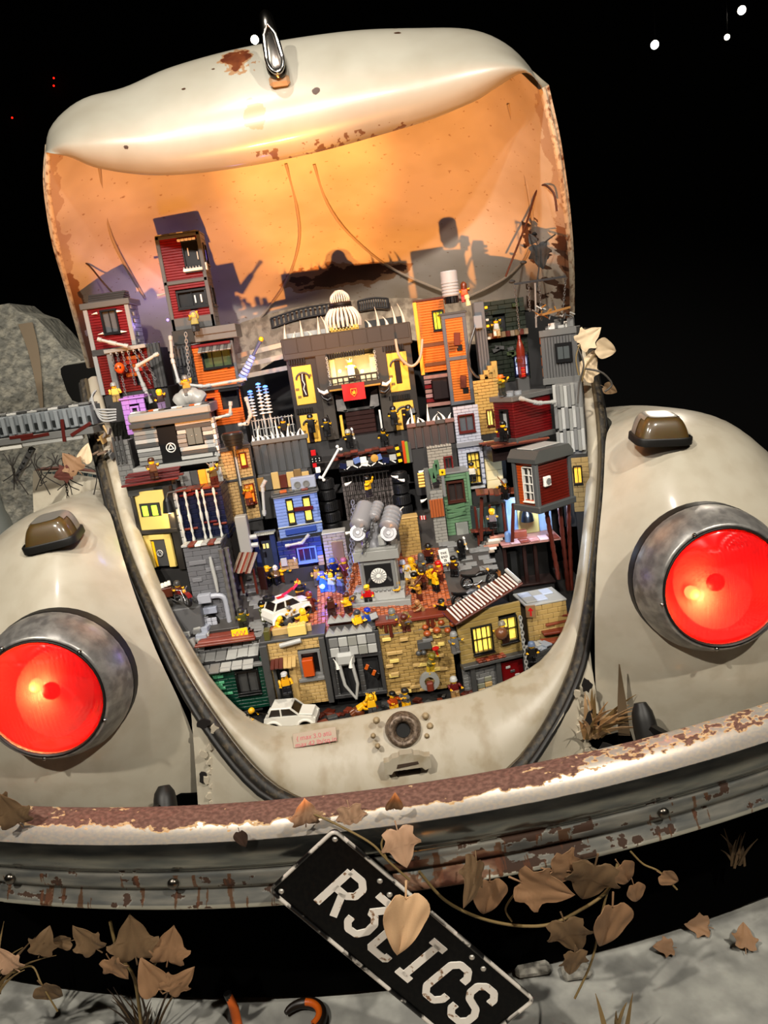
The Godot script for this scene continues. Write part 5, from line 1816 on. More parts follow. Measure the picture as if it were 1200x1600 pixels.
func left_side() -> void:
	# yellow building at the lip
	var b := bld("yellow_building", "yellow panelled building with two lit green panes and a round-handled grey door", [231, 892], [290, 880], [205, 764], 1.385, 1.36, .10, "toy building", .12)
	core(b)
	bx(b, "yellow_panel", pl(CR), .006, b.h * .50, -.004, b.w - .022, b.h * .46, .006)
	bx(b, "dark_frame", pc(.14, .13, .12), b.w - .014, 0, -.006, .014, b.h, .010)
	bx(b, "dark_frame", pc(.14, .13, .12), 0, b.h * .455, -.004, b.w, .008, .010)
	bx(b, "dark_frame", pc(.14, .13, .12), 0, 0, -.004, .008, b.h, .010)
	for q in [[.10, .04, .16, .40], [.62, .04, .16, .40], [.10, .38, .68, .06]]: bx(b, "door_surround", pl(CR), b.w * q[0], b.h * q[1], -.002, b.w * q[2], b.h * q[3], .007)
	bx(b, "window_box", pc(.12, .12, .10), b.w * .16, b.h * .66, -.001, b.w * .52, b.h * .16, .004)
	for x in [.22, .46]: bx(b, "lit_pane", glow(Color(.72, 1.0, .25), 1.0), b.w * x, b.h * .67, .002, b.w * .14, b.h * .12, .002, .0009)
	var dr := bx(b, "door", pl(DG), b.w * .28, b.h * .05, -.002, b.w * .32, b.h * .33, .004)
	bx(b, "yellow_stripe", pl(YE), b.w * .27, b.h * .05, .002, .005, b.h * .31, .001)
	var g := G.new()
	var rg := []
	for i in 17: rg.append(V(cos(TAU * i / 16) * .006, sin(TAU * i / 16) * .006,.004))
	g.tube(rg,.0012,6); g.tube([V(-.004,-.003,.004), V(0,.004,.004), V(.004,-.003,.004)],.0008,5)
	put("hand_wheel", g, pl(LG), dr)
	var bp := thing("red_deck", "dark red plank deck roofing the yellow building", "toy deck", W(196, 760, 1.37), .12)
	for i in 5:
		var k := G.new(); k.box(V(0, 0, 0), V(.098 + R.randf() * .014, .0035, .0135), .0006); put("plank", k, pl([Color(.36, .10, .09), Color(.30, .08, .08)][i % 2]), bp, T(V(-.008 + R.randf() * .008, .001 * (i % 2) + i * .003, -i * .0155)))
	var kb := G.new(); kb.box(V(.0, -.022, -.075), V(.09, .021, .07), .001); put("deck_block", kb, pl(DG), bp)
	# black lamp shade hanging by the yellow building
	var lt := thing("hanging_lamp", "black cone lamp shade on an arm between the yellow building and the barred cage", "lamp", W(265, 800, 1.355))
	g = G.new(); g.lathe([U(.004, .028), U(.008, .022), U(.0125, .0), U(.0115, .0)], 16, false); put("shade", g, pl(BK), lt)
	g = G.new(); g.tube([V(0, .028, 0), V(.004, .036, 0), V(.04, .040, 0)], .0018, 7); put("arm", g, pl(DG), lt)
	g = G.new(); g.ball(V(0, .001, 0), V(.006, .004, .006), 10); put("bulb", g, glow(Color(1, .9, .7), 3.0), lt)
	lamp("omni", "shade_light", W(265, 806, 1.35), Color(1, .85, .6), .003, .008)
	# barred dark blue cage block
	b = bld("barred_cage", "dark blue block behind four tall white bone bars under a red top", [289, 850], [359, 838], [280, 768], 1.37, 1.37, .07)
	core(b)
	wall(b,0, pc(.02,.045,.15),.0096, [], [0,0,1,1],.024)
	wall(b,1, pl(NB),.0096, [])
	for i in 6: bx(b, "red_slat", pl([RB, Color(.35, .06, .06)][i % 2]), b.w * [.06, .5, .62, .1, .7, .3][i], b.h * [.26, .34, .86, .9, .28, .92][i], .001, b.w * .3, .004, .003)
	for x in [.0,.24,.50,.62,.86]:
		g = G.new()
		var p := []; var r := []
		for i in 21:
			p.append(V(b.w * x + (.004 if x == .0 else .0), b.h * i / 20.0,.008)); r.append(.0030 if i in [1,2,5,9,10,11,15,18,19] else .0018)
		g.tube(p, r, 8); put("bone_bar", g, pc(.70, .70, .67), b.t)
	for i in 7: bx(b, "corner_stone", pl(LG), -.006, b.h * i / 7.0, -.006, .010, b.h / 7.6, .012)
	boards(b, [Color(.45,.17,.15), RB, BR],.0, b.h,.006,5, b.w / 5.0,.04, true,.004)
	# big grey block below
	b = bld("grey_factory", "big dark grey brick block with pale pipe, grey box and tiled arch", [312, 985], [370, 978], [284, 856], 1.305, 1.305, .09, "toy building", .05)
	wall(b,0, pc(.36,.36,.37),.0096, [], [0,0,1,1],.032)
	wall(b,1, pl(DG),.0096, [])
	core(b, DG,.004)
	for i in 5: bx(b, "proud_brick", pc(.42, .42, .43), b.w * (.08 + .2 * (i % 4)), b.h * (.78 - .1 * (i / 2)), .0005, .018, .008, .0015)
	boards(b, [LG, RB, WH, MG, LG, RB],-.002, b.h,.004,6, b.w / 5.8,.03, true,.004)
	bx(b, "grey_box", pc(.58, .59, .62), b.w * .16, b.h * .34, 0, .024, .016, .014)
	g = G.new(); g.tube([V(b.w * .68, b.h * .86, .006), V(b.w * .68, b.h * .78, .006), V(b.w * .70, b.h * .60, .006), V(b.w * .70, b.h * .44, .006)], [.0026, .0036, .0038, .0026], 10); put("standing_pipe", g, pl(LG), b.t)
	g = G.new(); g.tube(bent([V(b.w * .45, b.h * .40, .006), V(b.w * .86, b.h * .40, .006), V(b.w * .86, b.h * .06, .006)], .016), .0052, 12); put("bent_pipe", g, pc(.58, .59, .62), b.t)
	bx(b, "pavement_slab", pc(.55, .57, .62), b.w * .1, b.h * .20, 0, .034, .012, .010)
	var ar := PackedVector2Array()
	for i in 13: ar.append(U(b.w * .34 + cos(PI * i / 12) * .019, b.h * .03 + sin(PI * i / 12) * .026))
	g = G.new(); g.plate(ar, .0, .010); put("arch", g, pl(BK), b.t)
	for i in 9: bx(b, "arch_tile", pc(.62, .63, .66), b.w * .34 - .015 + (i % 3) * .0100, b.h * .02 + (i / 3) * .0075, .0095, .0095, .007, .003)
	var col := bld("ribbed_columns", "pair of tall ribbed grey pipes at the corner of the grey block", [366, 978], [378, 975], [352, 858], 1.295, 1.295, .01, "toy pipe")
	for k in 2:
		var p := []; var r := []
		for i in 41: p.append(V(.002 + k * .0085, col.h * i / 40.0,-k * .01)); r.append(.0042 if i % 4 else .0052)
		g = G.new(); g.tube(p, r, 10); put("ribbed_pipe", g, pc(.34, .33, .31), col.t)
	# rubble steps at the lip
	var ru := thing("grey_rubble", "pale grey rubble steps and horn pipes beside the cream lip", "toy rubble", W(300, 1000, 1.27))
	for i in 26:
		g = G.new(); var s := V(.010 + R.randf() * .014,.006 + R.randf() * .010,.012 + R.randf() * .01)
		g.box(-s / 2, s,.0008)
		put("grey_block", g, pl([LG, MG, Color(.58, .60, .64), LG, Color(.45, .45, .47)][i % 5]), ru, Transform3D(Basis(Vector3.UP, R.randf() * .6 - .3), V(-.030 + R.randf() * .055, -.012 + (i / 26.0) * .055, .014 - (i / 26.0) * .065)))
	for q in [[-.012,.0], [.004,.004]]:
		g = G.new(); g.tube([V(q[0] + .006, -.022, .022), V(q[0] + .003, .0, .022), V(q[0], .010, .020)], [.004, .0045, .0075], 12); put("horn_pipe", g, pl(LG), ru)
	# motorcycle with a rider and sidecar
	motorcycle("red toy motorcycle with brown luggage ridden along the left kerb", 285, 945, 1.285, -48, Color(.42, .03, .05))
	var sc := thing("brown_crate_sidecar", "brown crate topped with white bundles behind the red motorcycle rider", "toy crate", W(262, 932, 1.30), .3)
	g = G.new(); g.box(V(-.010, 0, -.008), V(.020, .018, .016), .001); put("crate", g, pc(.28, .12, .06), sc)
	for i in 3:
		g = G.new(); g.box(V(-.008 + i * .006, .018 + i * .001, -.006), V(.006, .008, .010), .0012); put("bundle", g, pl(WH), sc)
	var bsup := thing("kerb_block", "dark kerb block under the red motorcycle", "toy kerb", W(285, 950, 1.29)); g = G.new(); g.box(V(-.05, -.05, -.06), V(.085, .052, .07), .002); put("block", g, pc(.33, .33, .33), bsup)
	# tan brick building with lit windows
	b = bld("tan_corner_house", "tan brick corner house in a dark frame with two small lit orange windows", [354, 822], [412, 812], [344, 704], 1.45, 1.47, .08, "toy building", .15)
	core(b)
	var w1 := [.66,.74,.84,.92]; var w2 := [.64,.24,.90,.50]
	wall(b,0, pc(.66,.54,.35),.0064, [w1, w2], [0,0,1,1],.012)
	wall(b,1, pl(TN),.0064, [])
	win(b,0, w1, pc(.4,.05,.03), glow(Color(1,.72,.25),1.0),1,1,.002)
	win(b,0, w2, pc(.4,.10,.03), glow(Color(1,.55,.15),1.1),1,1,.002)
	framing(b, pc(.20,.20,.20),.005, [.58])
	bx(b, "mid_post", pc(.20, .20, .20), b.w * .50, 0, -.003, .006, b.h, .008)
	g = G.new(); g.tube([V(b.w * .56, b.h * .5, .006), V(b.w * .56, b.h * 1.0, .006)], .002, 8); put("drain_pipe", g, pl(LG), b.t)
	roof(b, pl(DG),.004,.001)
	var gbx := bld("grey_vent_box", "tall pale grey vent box with two stub pipes below the tan corner house", [376, 866], [394, 862], [368, 808], 1.36, 1.36, .02, "toy machine", .04)
	bx(gbx, "case", pc(.55, .54, .51), 0, 0, -.02, gbx.w, gbx.h, .02, .0015)
	for v in [.12,.34]:
		g = G.new(); g.tube([V(gbx.w, gbx.h * v + .004, -.006), V(gbx.w + .013, gbx.h * v + .004, -.006)], .005, 12); put("stub_pipe", g, pl(LG), gbx.t)
	var aw := bld("wooden_awning", "tilted awning of weathered brown and grey boards on the left street", [370, 906], [398, 900], [380, 868], 1.33, 1.31, .01, "toy awning")
	for i in 7: 
		g = G.new(); g.box(V(0, 0, 0), V(.0058, .0028, .040 + R.randf() * .006), .0005); put("plank", g, pl([Color(.42, .36, .30), BR, Color(.5, .45, .40), RB][i % 4]), aw.t, Transform3D(Basis(Vector3.RIGHT, .75), V(i * .0060 - .002, aw.h, -.026)))
	bx(aw, "post", pl(BR), .002, -.03, -.01, .004, .05, .004); bx(aw, "post", pl(BR), .034, -.03, -.01, .004, .05, .004)
	bx(aw, "dark_door", pc(.13, .04, .03), .036, -.026, -.022, .016, .045, .004)
	var ca := bld("corrugated_canopy", "pale wavy canopy over dark blue posts beside the blue porch", [404, 894], [438, 888], [400, 836], 1.40, 1.40, .04, "toy canopy", .04)
	for i in 12:
		g = G.new(); g.x = Transform3D(Basis(Vector3.RIGHT, PI / 2 - .12), V(.002 + i * ca.w / 12.0, ca.h, .004)); g.tube([V(0, 0, 0), V(0, -.04, 0)], ca.w / 22.0, 7); put("wave", g, pc(.62, .62, .58), ca.t)
	for x in [.0, .76]: bx(ca, "post", pc(.14, .18, .34), ca.w * x, 0, -.008, .010, ca.h, .008)
	bx(ca, "back_wall", pc(.22, .24, .30), 0, 0, -.03, ca.w, ca.h, .004)
	for x in [.30, .46]: bx(ca, "lit_pane", glow(Color(1, .92, .55), .9), ca.w * x, ca.h * .52, -.026, .0045, .010, .001)
	# upper grey shed with the black emblem door
	b = bld("emblem_shed", "long grey plank shed with a black door bearing a white ringed triangle", [219, 730], [341, 716], [213, 650], 1.45, 1.45, .09)
	core(b)
	var cols := [MG, LG, DG, LG, MG, Color(.5,.5,.48)]
	for i in 9:
		var y := b.h * .02 + i * b.h * .085
		var xs := [[.0,.30], [.54,1.0]]
		if i in [3,4,5,6]: xs = [[.0,.30], [.54,.66], [.86,1.0]]
		for q in xs: bx(b, "plank", pl(cols[(i * 5 + int(q[0] * 7)) % 6]), b.w * q[0] + R.randf() * .002, y, -.006, b.w * (q[1] - q[0]) - .001, b.h * .078, .007 + R.randf() * .003, .0008, null, (R.randf() - .5) * .03)
	var ed := bx(b, "door", pl(BK), b.w * .30, 0, -.005, b.w * .24, b.h * .72, .007)
	g = G.new()
	rg = []
	for i in 25: rg.append(V(.003 + cos(TAU * i / 24) * .0088,-.006 + sin(TAU * i / 24) * .0088,.004))
	g.tube(rg,.0011,6)
	for k in 3:
		var a := PI / 2 + TAU * k / 3; var c := a + TAU / 3
		g.tube([V(.003 + cos(a) * .0062,-.006 + sin(a) * .0062,.004), V(.003 + cos(c) * .0062,-.006 + sin(c) * .0062,.004)],.0011,6)
	put("ringed_triangle", g, pl(WH), ed)
	for x in [.665,.762]:
		var sh := bx(b, "shutter", pc(.33, .36, .35), b.w * x, b.h * .30, -.003, b.w * .093, b.h * .36, .006)
		g = G.new(); g.ball(V(.003 if x < .7 else -.003, 0, .004), Vector3.ONE * .0011, 6); put("knob", g, pl(LG), sh)
	for s in 7: bx(b, "corner_stone", pl([LG, WH][s % 2]), b.w - .004, b.h * s / 9.0, -.02, .009, b.h / 10.0, .02)
	bx(b, "eave_board", pl(DG), -.002, b.h * .76, -.004, b.w + .004, .010, .014)
	bx(b, "eave_board", pc(.52, .52, .50), -.003, b.h * .86, -.010, b.w + .006, .018, .016, .004)
	for i in 13: bx(b, "roof_plate", pl([WH, DG, OR, LG, BK, WH, MG][(i * 3) % 7]), i * b.w / 13.2, b.h * .86 + .018, -.03 + (i % 3) * .006, b.w / 13.6, .003, .022)
	bx(b, "roof_block", pl(MG), 0, b.h * .86, -.09, b.w, .018, .08)
	bx(b, "ledge", pc(.55, .55, .53), -.012, -.008, -.03, b.w + .014, .008, .042)
	bx(b, "under_block", pl(DG), .0, -.055, -.09, b.w, .047, .075)
	var st := bld("grey_stair_block", "ribbed grey block left of the emblem shed", [190, 760], [214, 757], [176, 690], 1.45, 1.45, .05, "toy block")
	wall(st,0, pc(.40,.40,.39),.0096, [], [0,0,1,1],.016); core(st, MG,.003)
	for i in 3: bx(st, "pillar_rib", pl(DG), .002 + i * .008, st.h * .5, .001, .004, st.h * .6, .004)
	var un := bld("lit_underfloor", "row of pale and lit orange rooms under the emblem shed ledge", [276, 762], [350, 752], [272, 740], 1.415, 1.415, .03, "toy room", .02)
	core(un)
	for i in 6: bx(un, "room_front", glow(Color(1, .55, .12), .5) if i in [3] else pl([LG, MG, DG, OR, CR, LG][i]), i * un.w / 6.0, 0, -.003, un.w / 6.3, un.h, .004)
	boards(un, [Color(.42,.16,.15)], un.w * .45,-.003,.014,4, un.w / 7.5,.026)
	# dark bowl
	var bw := thing("dark_bowl", "dark olive ribbed bowl standing beside the emblem shed", "bowl", W(367, 702, 1.435))
	g = G.new(); g.lathe([U(.0, .0), U(.014, .0), U(.017, .008), U(.0185, .009), U(.0185, .014), U(.020, .0145), U(.020, .020), U(.0215, .021), U(.0215, .030), U(.019, .033), U(.0, .032)], 26, false); put("bowl_wall", g, pc(.085, .08, .065), bw)
	# upper left red house
	b = bld("red_house", "dark red clapboard house with horned window below the lid's rusty edge", [145, 548], [212, 537], [135, 484], 1.6, 1.6, .07)
	core(b)
	var hw := [.34,.34,.72,.94]
	wall(b,0, pl(DR),.0054, [hw], [0,0,1,1],.0)
	win(b,0, hw, pl(BK), pc(.30,.31,.32),2,1,.004)
	for q in [[.30,.88,-1], [.74,.86,1], [.34,.38,-1], [.74,.36,1]]:
		g = G.new(); g.tube([V(b.w * q[0], b.h * q[1], .004), V(b.w * q[0] + q[2] * .012, b.h * q[1] - .001, .004)], [.0026, .0004], 7); put("tusk", g, pl(WH), b.t)
	bx(b, "corner_post", pc(.56, .56, .55), -.002, 0, -.006, .009, b.h, .009)
	bx(b, "corner_post", pc(.50, .50, .49), b.w - .007, 0, -.006, .009, b.h, .009)
	wall(b,1, pc(.42,.42,.41),.0096, [])
	for i in 6: bx(b, "side_brick", pl(LG), b.w + .0005, .004 + i * .014, -.012 - R.randf() * .03, .002, .008, .012)
	roof(b, pc(.33,.33,.32),.012,.006)
	for i in 4: bx(b, "ridge_slab", pc(.24, .22, .21), .008, b.h + .012 + i * .0045, -.058 + i * .004, b.w - .016 + i * .001, .0042, .05 - i * .008)
	bx(b, "string_course", pl(DG), -.002, -.012, -.06, b.w + .004, .012, .064)
	pipe("pale broken pipe lying on the ledge of the horned red house", [[153, 530, 1.57], [176, 536, 1.57], [200, 541, 1.57]], .0034, LG)
	# its lower storey with the hook rack
	b = bld("hook_house", "red lower storey behind a grey rack hung with chains and an orange skull", [160, 618], [262, 602], [146, 554], 1.6, 1.6, .10, "toy building", .06)
	core(b)
	wall(b,0, pc(.40,.06,.03),.0054, [[.55,.1,.64,.9]], [0,0,.8,1],.0)
	for i in 5: bx(b, "orange_board", pl([OR, Color(.62, .14, .04)][i % 2]), b.w * (.42 + .06 * (i % 3)), b.h * (.35 + .1 * i), .001, b.w * .2, .008, .002)
	bx(b, "corner_post", pc(.56, .56, .55), -.002, 0, -.006, .009, b.h, .009)
	for i in 4: bx(b, "grey_panel", pl([DG, Color(.20, .20, .20)][i % 2]), b.w * .80 + i * b.w * .05, 0, -.004, b.w * .048, b.h * 1.08, .008)
	bx(b, "rack_post", pl(MG), b.w * .22, 0, .004, .012, b.h, .010)
	bx(b, "rack_beam", pc(.54, .54, .52), b.w * .2, b.h * .98, .002, b.w * .62, .008, .016, .001, null, .02)
	for i in 6: bx(b, "hook", pl(LG), b.w * (.28 + i * .085), b.h * .93, .014, .003, .007, .003)
	for i in 6: chain(b.t, V(b.w * (.30 + i * .085), b.h * .95,.015), V(b.w * (.30 + i * .085) + (.02 if i > 3 else .0), b.h * [.55,-.1,.5,.15,.12,.2][i],.016),.0, pc(.42,.41,.40))
	var sk := thing("orange_skull", "orange skull-like lantern hanging among chains in the red storey", "toy lantern", W(187, 575, 1.575))
	g = G.new(); g.ball(V(0, 0, 0), V(.0105, .0115, .010), 14); put("skull_shell", g, pc(.85, .30, .04), sk)
	for x in [-.004,.004]:
		g = G.new(); g.ball(V(x, .001, .0085), V(.0022, .003, .002), 8); put("eye_socket", g, pl(BK), sk)
	g = G.new(); g.tube([V(0, .011, 0), V(0, .026, 0)], .0008, 5); put("hanger", g, pl(DG), sk)
	pipe("pale crooked pipe over the chains of the red storey", [[248, 552, 1.56], [212, 573, 1.56], [225, 605, 1.56], [236, 630, 1.56]], .0036, LG)
	# lavender house
	b = bld("lavender_house", "lavender house front peeping out beside the emblem shed", [200, 680], [235, 674], [190, 626], 1.53, 1.53, .05, "toy building", .08)
	core(b)
	wall(b,0, pl(PU),.0096, [[.32,.1,.75,.8]], [0,0,1,1],.016)
	win(b,0, [.34,.25,.72,.8], pl(PU), pl(DG),1,1,.004)
	roof(b, pl(PU),.004,.003)
	for i in 4: bx(b, "mauve_plate", pc(.58, .40, .64), .006 + i * .011, b.h + .004, -.03, .010, .003, .03)
	# tall tower
	b = bld("red_tower", "tall two-storey dark red and grey tower rising highest against the orange lid", [271, 518], [338, 512], [247.5, 371], 1.6, 1.6, .055)
	core(b, BK,.006)
	var t1 := [.55,.60,.94,.93]; var t2 := [.22,.22,.92,.42]
	wall(b,0, pl(DR),.0054, [t1, t2], [0,.06,1,.98],.0)
	var gr := pc(.30,.30,.295)
	bx(b, "corner_post", gr, -.001, 0, -.006, .008, b.h, .009)
	bx(b, "corner_post", gr, b.w - .007, 0, -.006, .008, b.h, .009)
	for v in [[.0, .13], [.49, .04], [.97, .03]]: bx(b, "grey_band", gr, 0, b.h * v[0], -.006, b.w, b.h * v[1], .009)
	wall(b,1, gr,.0096, [[.3,.66,.8,.90], [.3,.22,.8,.44]], [0,0,1,1],.03)
	wall(b,2, gr,.0096, [])
	win(b,0, t1, pl(BK), pl(BK),1,1,.003)
	win(b,0, t2, pl(BK), pl(BK),2,1,.0045)
	win(b,1, [.3,.66,.8,.90], pc(.13,.12,.12), pc(.05,.05,.08),1,1,.0035)
	win(b,1, [.3,.22,.8,.44], pc(.13,.12,.12), pc(.05,.05,.08),1,1,.0035)
	bx(b, "violet_pane", glow(Color(.45, .40, 1.0), .8), b.w + .0, b.h * .72, -.030, .0012, .020, .008, .0)
	for q in [[.66, .8], [.86, .75], [.62, .3], [.76, .3]]: bx(b, "pale_slat", pl(WH), b.w * q[0], b.h * (q[1] - .03), -.0035, .003 if q[1] < .5 else .0022, .016, .003)
	for i in 6: tusk(b.t, V(b.w * (.52 + i * .07), b.h * .615,.002),.008,.0032,.0)
	bx(b, "icicle_strip", pl(WH), b.w * .50, b.h * .605, -.001, b.w * .44, .006, .006)
	for i in 5: bx(b, "ice_brick", pl(WH), b.w * (.48 + i * .085), b.h * .925, -.001, .0070, .005, .006)
	roof(b, gr,.003,.001)
	for i in 6: bx(b, "roof_plate", pl([WH, DG, MG][i % 3]), i * b.w / 6.2, b.h + .003, -.01, b.w / 6.6, .002, .01)
	var sgn := bx(b, "small_sign", pl(WH), b.w + .001, b.h * .60, -.010, .003, .015, .013)
	g = G.new(); g.tube([V(-.002, b.h * .42, -.01), V(-.020, b.h * .405, -.004)], [.0012, .003], 8); put("loudspeaker_arm", g, pl(LG), b.t)
	# orange house under it
	b = bld("orange_plank_house", "orange clapboard house with sloping grey awning under the tall red tower", [308, 608], [373, 600], [300, 540], 1.58, 1.58, .06, "toy building", .08)
	core(b)
	hw = [.25,.42,.96,.88]
	wall(b,0, pc(.74,.35,.08),.0054, [hw], [0,0,1,1],.0)
	win(b,0, hw, pl(BK), pc(.22,.27,.14),3,1,.003)
	bx(b, "red_lintel", pl(DR), 0, b.h - .006, -.002, b.w, .006, .005)
	for i in 9: 
		g = G.new(); g.box(V(0, 0, 0), V(b.w * .083, .003, .022), .0005); put("awning_slat", g, pl([Color(.40, .40, .38), DG][i % 2]), b.t, Transform3D(Basis(Vector3.RIGHT, .45), V(b.w * (.22 + i * .087), b.h * .90, .0)))
	bx(b, "corner_post", pc(.32, .32, .32), b.w - .003, 0, -.005, .006, b.h, .008)
	bx(b, "corner_post", pc(.32, .32, .32), -.004, 0, -.005, .006, b.h, .008)
	var cap := bld("tower_plinth", "grey slab plinth the tall red tower stands on", [272, 540], [372, 531], [268, 518], 1.585, 1.585, .075, "toy slab")
	for i in 3: bx(cap, "slab_block", pl([Color(.16, .16, .15), Color(.36, .36, .35), Color(.36, .36, .35)][i]), [.0, .34, .36][i] * cap.w, [.0, .0, .45][i] * cap.h, -.07 + i * .001, [.34, .66, .64][i] * cap.w, [1.0, .5, .5][i] * cap.h, .07 + i * .002)
	var dkb := bld("dark_ribbed_wall", "dark ribbed grey wall with crane pipe under the tower plinth", [283, 606], [310, 602], [272, 540], 1.575, 1.575, .05, "toy wall", .06)
	core(dkb, BK,.003)
	wall(dkb,0, pc(.15,.15,.15),.0096, [[.3,.2,.8,.55]])
	for i in 5: bx(dkb, "rib", pl(DG), i * dkb.w / 5.0, dkb.h * .5, .0, .004, dkb.h * .45, .004)
	b = bld("low_orange_house", "orange and dark red house lower down beside the coil towers", [322, 668], [384, 660], [314, 612], 1.55, 1.55, .05, "toy building", .08)
	core(b)
	wall(b,0, pc(.72,.32,.07),.0054, [[.14,.2,.34,.8], [.5,.45,.96,1.0]], [0,0,1,1],.0)
	win(b,0, [.14,.2,.34,.8], pl(DR), pl(BK),1,1,.002)
	bx(b, "grey_eave", pl(DG), -.003, b.h, -.04, b.w + .01, .006, .05)
	bx(b, "black_awning", pl(BK), b.w * .5, b.h * .92, .0, b.w * .5, .005, .016)
	# white pipes and chain crane
	pipe("long pale pipe bending down from the tower plinth and out to the coil towers", [[266, 524, 1.55], [269, 560, 1.55], [280, 600, 1.54], [318, 604, 1.54], [385, 592, 1.53]], .0034, LG)
	pipe("pale pipe dropping beside the low orange house", [[384, 620, 1.52], [392, 648, 1.52], [386, 662, 1.52], [374, 664, 1.52]], .0034, LG)
	pipe("short pale pipe elbow beside the emblem shed roof", [[330, 655, 1.47], [360, 648, 1.47], [360, 628, 1.47]], .003, LG)
	var hc := thing("crane_chain", "heavy chain hanging down the dark ribbed wall under the tower", "chain")
	chain(hc, W(290,520,1.545), W(297,604,1.545),.0, pc(.5,.49,.47),.009)
	# grey turbine shell
	var tb := thing("turbine_shell", "pale grey ribbed turbine shell with a skull-masked rider on the shed roof", "toy machine", W(300, 640, 1.50))
	g = G.new()
	var p := []; var r := []
	for i in 13: p.append(V(-.024 + i * .0042,.014 + sin(i * .26) * .012,.004)); r.append(.017 + .002 * sin(i * .26) - (.002 if i % 3 == 0 else .0))
	g.tube(p, r, 16); put("ribbed_shell", g, pc(.56, .56, .54), tb)
	g = G.new(); g.box(V(.0, -.010, -.006), V(.040, .018, .024), .002); put("grey_base", g, pl(LG), tb)
	g = G.new(); g.box(V(.008, .008, .004), V(.024, .006, .016), .002); put("saddle", g, pl(DG), tb)
	# spring towers
	for q in [[398, 655, 612, "nearer the low orange house"], [412, 652, 600, "middle one"], [422, 650, 604, "nearest the palace"]]:
		var s := thing("coil_tower", "white insulator coil with a blue glowing top, %s" % q[3], "toy insulator", W(q[0], q[1], 1.555), 0, "coil towers")
		var h := W(q[0], q[2],1.555).y - s.position.y
		g = G.new(); g.tube([V(0, -.07, 0), V(0, h, 0)], .0022, 7); put("rod", g, pl(LG), s)
		for i in 8:
			g = G.new(); g.x = T(V(0, h * .1 + i * h * .115, 0)); g.lathe([U(.0022, .0), U(.0075 - i * .0002, .001), U(.0075 - i * .0002, .0022), U(.0022, .0036)], 14, false); put("coil_disc", g, pl(WH if i < 6 else Color(.45, .62, .95)), s)
		g = G.new(); g.lathe([U(.0055, h), U(.005, h + .003), U(0, h + .0045)], 12, false); put("blue_lamp_cap", g, glow(Color(.35, .62, 1.0), .6), s)
	lamp("omni", "coil_light", W(408, 585, 1.52), Color(.4, .55, 1.0), .006, .02)
	var tr := thing("striped_torch", "grey and blue striped nozzle with a yellow tip leaning over the coil towers", "toy nozzle", W(378, 590, 1.545))
	var ax := W(408,530,1.545) - tr.position
	for i in 7:
		g = G.new(); g.tube([ax * (i * .085), ax * (i * .085 + .06)], .0085 - i * .0004, 12); put("nozzle_ring", g, pl([Color(.5, .56, .78), Color(.62, .64, .74)][i % 2]), tr)
	g = G.new(); g.tube([ax * .58, ax * .78, ax * .95], [.003, .003, .0045], 9); put("stem", g, pc(.28, .30, .38), tr)
	g = G.new(); g.ball(ax * 1.0, Vector3.ONE * .0052, 10); put("yellow_tip", g, pl(YE), tr)
	var vl := thing("violet_lamp", "tiny violet lamp tucked behind the tall red tower", "lamp", W(262, 500, 1.70))
	g = G.new(); g.ball(Vector3(), Vector3.ONE * .003, 8); put("bulb", g, glow(Color(.6, .45, 1.0), 4.0), vl)
	lamp("omni", "violet_lamp_light", W(262, 500, 1.70), Color(.66, .55, 1.0), .0045, .01)
	# pale rails behind the palace flank
	for i in 3:
		var ra := thing("cream_rail", "cream body rail behind the coil towers, %s of three" % ["top", "middle", "lowest"][i], "rail", Vector3(), 0, "cream rails")
		g = G.new(); g.bar(W(372, 556 + i * 17, 1.70), W(452, 536 + i * 19, 1.70), .012, .010); put("rail_bar", g, pc(.66, .60, .52), ra)
	# container walls left and right of the palace gate, with white spikes
	b = bld("container_wall", "dark grey container-like wall lined with white spikes on the coil tower side", [402, 742], [488, 730], [396, 690], 1.5, 1.5, .02, "toy wall", .1)
	core(b, DG,.003)
	for i in 7: bx(b, "wall_panel", pc(.27, .275, .28), i * b.w / 7.0, 0, -.004, b.w / 7.0 - .0035, b.h, .005)
	bx(b, "top_rail", pc(.36, .36, .35), -.001, b.h - .008, -.006, b.w + .002, .009, .010)
	for i in 11: tusk(b.t, V(.004 + i * b.w / 11.2, b.h,-.002), [.012,.030,.012,.010,.016,.036,.012,.026,.010,.014,.012][i],.0036, (R.randf() - .5) * .02)
	var fe := bld("white_fence", "pale bar fence behind the white spikes below the coil towers", [398, 688], [462, 676], [394, 656], 1.53, 1.53, .003, "fence")
	for i in 13: bx(fe, "bar", pl(LG), i * fe.w / 12.5, 0, 0, .0014, fe.h, .0014, .0)
	for v in [.1, .5, .92]: bx(fe, "rail", pl(LG), 0, fe.h * v, 0, fe.w, .0014, .0014, .0)
	var bt := bld("tan_timber_wall", "tan timber hoarding with slanted boards above the blue house", [404, 768], [486, 757], [400, 742], 1.475, 1.475, .02, "toy wall", .06)
	core(bt, DG,.003)
	for i in 7: bx(bt, "board", pl([Color(.50, .38, .20), DG, TN, BR, TN, Color(.44, .34, .2), TN][i]), i * bt.w / 7.0, 0, -.003, bt.w / 7.3, bt.h * (.8 + .1 * (i % 3)), .005)

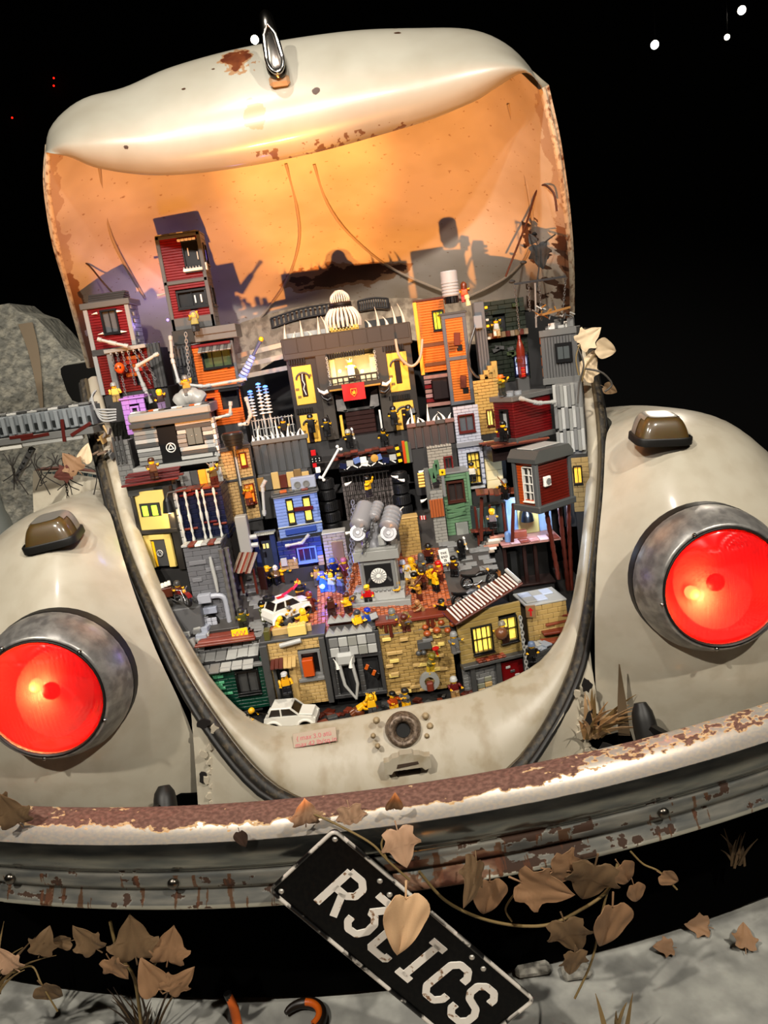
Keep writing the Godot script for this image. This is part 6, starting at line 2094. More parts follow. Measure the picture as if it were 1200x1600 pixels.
func palace() -> void:
	var b := bld("palace", "dark brown-grey palace with yellow arched windows, balcony and spiked roof", [468, 694], [658, 668], [443, 530], 1.6, 1.6, .12, "toy building", .12)
	var st := pc(.185,.165,.145); var s2 := pc(.235,.215,.19)
	var w := b.w; var h := b.h
	# masonry round the middle recess
	bx(b, "wing", st, 0, 0, -.12, w * .27, h, .12)
	bx(b, "wing", st, w * .745, 0, -.12, w * .255, h, .12)
	bx(b, "pillar", s2, w * .235, 0, -.02, w * .095, h * .97, .026)
	bx(b, "pillar", s2, w * .70, 0, -.02, w * .095, h * .97, .026)
	bx(b, "back_masonry", st, w * .27, 0, -.12, w * .475, h, .06)
	bx(b, "architrave", s2, -.004, h * .80, -.115, w + .008, h * .20, .122, .002)
	for i in 9: bx(b, "frieze_block", pc(.21, .19, .17), i * w / 9.0, h * .855, .002, w / 9.0 - .0008, h * .135, .006)
	for q in [[.02,.20], [.32,.69], [.77,.98]]:
		for i in int((q[1] - q[0]) * 44): bx(b, "dentil", pc(.11, .10, .09), w * q[0] + i * .0052, h * .755, .001, .0036, h * .055, .006)
	for q in [[.02,.20], [.77,.98]]:
		for i in int((q[1] - q[0]) * 44): bx(b, "dentil", pc(.11, .10, .09), w * q[0] + i * .0052, h * .29, .0, .0036, h * .05, .006)
	var ye := pc(.88,.68,.26)
	for q in [[.035,.37,.19,.735, true], [.79,.37,.955,.735, true], [.035,.0,.18,.27, false], [.80,.0,.96,.27, false]]:
		var x0: float = w * q[0]; var y0: float = h * q[1]; var x1: float = w * q[2]; var y1: float = h * q[3]
		var pa := bx(b, "yellow_panel", ye, x0, y0, -.002, x1 - x0, y1 - y0, .004)
		var cx := .0
		var hh := (y1 - y0)
		var g := G.new()
		var ar := []
		for i in 11: ar.append(V(cos(PI * i / 10) * (x1 - x0) * .34, hh * .16 + sin(PI * i / 10) * hh * .16,.003))
		g.tube(ar, .0022, 6); put("arch", g, s2, pa)
		g = G.new(); g.box(V(-(x1 - x0) * .14, -hh * (.30 if q[4] else .5), .001), V((x1 - x0) * .28, hh * (.58 if q[4] else .72), .003), .001); put("narrow_window", g, pc(.10, .03, .02), pa)
		for i in 3:
			g = G.new(); g.box(V([-.46, .28, -.40][i] * (x1 - x0), [-.12, .2, -.32][i] * hh, .001), V((x1 - x0) * .18, .005, .0025), .0006); put("stone", g, pc(.45, .36, .20), pa)
	# scribble on the left window
	var sc := G.new(); sc.tube([V(w * .112, h * .66, .0055), V(w * .108, h * .60, .0055), V(w * .12, h * .56, .0055), V(w * .106, h * .52, .0055), V(w * .12, h * .46, .0055)], .0011, 6); put("white_scribble", sc, pl(WH), b.t)
	# balcony niche
	bx(b, "niche_back", pc(.78, .75, .68), w * .33, h * .52, -.058, w * .37, h * .24, .003)
	for x in [.33, .66]: bx(b, "niche_pier", pc(.80, .76, .66), w * x, h * .52, -.05, w * .045, h * .23, .02)
	var ga := G.new()
	var ap := PackedVector2Array([U(-.013,0), U(.013,0)])
	for i in 11: ap.append(U(cos(PI * i / 10) * .013,.016 + sin(PI * i / 10) * .013))
	ga.x = T(V(w * .515, h * .52, -.054)); ga.plate(ap, 0, .003); put("dark_arch", ga, pc(.20, .12, .07), b.t)
	bx(b, "balcony_floor", st, w * .30, h * .475, -.06, w * .43, h * .04, .085)
	bx(b, "balcony_rail", st, w * .32, h * .57, .016, w * .385, .004, .004)
	for i in 9: bx(b, "baluster", st, w * (.335 + i * .045), h * .515, .016, .003, h * .06, .003)
	bx(b, "gilt_lip", pc(.60, .46, .20), w * .31, h * .462, .022, w * .41, .004, .005)
	for s in [-1.0,1.0]:
		for k in 2:
			var g := G.new(); var o := V(w * .515 + s * w * (.215 - .02 * k), h * (.47 - .07 * k),.024)
			g.tube([o, o + V(s * .009, -.003, 0), o + V(s * .018, .003, 0), o + V(s * .021, .010, 0)], [.0046, .004, .0025, .0005], 8); put("horn", g, pl(WH if k == 0 else BK), b.t)
		chain(b.t, V(w * .515 + s * w * .19, h * .78,.016), V(w * .515 + s * w * .19, h * .52,.016),.0, pl(LG),.006)
	# doorway
	bx(b, "door_recess", pl(BK), w * .33, 0, -.06, w * .37, h * .44, .004)
	for s in [-1.0,1.0]:
		var g := G.new(); g.plate(PackedVector2Array([U(0,0), U(s * .022,.004), U(s * .022,.040), U(s * .008,.034)]),-.03,.010)
		put("door_shield", g, pc(.50, .49, .47), b.t, T(V(w * .515 + s * .024, h * .24, .006)))
	bx(b, "wooden_gate", pc(.13, .055, .04), w * .40, 0, -.03, w * .24, h * .24, .012)
	for i in 5: bx(b, "gate_board", pc(.16, .065, .045), w * .40, h * .015 + i * h * .044, -.018, w * .24, h * .040, .003)
	bx(b, "gate_top", pl(MG), w * .39, h * .24, -.03, w * .26, .005, .016)
	for i in 6: bx(b, "grille_bar", pc(.22, .10, .06), w * (.45 + i * .022), h * .27, -.04, .0016, h * .14, .002)
	bx(b, "pale_quoin", ye, w * .355, 0, -.012, .006, h * .22, .018)
	bx(b, "pale_quoin", pl(WH), w * .675, 0, -.012, .004, h * .22, .018)
	# roof spikes and dome
	for i in 15:
		var x := w * (.02 + i * .068)
		if i in [6,7,8,9]: continue
		tusk(b.t, V(x, h,-.01), [.030,.012,.034,.010,.036,.036,0,0,0,0,.016,.040,.018,.036,.040][i],.0042, (R.randf() - .5) * .02, pc(.80,.74,.66))
	bx(b, "spike_bed", pc(.62, .62, .60), .006, h, -.05, w * .36, .010, .03)
	bx(b, "spike_bed", pc(.16, .16, .15), w * .66, h, -.05, w * .3, .014, .03)
	bx(b, "dome_base", ye, w * .37, h, -.07, w * .24, .010, .05)
	for i in 9: tusk(b.t, V(w * (.38 + i * .027), h + .004,-.016),.012,.002,.0, pl(CR))
	var dm := node("dome", b.t, V(w * .49, h + .008, -.05))
	dm.scale = V(1.22,1.1,1.22)
	var dk := pc(.10,.085,.075); var wp := pc(.86,.76,.68)
	var prof := [[.0,.0315], [.010,.0325], [.020,.0305], [.030,.025], [.037,.0185]]
	var pr2 := [[.048,.0165], [.054,.0172], [.061,.0150], [.067,.009], [.0685,.004]]
	for q in [prof, pr2]:
		var g := G.new(); var pp := []
		for e in q: pp.append(U(e[1] * .955, e[0]))
		g.lathe(pp, 40); put("dome_shell", g, dk, dm)
		for k in 24:
			var a := TAU * k / 24
			var tp := []; var tr := []
			for e in q: tp.append(V(cos(a) * e[1] * .96, e[0], sin(a) * e[1] * .96)); tr.append(.0030 * e[1] / q[0][1] + .0003)
			var gg := G.new(); gg.tube(crv(tp, 9), .0026 if q == prof else .0013, 6); put("dome_rib", gg, wp, dm)
	var nk := G.new(); nk.lathe([U(.0185, .036), U(.0205, .037), U(.0205, .040), U(.018, .041), U(.0195, .042), U(.0195, .046), U(.0175, .048)], 28, false); put("dome_neck", nk, dk, dm)
	var kn := G.new(); kn.lathe([U(.009, .067), U(.008, .070), U(0, .0712)], 16, false); put("dome_cap", kn, wp, dm)
	# red banner with a shield and flame
	var bn := thing("red_banner", "red banner with a gold shield and flame hung from the palace balcony", "banner", W(553, 614, 1.565))
	var rows := []
	for i in 7:
		var wv := PackedVector3Array()
		for j in 9: wv.append(V(-.0235 + j * .0059,.020 - i * .0058,.0016 * sin(j * .9 + i * .3)))
		rows.append(wv)
	var gb := G.new(); gb.sheet(rows, .0008, true); put("cloth", gb, mt(Color(.72, .025, .03), .7), bn)
	var sh := G.new(); sh.tube([V(-.006, .009, .0035), V(.006, .009, .0035), V(.006, .0, .0035), V(0, -.007, .0035), V(-.006, .0, .0035), V(-.006, .009, .0035)], .0007, 5); put("shield_outline", sh, pc(.9, .62, .15), bn)
	var fl := G.new(); fl.plate(PackedVector2Array([U(-.003, -.002), U(.003, -.002), U(.0035, .002), U(.001, .007), U(-.001, .003), U(-.0032, .004)]), .0028, .0008); put("flame", fl, pc(.9, .62, .15), bn)
	# balcony lamps
	for q in [[531, 580, "mirror side"], [548, 578, "middle"], [566, 580, "far side"]]:
		var l := thing("balcony_lamp", "small bright bulb on the palace balcony, %s of three" % q[2], "lamp", W(q[0], q[1], 1.605), 0, "balcony lamps")
		var g := G.new(); g.ball(Vector3(), Vector3.ONE * .0035, 8); put("bulb", g, glow(Color(1, .88, .55), 10.0), l)
		lamp("omni", "balcony_lamp_light", W(q[0], q[1] - 4, 1.60), Color(1, .86, .55), .0028, .006)
	# right-hand container wall and stairs
	var c := bld("brown_container_wall", "brown-grey container-like wall lined with white spikes on the orange house side", [640, 702], [714, 692], [637, 664], 1.5, 1.5, .02, "toy wall", .1)
	core(c, DG,.003)
	for i in 6: bx(c, "wall_panel", pc(.26, .22, .21), i * c.w / 6.0, 0, -.004, c.w / 6.0 - .0035, c.h, .005)
	for i in 5: bx(c, "top_block", pl([Color(.40, .30, .28), DG][i % 2]), i * c.w / 5.0, c.h - .006, -.006, c.w / 5.2, .008, .011)
	for i in 9: tusk(c.t, V(.003 + i * c.w / 9.2, c.h,-.002), [.014,.034,.012,.012,.036,.014,.010,.018,.012][i],.0038, (R.randf() - .5) * .03)
	var fb := thing("palace_forecourt", "dark forecourt before the palace edged with rust-brown boards", "toy deck", W(560, 712, 1.53))
	var fg := G.new(); fg.box(V(-.10, -.02, -.075), V(.21, .018, .085), .001); put("deck", fg, pc(.10, .09, .085), fb)
	for i in 9:
		var g := G.new(); g.box(V(0, 0, 0), V(.016, .005, .018), .0008); put("edge_board", g, pl([RB, BR][i % 2]), fb, Transform3D(Basis(Vector3.UP, (R.randf() - .5) * .2), V(-.055 + i * .0125, -.003 + .002 * (i % 2), -.006)))
	var hz := thing("hazard_post", "post with yellow and black stripes beside orange blocks near the palace gate", "toy post", W(626, 722, 1.50))
	for i in 6:
		var g := G.new(); g.box(V(-.004, i * .0065, -.001), V(.008, .0064, .002), .0004); put("stripe", g, pl([YE, BK][i % 2]), hz, Transform3D(Basis(Vector3.BACK, .12), Vector3()))
	for i in 3:
		var g := G.new(); g.box(V(.007 + i * .006, -.004, -.008), V(.006, .046 - i * .002, .01), .0006); put("side_block", g, pl([Color(.70, .24, .05), Color(.46, .55, .16), DG][i]), hz)
	pipe("slack pale hose looping over the yellow palace window", [[618, 530, 1.575], [624, 556, 1.57], [642, 572, 1.57], [656, 560, 1.57], [660, 530, 1.575]], .003, Color(.62, .55, .46), "", "hose", true)

func right_side() -> void:
	var g: G
	# orange house by the palace
	var b := bld("orange_house", "orange clapboard house with a bright yellow corner strip next to the palace", [668, 640], [712, 634], [653, 472], 1.62, 1.61, .07, "toy building", .1)
	core(b)
	var h1 := [.55,.72,.95,.90]
	wall(b,0, pc(.72,.37,.09),.0054, [h1], [.0,.35,1,1],.0)
	win(b,0, h1, pl(BK), glow(Color(.9,.9,.25),.45),3,1,.003)
	bx(b, "yellow_strip", pc(.88, .62, .20), -.004, b.h * .33, -.003, .008, b.h * .67, .006)
	for i in 7: bx(b, "brick_band", pl([Color(.55, .40, .36), DR, Color(.60, .44, .42)][i % 3]), 0, b.h * .02 + i * .010, -.003, b.w * (.9 - .1 * (i % 2)), .008, .004)
	bx(b, "dark_balcony", pc(.10, .04, .035), b.w * .25, b.h * .08, .0, b.w * .6, b.h * .20, .010, .003)
	for i in 2: bx(b, "dark_board", pc(.35, .20, .10), b.w * .1, b.h * (.40 + .18 * i), .0005, b.w * .9, .008, .002)
	roof(b, pc(.28,.12,.08),.004,.003)
	# grey framed front
	b = bld("grey_framed_house", "orange house front in a tall grey frame with brown hanging shutters", [705, 634], [742, 630], [689, 494], 1.575, 1.575, .05, "toy building", .06)
	core(b)
	wall(b,0, pc(.72,.38,.12),.0054, [], [0,0,1,1],.0)
	framing(b, pc(.31,.32,.34),.0075, [.52])
	for q in [[.42,.66], [.48,.18]]:
		bx(b, "brown_shutter", pc(.36, .15, .08), b.w * q[0], b.h * q[1], .001, .013, .026, .004, .001, null, -.1)
		bx(b, "dark_opening", pl(BK), b.w * q[0] + .004, b.h * q[1] - .012, .0005, .012, .013, .001)
	for i in 4: bx(b, "brown_slat", pc(.45, .26, .10), .008, b.h * (.60 + .03 * i), .0008, b.w * (.3 + .1 * i), .004, .002)
	roof(b, pl(DG),.005,.003)
	# grey utility column and cable
	var uc := bld("grey_utility_column", "tall grey column with a junction box and trailing cable", [752, 592], [768, 590], [732, 474], 1.555, 1.555, .03, "toy column", .08)
	bx(uc, "shaft", pc(.32, .33, .34), 0, 0, -.03, uc.w, uc.h, .03, .0015)
	for i in 3: bx(uc, "flute", pc(.25, .26, .27), uc.w * (.15 + .28 * i), uc.h * .05, 0, .0025, uc.h * .6, .002)
	bx(uc, "junction_box", pc(.46, .48, .50), -.004, uc.h * .66, 0, .017, .026, .010, .0015)
	for i in 6: bx(uc, "box_detail", pl([LG, BK, YE][i % 3]), uc.w + .001, uc.h * (.5 + .08 * i), -.008, .006, .005, .006)
	pipe("dark grey cable looping down from the junction box", [[742, 512, 1.54], [734, 540, 1.535], [732, 568, 1.535], [744, 588, 1.54], [758, 590, 1.545]], .0026, Color(.20, .20, .20), "", "cable", true)
	# ribbed grey tank
	var tk := thing("ribbed_tank", "pale grey ribbed water tank standing highest on the orange house roof", "tank", W(706, 474, 1.58))
	g = G.new(); var pr := []
	pr.append(U(0,.064)); pr.append(U(.0165,.064)); pr.append(U(.0175,.062)); pr.append(U(.0175,.046))
	for i in 5: pr.append_array([U(.0175,.044 - i * .006), U(.0182,.0435 - i * .006), U(.0182,.040 - i * .006), U(.0165,.0395 - i * .006)])
	pr.append(U(.0165,.014)); pr.append(U(0,.014))
	pr.reverse()
	g.lathe(pr, 26, false); put("tank_shell", g, pc(.60, .61, .62), tk)
	for i in 10:
		g = G.new(); g.x = Transform3D(Basis(Vector3.UP, TAU * i / 10), Vector3()); g.box(V(-.0035, .0, .0095), V(.007, .015, .005), .001); put("dark_stave", g, pl(BK), tk)
	var wm := pipe("cream wire coil beside the ribbed tank", [[729, 462, 1.57], [732, 476, 1.57]], .004, Color(.8, .72, .55))
	# dark green terrace house with balcony
	b = bld("dark_terrace", "dark green and brown terraced house front behind the camouflage figure", [768, 600], [830, 592], [756, 472], 1.61, 1.61, .05, "toy building", .12)
	core(b)
	wall(b, 0, pc(.07, .10, .055), .0096, [[.6, .0, .98, .36], [.2, .5, .5, .85]], [0, 0, 1, 1], .03, "brick_courses", .008, .004)
	for i in 14: bx(b, "leafy_plate", pl([Color(.12, .17, .08), Color(.20, .24, .14), DG][i % 3]), b.w * R.randf() * .8, b.h * (.2 + .7 * R.randf()), .0, .012 + .008 * R.randf(), .008, .006, .001, null, R.randf() - .5)
	for i in 9: bx(b, "balcony_block", pl([Color(.40, .32, .22), BR, Color(.46, .40, .33)][i % 3]), b.w * i / 9.0, b.h * .55, .002, b.w / 9.4, .012, .014)
	win(b,0, [.62,.06,.96,.30], pl(NB), glow(Color(.8,.85,1.0),.35),4,2,.002)
	# tan brick pile
	b = bld("tan_brick_house", "tan brick house of broken courses with a narrow lit window", [748, 680], [788, 676], [736, 596], 1.535, 1.535, .05, "toy building", .1)
	core(b)
	wall(b, 0, pc(.66, .52, .28), .0064, [[.38, .16, .62, .42]], [0, 0, 1, 1], .016, "brick_courses", .006, .003)
	win(b,0, [.38,.14,.64,.44], pl(BR), glow(Color(1,.9,.45),.8),2,1,.002)
	for i in 4: bx(b, "step_block", pc(.66, .52, .28), b.w * .3 + i * b.w * .16, b.h, -.02, b.w * .6 - i * b.w * .13, .010 + i * .008, .018)
	# container
	b = bld("grey_container", "grey ribbed container with a black framed double hatch at the lip", [850, 602], [906, 592], [838, 518], 1.50, 1.47, .055, "toy container", .05)
	bx(b, "container_body", pc(.31, .31, .305), 0, 0, -.055, b.w, b.h, .055, .001)
	for i in 9: 
		if true: 
			g = G.new(); g.tube([V(b.w * (.16 + i * .083), b.h * .12, 0), V(b.w * (.16 + i * .083), b.h * .86, 0)], .0028, 8); put("rib", g, pc(.33, .33, .325), b.t)
	for v in [.0, .88]: bx(b, "end_beam", pc(.36, .36, .35), -.001, b.h * v, -.004, b.w + .002, b.h * .12, .007)
	var hb := bx(b, "hatch_frame", pl(BK), b.w * .40, b.h * .38, .002, b.w * .46, b.h * .36, .005)
	for x in [-.006,.006]:
		g = G.new(); g.box(V(x - .0055, -.012, .002), V(.011, .024, .0016), .0005); put("hatch_leaf", g, pc(.25, .27, .27), hb)
	for i in 4: bx(b, "tan_strip", pl([Color(.62, .38, .22), OR][i % 2]), -.003, b.h * (.15 + .2 * i), -.03, .003, b.h * .16, .02)
	for i in 6: bx(b, "roof_junk", pl([LG, WH, MG][i % 3]), b.w * (.1 + .13 * i), b.h, -.04 + (i % 2) * .015, .012, .006 + .006 * (i % 3), .016)
	# hanging bar of junk over the container
	var hj := thing("junk_gallows", "black bar on a post hung with chains and a tray of scrap over the container", "toy gallows")
	g = G.new(); g.bar(W(803, 444, 1.50), W(884, 432, 1.48), .004, .004); put("cross_bar", g, pl(BK), hj)
	g = G.new(); g.tube([W(836, 442, 1.49), W(838, 512, 1.49)], .002, 7); put("post", g, pl(MG), hj)
	for q in [[804,446,812,520], [826,446,828,486], [884,434,880,480], [843,446,846,500]]: chain(hj, W(q[0], q[1],1.49), W(q[2], q[3],1.49),.0, pc(.25,.24,.23),.006)
	for i in 30:
		var p := W(835 + R.randf() * 58,480 + R.randf() * 14 - .0,1.47 + R.randf() * .02)
		g = G.new(); g.bar(p, p + V(R.randf() - .5, (R.randf() - .5) * .6, R.randf() - .5).normalized() * .012, .002, .002); put("scrap_rod", g, pl([DG, MG, LG, Color(.5, .34, .12)][i % 4]), hj)
	g = G.new(); g.bar(W(846, 492, 1.475), W(890, 480, 1.475), .014, .004); put("tray", g, pc(.46, .33, .16), hj)
	var ob := thing("amber_bottle", "translucent orange-red bottle shape hanging beside the container", "toy bottle", W(817, 590, 1.515))
	g = G.new(); g.lathe([U(0,0), U(.008,0), U(.0088,.02), U(.0088,.055), U(.006,.068), U(.003,.076), U(.003,.084), U(0,.085)],16)
	var om := StandardMaterial3D.new(); om.albedo_color = Color(.42,.13,.06,.7); om.transparency = BaseMaterial3D.TRANSPARENCY_ALPHA; om.roughness = .3; om.backlight_enabled = true; om.backlight = Color(.4,.12,.05)
	put("bottle_glass", g, om, ob)
	for i in 5:
		g = G.new(); g.box(V(-.004, .002 + i * .004, .004), V(.008, .003, .006), .0008); put("red_plate", g, pl([Color(.65, .05, .03), Color(.75, .22, .05)][i % 2]), ob)
	g = G.new(); g.box(V(-.012, -.05, -.016), V(.024, .05, .02), .001); put("plinth", g, pl(DG), ob)
	# pale panels below the container
	b = bld("pale_panel_wall", "wall of pale grey overlapping panels between the red shed and the lip", [872, 712], [918, 704], [862, 600], 1.46, 1.44, .03, "toy wall", .15)
	core(b, MG,.003)
	for i in 22: bx(b, "grey_panel", pl([Color(.50, .50, .48), LG, Color(.42, .42, .41)][i % 3]), b.w * (.12 * (i % 8)), b.h * (.02 + .31 * (i / 8)) + R.randf() * .008, -.001 + R.randf() * .004, b.w * .115, b.h * .30, .004)
	# red shed seen corner-on
	b = bld("red_shed", "dark red clapboard shed under a grey slab roof with round caps and pale pipe", [806, 685], [864, 672], [800, 628], 1.42, 1.475, .055)
	core(b)
	wall(b,0, pc(.36,.02,.03),.0054, [], [0,0,1,1],.0)
	wall(b,2, pc(.33,.02,.03),.0054, [[.3,.05,.75,.8]], [0,0,1,1],.0)
	win(b,2, [.3,.05,.75,.8], pl(BK), pl(LG),1,1,.004)
	roof(b, pc(.34,.34,.33),.010,.005)
	bx(b, "sill_beam", pc(.28, .28, .27), -.003, -.010, -.06, b.w + .006, .010, .066)
	for i in 4:
		g = G.new(); g.x = T(V(.010 + (i % 2) * .022, b.h + .010, -.016 - (i / 2) * .022)); g.lathe([U(.0075, 0), U(.0075, .007), U(0, .007)], 18, false); put("round_cap", g, pc(.50, .51, .52), b.t)
	pipe("pale pipe lying along the red shed's roof edge", [[812, 622, 1.405], [840, 630, 1.42], [868, 628, 1.44]], .0034, LG)
	# brown deck
	var dk := thing("brown_deck", "brown board deck between the red shed and the hanging hut", "toy deck", W(766, 700, 1.42), .1)
	for i in 9:
		g = G.new(); g.box(V(0, 0, 0), V(.10 + R.randf() * .02, .003, .0085), .0005); put("plank", g, pl([Color(.26, .10, .07), Color(.46, .24, .17), BR][i % 3]), dk, Transform3D(Basis(Vector3.UP, (R.randf() - .5) * .1), V(-.010 + R.randf() * .012, .002 * (i % 2), .010 - i * .0092)))
	g = G.new(); g.box(V(.004, -.03, -.075), V(.09, .03, .07), .001); put("deck_block", g, pc(.10, .06, .05), dk)
	# hut seen corner-on
	b = bld("hanging_hut", "red-brown hut in a heavy grey frame with air-conditioner box and white window", [842, 792], [893, 780], [838, 724], 1.30, 1.345, .055)
	core(b)
	wall(b,0, pc(.34,.07,.03),.0054, [], [0,0,1,1],.0)
	wall(b,2, pc(.66,.25,.05),.0054, [[.38,.1,.86,.9]], [0,0,1,1],.0)
	win(b,2, [.38,.1,.86,.9], pl(WH), pl(BK),2,4,.0012)
	bx(b, "grey_post", pc(.30, .31, .31), -.005, -.006, -.006, .009, b.h + .006, .011, .002)
	bx(b, "grey_post", pc(.26, .27, .27), b.w - .004, -.006, -.006, .008, b.h + .006, .011, .002)
	bx(b, "grey_post", pc(.26, .27, .27), -.005, -.006, -.058, .009, b.h + .006, .009, .002)
	bx(b, "floor_frame", pc(.26, .27, .27), -.006, -.012, -.062, b.w + .012, .013, .070, .002)
	g = G.new()
	var rp := PackedVector2Array([U(-.007, b.h), U(b.w + .007, b.h), U(b.w + .007, b.h + .008), U(b.w - .004, b.h + .022), U(.004, b.h + .022), U(-.007, b.h + .008)])
	g.plate(rp, -.064, .072); put("grey_roof", g, pc(.25, .26, .255), b.t)
	bx(b, "roof_plate", pl(LG), .006, b.h + .022, -.05, b.w - .012, .002, .04)
	var ac := bx(b, "air_conditioner", pl(WH), b.w * .16, b.h * .42, .001, .017, .019, .006, .0015)
	g = G.new(); g.x = Transform3D(Basis(Vector3.RIGHT, PI / 2), V(.001, 0, .003)); g.lathe([U(0, .0006), U(.002, .0006), U(.0022, .0012), U(.0058, .0012), U(.006, 0)], 18, false); put("fan_grille", g, pl(MG), ac)
	# plank deck in front of the hut with its people
	var d2 := thing("hut_walkway", "ragged brown plank walkway leading to the hanging hut", "toy deck", W(742, 770, 1.40), -.18)
	for i in 12:
		g = G.new(); g.box(V(0, 0, 0), V(.0085, .003, .040 + R.randf() * .02), .0005); put("plank", g, pl([RB, BR, Color(.45, .22, .13)][i % 3]), d2, Transform3D(Basis(Vector3.UP, (R.randf() - .5) * .2), V(i * .0088, -.0005 * i, -.02)))
	for q in [[752,775,752,845], [802,785,800,855]]:
		var po := G.new(); po.bar(W(q[0], q[1],1.39) - V(0,.002,0), W(q[2], q[3],1.385),.006,.006); po.mesh()
		put("post", po, pl(BR), d2, d2.transform.affine_inverse())
	# stilts
	for q in [[852,790,873,905,1.335], [874,788,888,922,1.37], [888,786,893,922,1.375]]:
		var s := thing("brown_stilt", "brown jointed stilt under the hanging hut, %s" % {852: "closest to the lit room", 874: "middle of the three", 888: "closest to the lip"}[q[0]], "toy post", Vector3(), 0, "hut stilts")
		var a := W(q[0], q[1], q[4]); var c := W(q[2], q[3], q[4])
		var p := []; var r := []
		for i in 33: p.append(c.lerp(a, i / 32.0)); r.append(.0046 if i % 4 else .0036)
		g = G.new(); g.tube(p, r, 10); put("jointed_pole", g, pc(.30, .11, .07), s)
	# blue-lit room
	b = bld("lit_room", "open pale blue room with black curtain under the hanging hut", [797, 846], [872, 836], [794, 786], 1.40, 1.40, .045, "toy room")
	bx(b, "rear_panel", pc(.55, .66, .80), 0, 0, -.045, b.w, b.h, .003)
	bx(b, "cream_panel", pc(.86, .78, .48), b.w * .28, 0, -.041, b.w * .44, b.h, .002)
	bx(b, "side_panel", pc(.50, .62, .80), 0, 0, -.042, .003, b.h, .03)
	var fl := bx(b, "pink_floor", pc(.62, .45, .42), -.02, -.004, -.05, b.w + .02, .004, .075)
	for i in 12: bx(b, "floor_plate", pl([Color(.62, .42, .40), Color(.70, .56, .56), RB][i % 3]), -.022 + (i % 6) * b.w / 5.0, .0, -.005 + (i / 6) * .016, b.w / 5.3, .0025, .015)
	g = G.new(); g.lathe([U(.013, 0), U(.011, .012), U(.006, .026), U(0, .027)], 14, false); put("black_curtain", g, pl(BK), b.t, T(V(b.w * .45, b.h * .38, -.024)))
	bx(b, "little_bench", pc(.50, .25, .18), b.w * .10, .0, -.03, .028, .014, .016)
	g = G.new(); g.lathe([U(.006, 0), U(.006, .016), U(.0045, .02), U(0, .02)], 12, false); put("blue_canister", g, pc(.42, .55, .75), b.t, T(V(-.005, .002, .006)))
	g = G.new(); var rg := []
	for i in 17: rg.append(V(b.w * .86 + cos(TAU * i / 16) * .006, b.h * .8 + sin(TAU * i / 16) * .006,-.041))
	g.tube(rg, .001, 5); g.ball(V(b.w * .86, b.h * .8, -.041), V(.003, .003, .001), 8); put("round_target", g, pc(.55, .42, .80), b.t)
	lamp("omni", "lit_room_light", W(830, 800, 1.385), Color(.80, .88, 1.0), .010, .008)
	var lp := thing("room_lamp", "tiny white lamp under the hut lighting the pale blue room", "lamp", W(830, 792, 1.385)); g = G.new(); g.ball(Vector3(), Vector3.ONE * .003, 8); put("bulb", g, glow(Color(.85, .9, 1.0), 6.0), lp)
	# dark room underneath
	b = bld("dark_cellar", "dark cellar of black pillars below the lit room", [792, 918], [868, 908], [788, 852], 1.385, 1.385, .05, "toy room", .05)
	bx(b, "rear_panel", pc(.05, .045, .04), 0, 0, -.05, b.w, b.h, .004)
	for x in [.0, .40, .62]: bx(b, "pillar", pc(.13, .055, .04), b.w * x, 0, -.012, .007, b.h, .008)
	bx(b, "dark_barrel", pc(.07, .07, .065), b.w * .10, 0, -.035, .024, b.h * .8, .02, .006)
	bx(b, "floor_slab", pc(.12, .06, .05), 0, -.002, -.05, b.w, .004, .055)
	# houses behind the street
	b = bld("stone_house", "pale stone house with red-framed window and uneven cornice", [676, 776], [714, 770], [666, 702], 1.49, 1.49, .04, "toy building", .08)
	core(b)
	wall(b,0, pc(.55,.52,.47),.0064, [[.62,.50,.98,.78]], [0,0,1,1],.016)
	win(b,0, [.62,.48,.98,.80], pc(.36,.05,.04), pc(.12,.10,.10),2,1,.003)
	for i in 9: bx(b, "cornice_block", pc(.58, .55, .50), i * b.w / 9.0, b.h, -.01, b.w / 9.6, .004 + .001 * (i % 2), .013)
	bx(b, "red_lintel", pc(.36, .07, .05), b.w * .55, b.h * .38, -.001, b.w * .45, .006, .006)
	b = bld("white_house", "grey-white brick house with a tall black-barred window and a figure on its sill", [722, 762], [760, 756], [712, 636], 1.495, 1.495, .05, "toy building", .08)
	core(b)
	var wn := [.34,.02,.84,.42]; var w3 := [.14,.68,.80,.90]
	wall(b,0, pc(.60,.61,.65),.0064, [wn, w3], [0,0,1,1],.016)
	win(b,0, wn, pl(BK), glow(Color(.9,.75,.3),.25),3,4,.002)
	win(b,0, w3, pc(.30,.07,.05), pc(.28,.30,.32),2,1,.003)
	bx(b, "band_course", pc(.44, .44, .45), -.002, b.h * .50, -.002, b.w + .004, .010, .008)
	bx(b, "sill_shelf", pl(LG), b.w * .2, -.004, .0, b.w * .72, .005, .012)
	for s in 6: bx(b, "quoin", pc(.66, .66, .68), b.w * .86, .003 + s * .011, .0, b.w * .13, .008, .003)
	var cw := bld("cream_wall", "plain cream wall between the white house and the hanging hut", [762, 766], [788, 760], [756, 690], 1.50, 1.50, .02, "toy wall", .06)
	wall(cw,0, pc(.84,.76,.56),.0192, [], [0,0,1,1],.048); core(cw, TN,.003)
	b = bld("green_timber_house", "sage green timber house patched with boards, brown window above a grey door", [703, 856], [744, 850], [696, 742], 1.445, 1.445, .05, "toy building", .06)
	core(b)
	wall(b,0, pl(SG),.0064, [[.14,.64,.80,.90], [.30,.0,.80,.34]], [0,0,1,1],.0)
	win(b,0, [.14,.62,.80,.90], pc(.22,.09,.05), pc(.16,.13,.12),2,1,.004)
	bx(b, "door", pc(.50, .51, .48), b.w * .32, 0, -.005, b.w * .46, b.h * .33, .006)
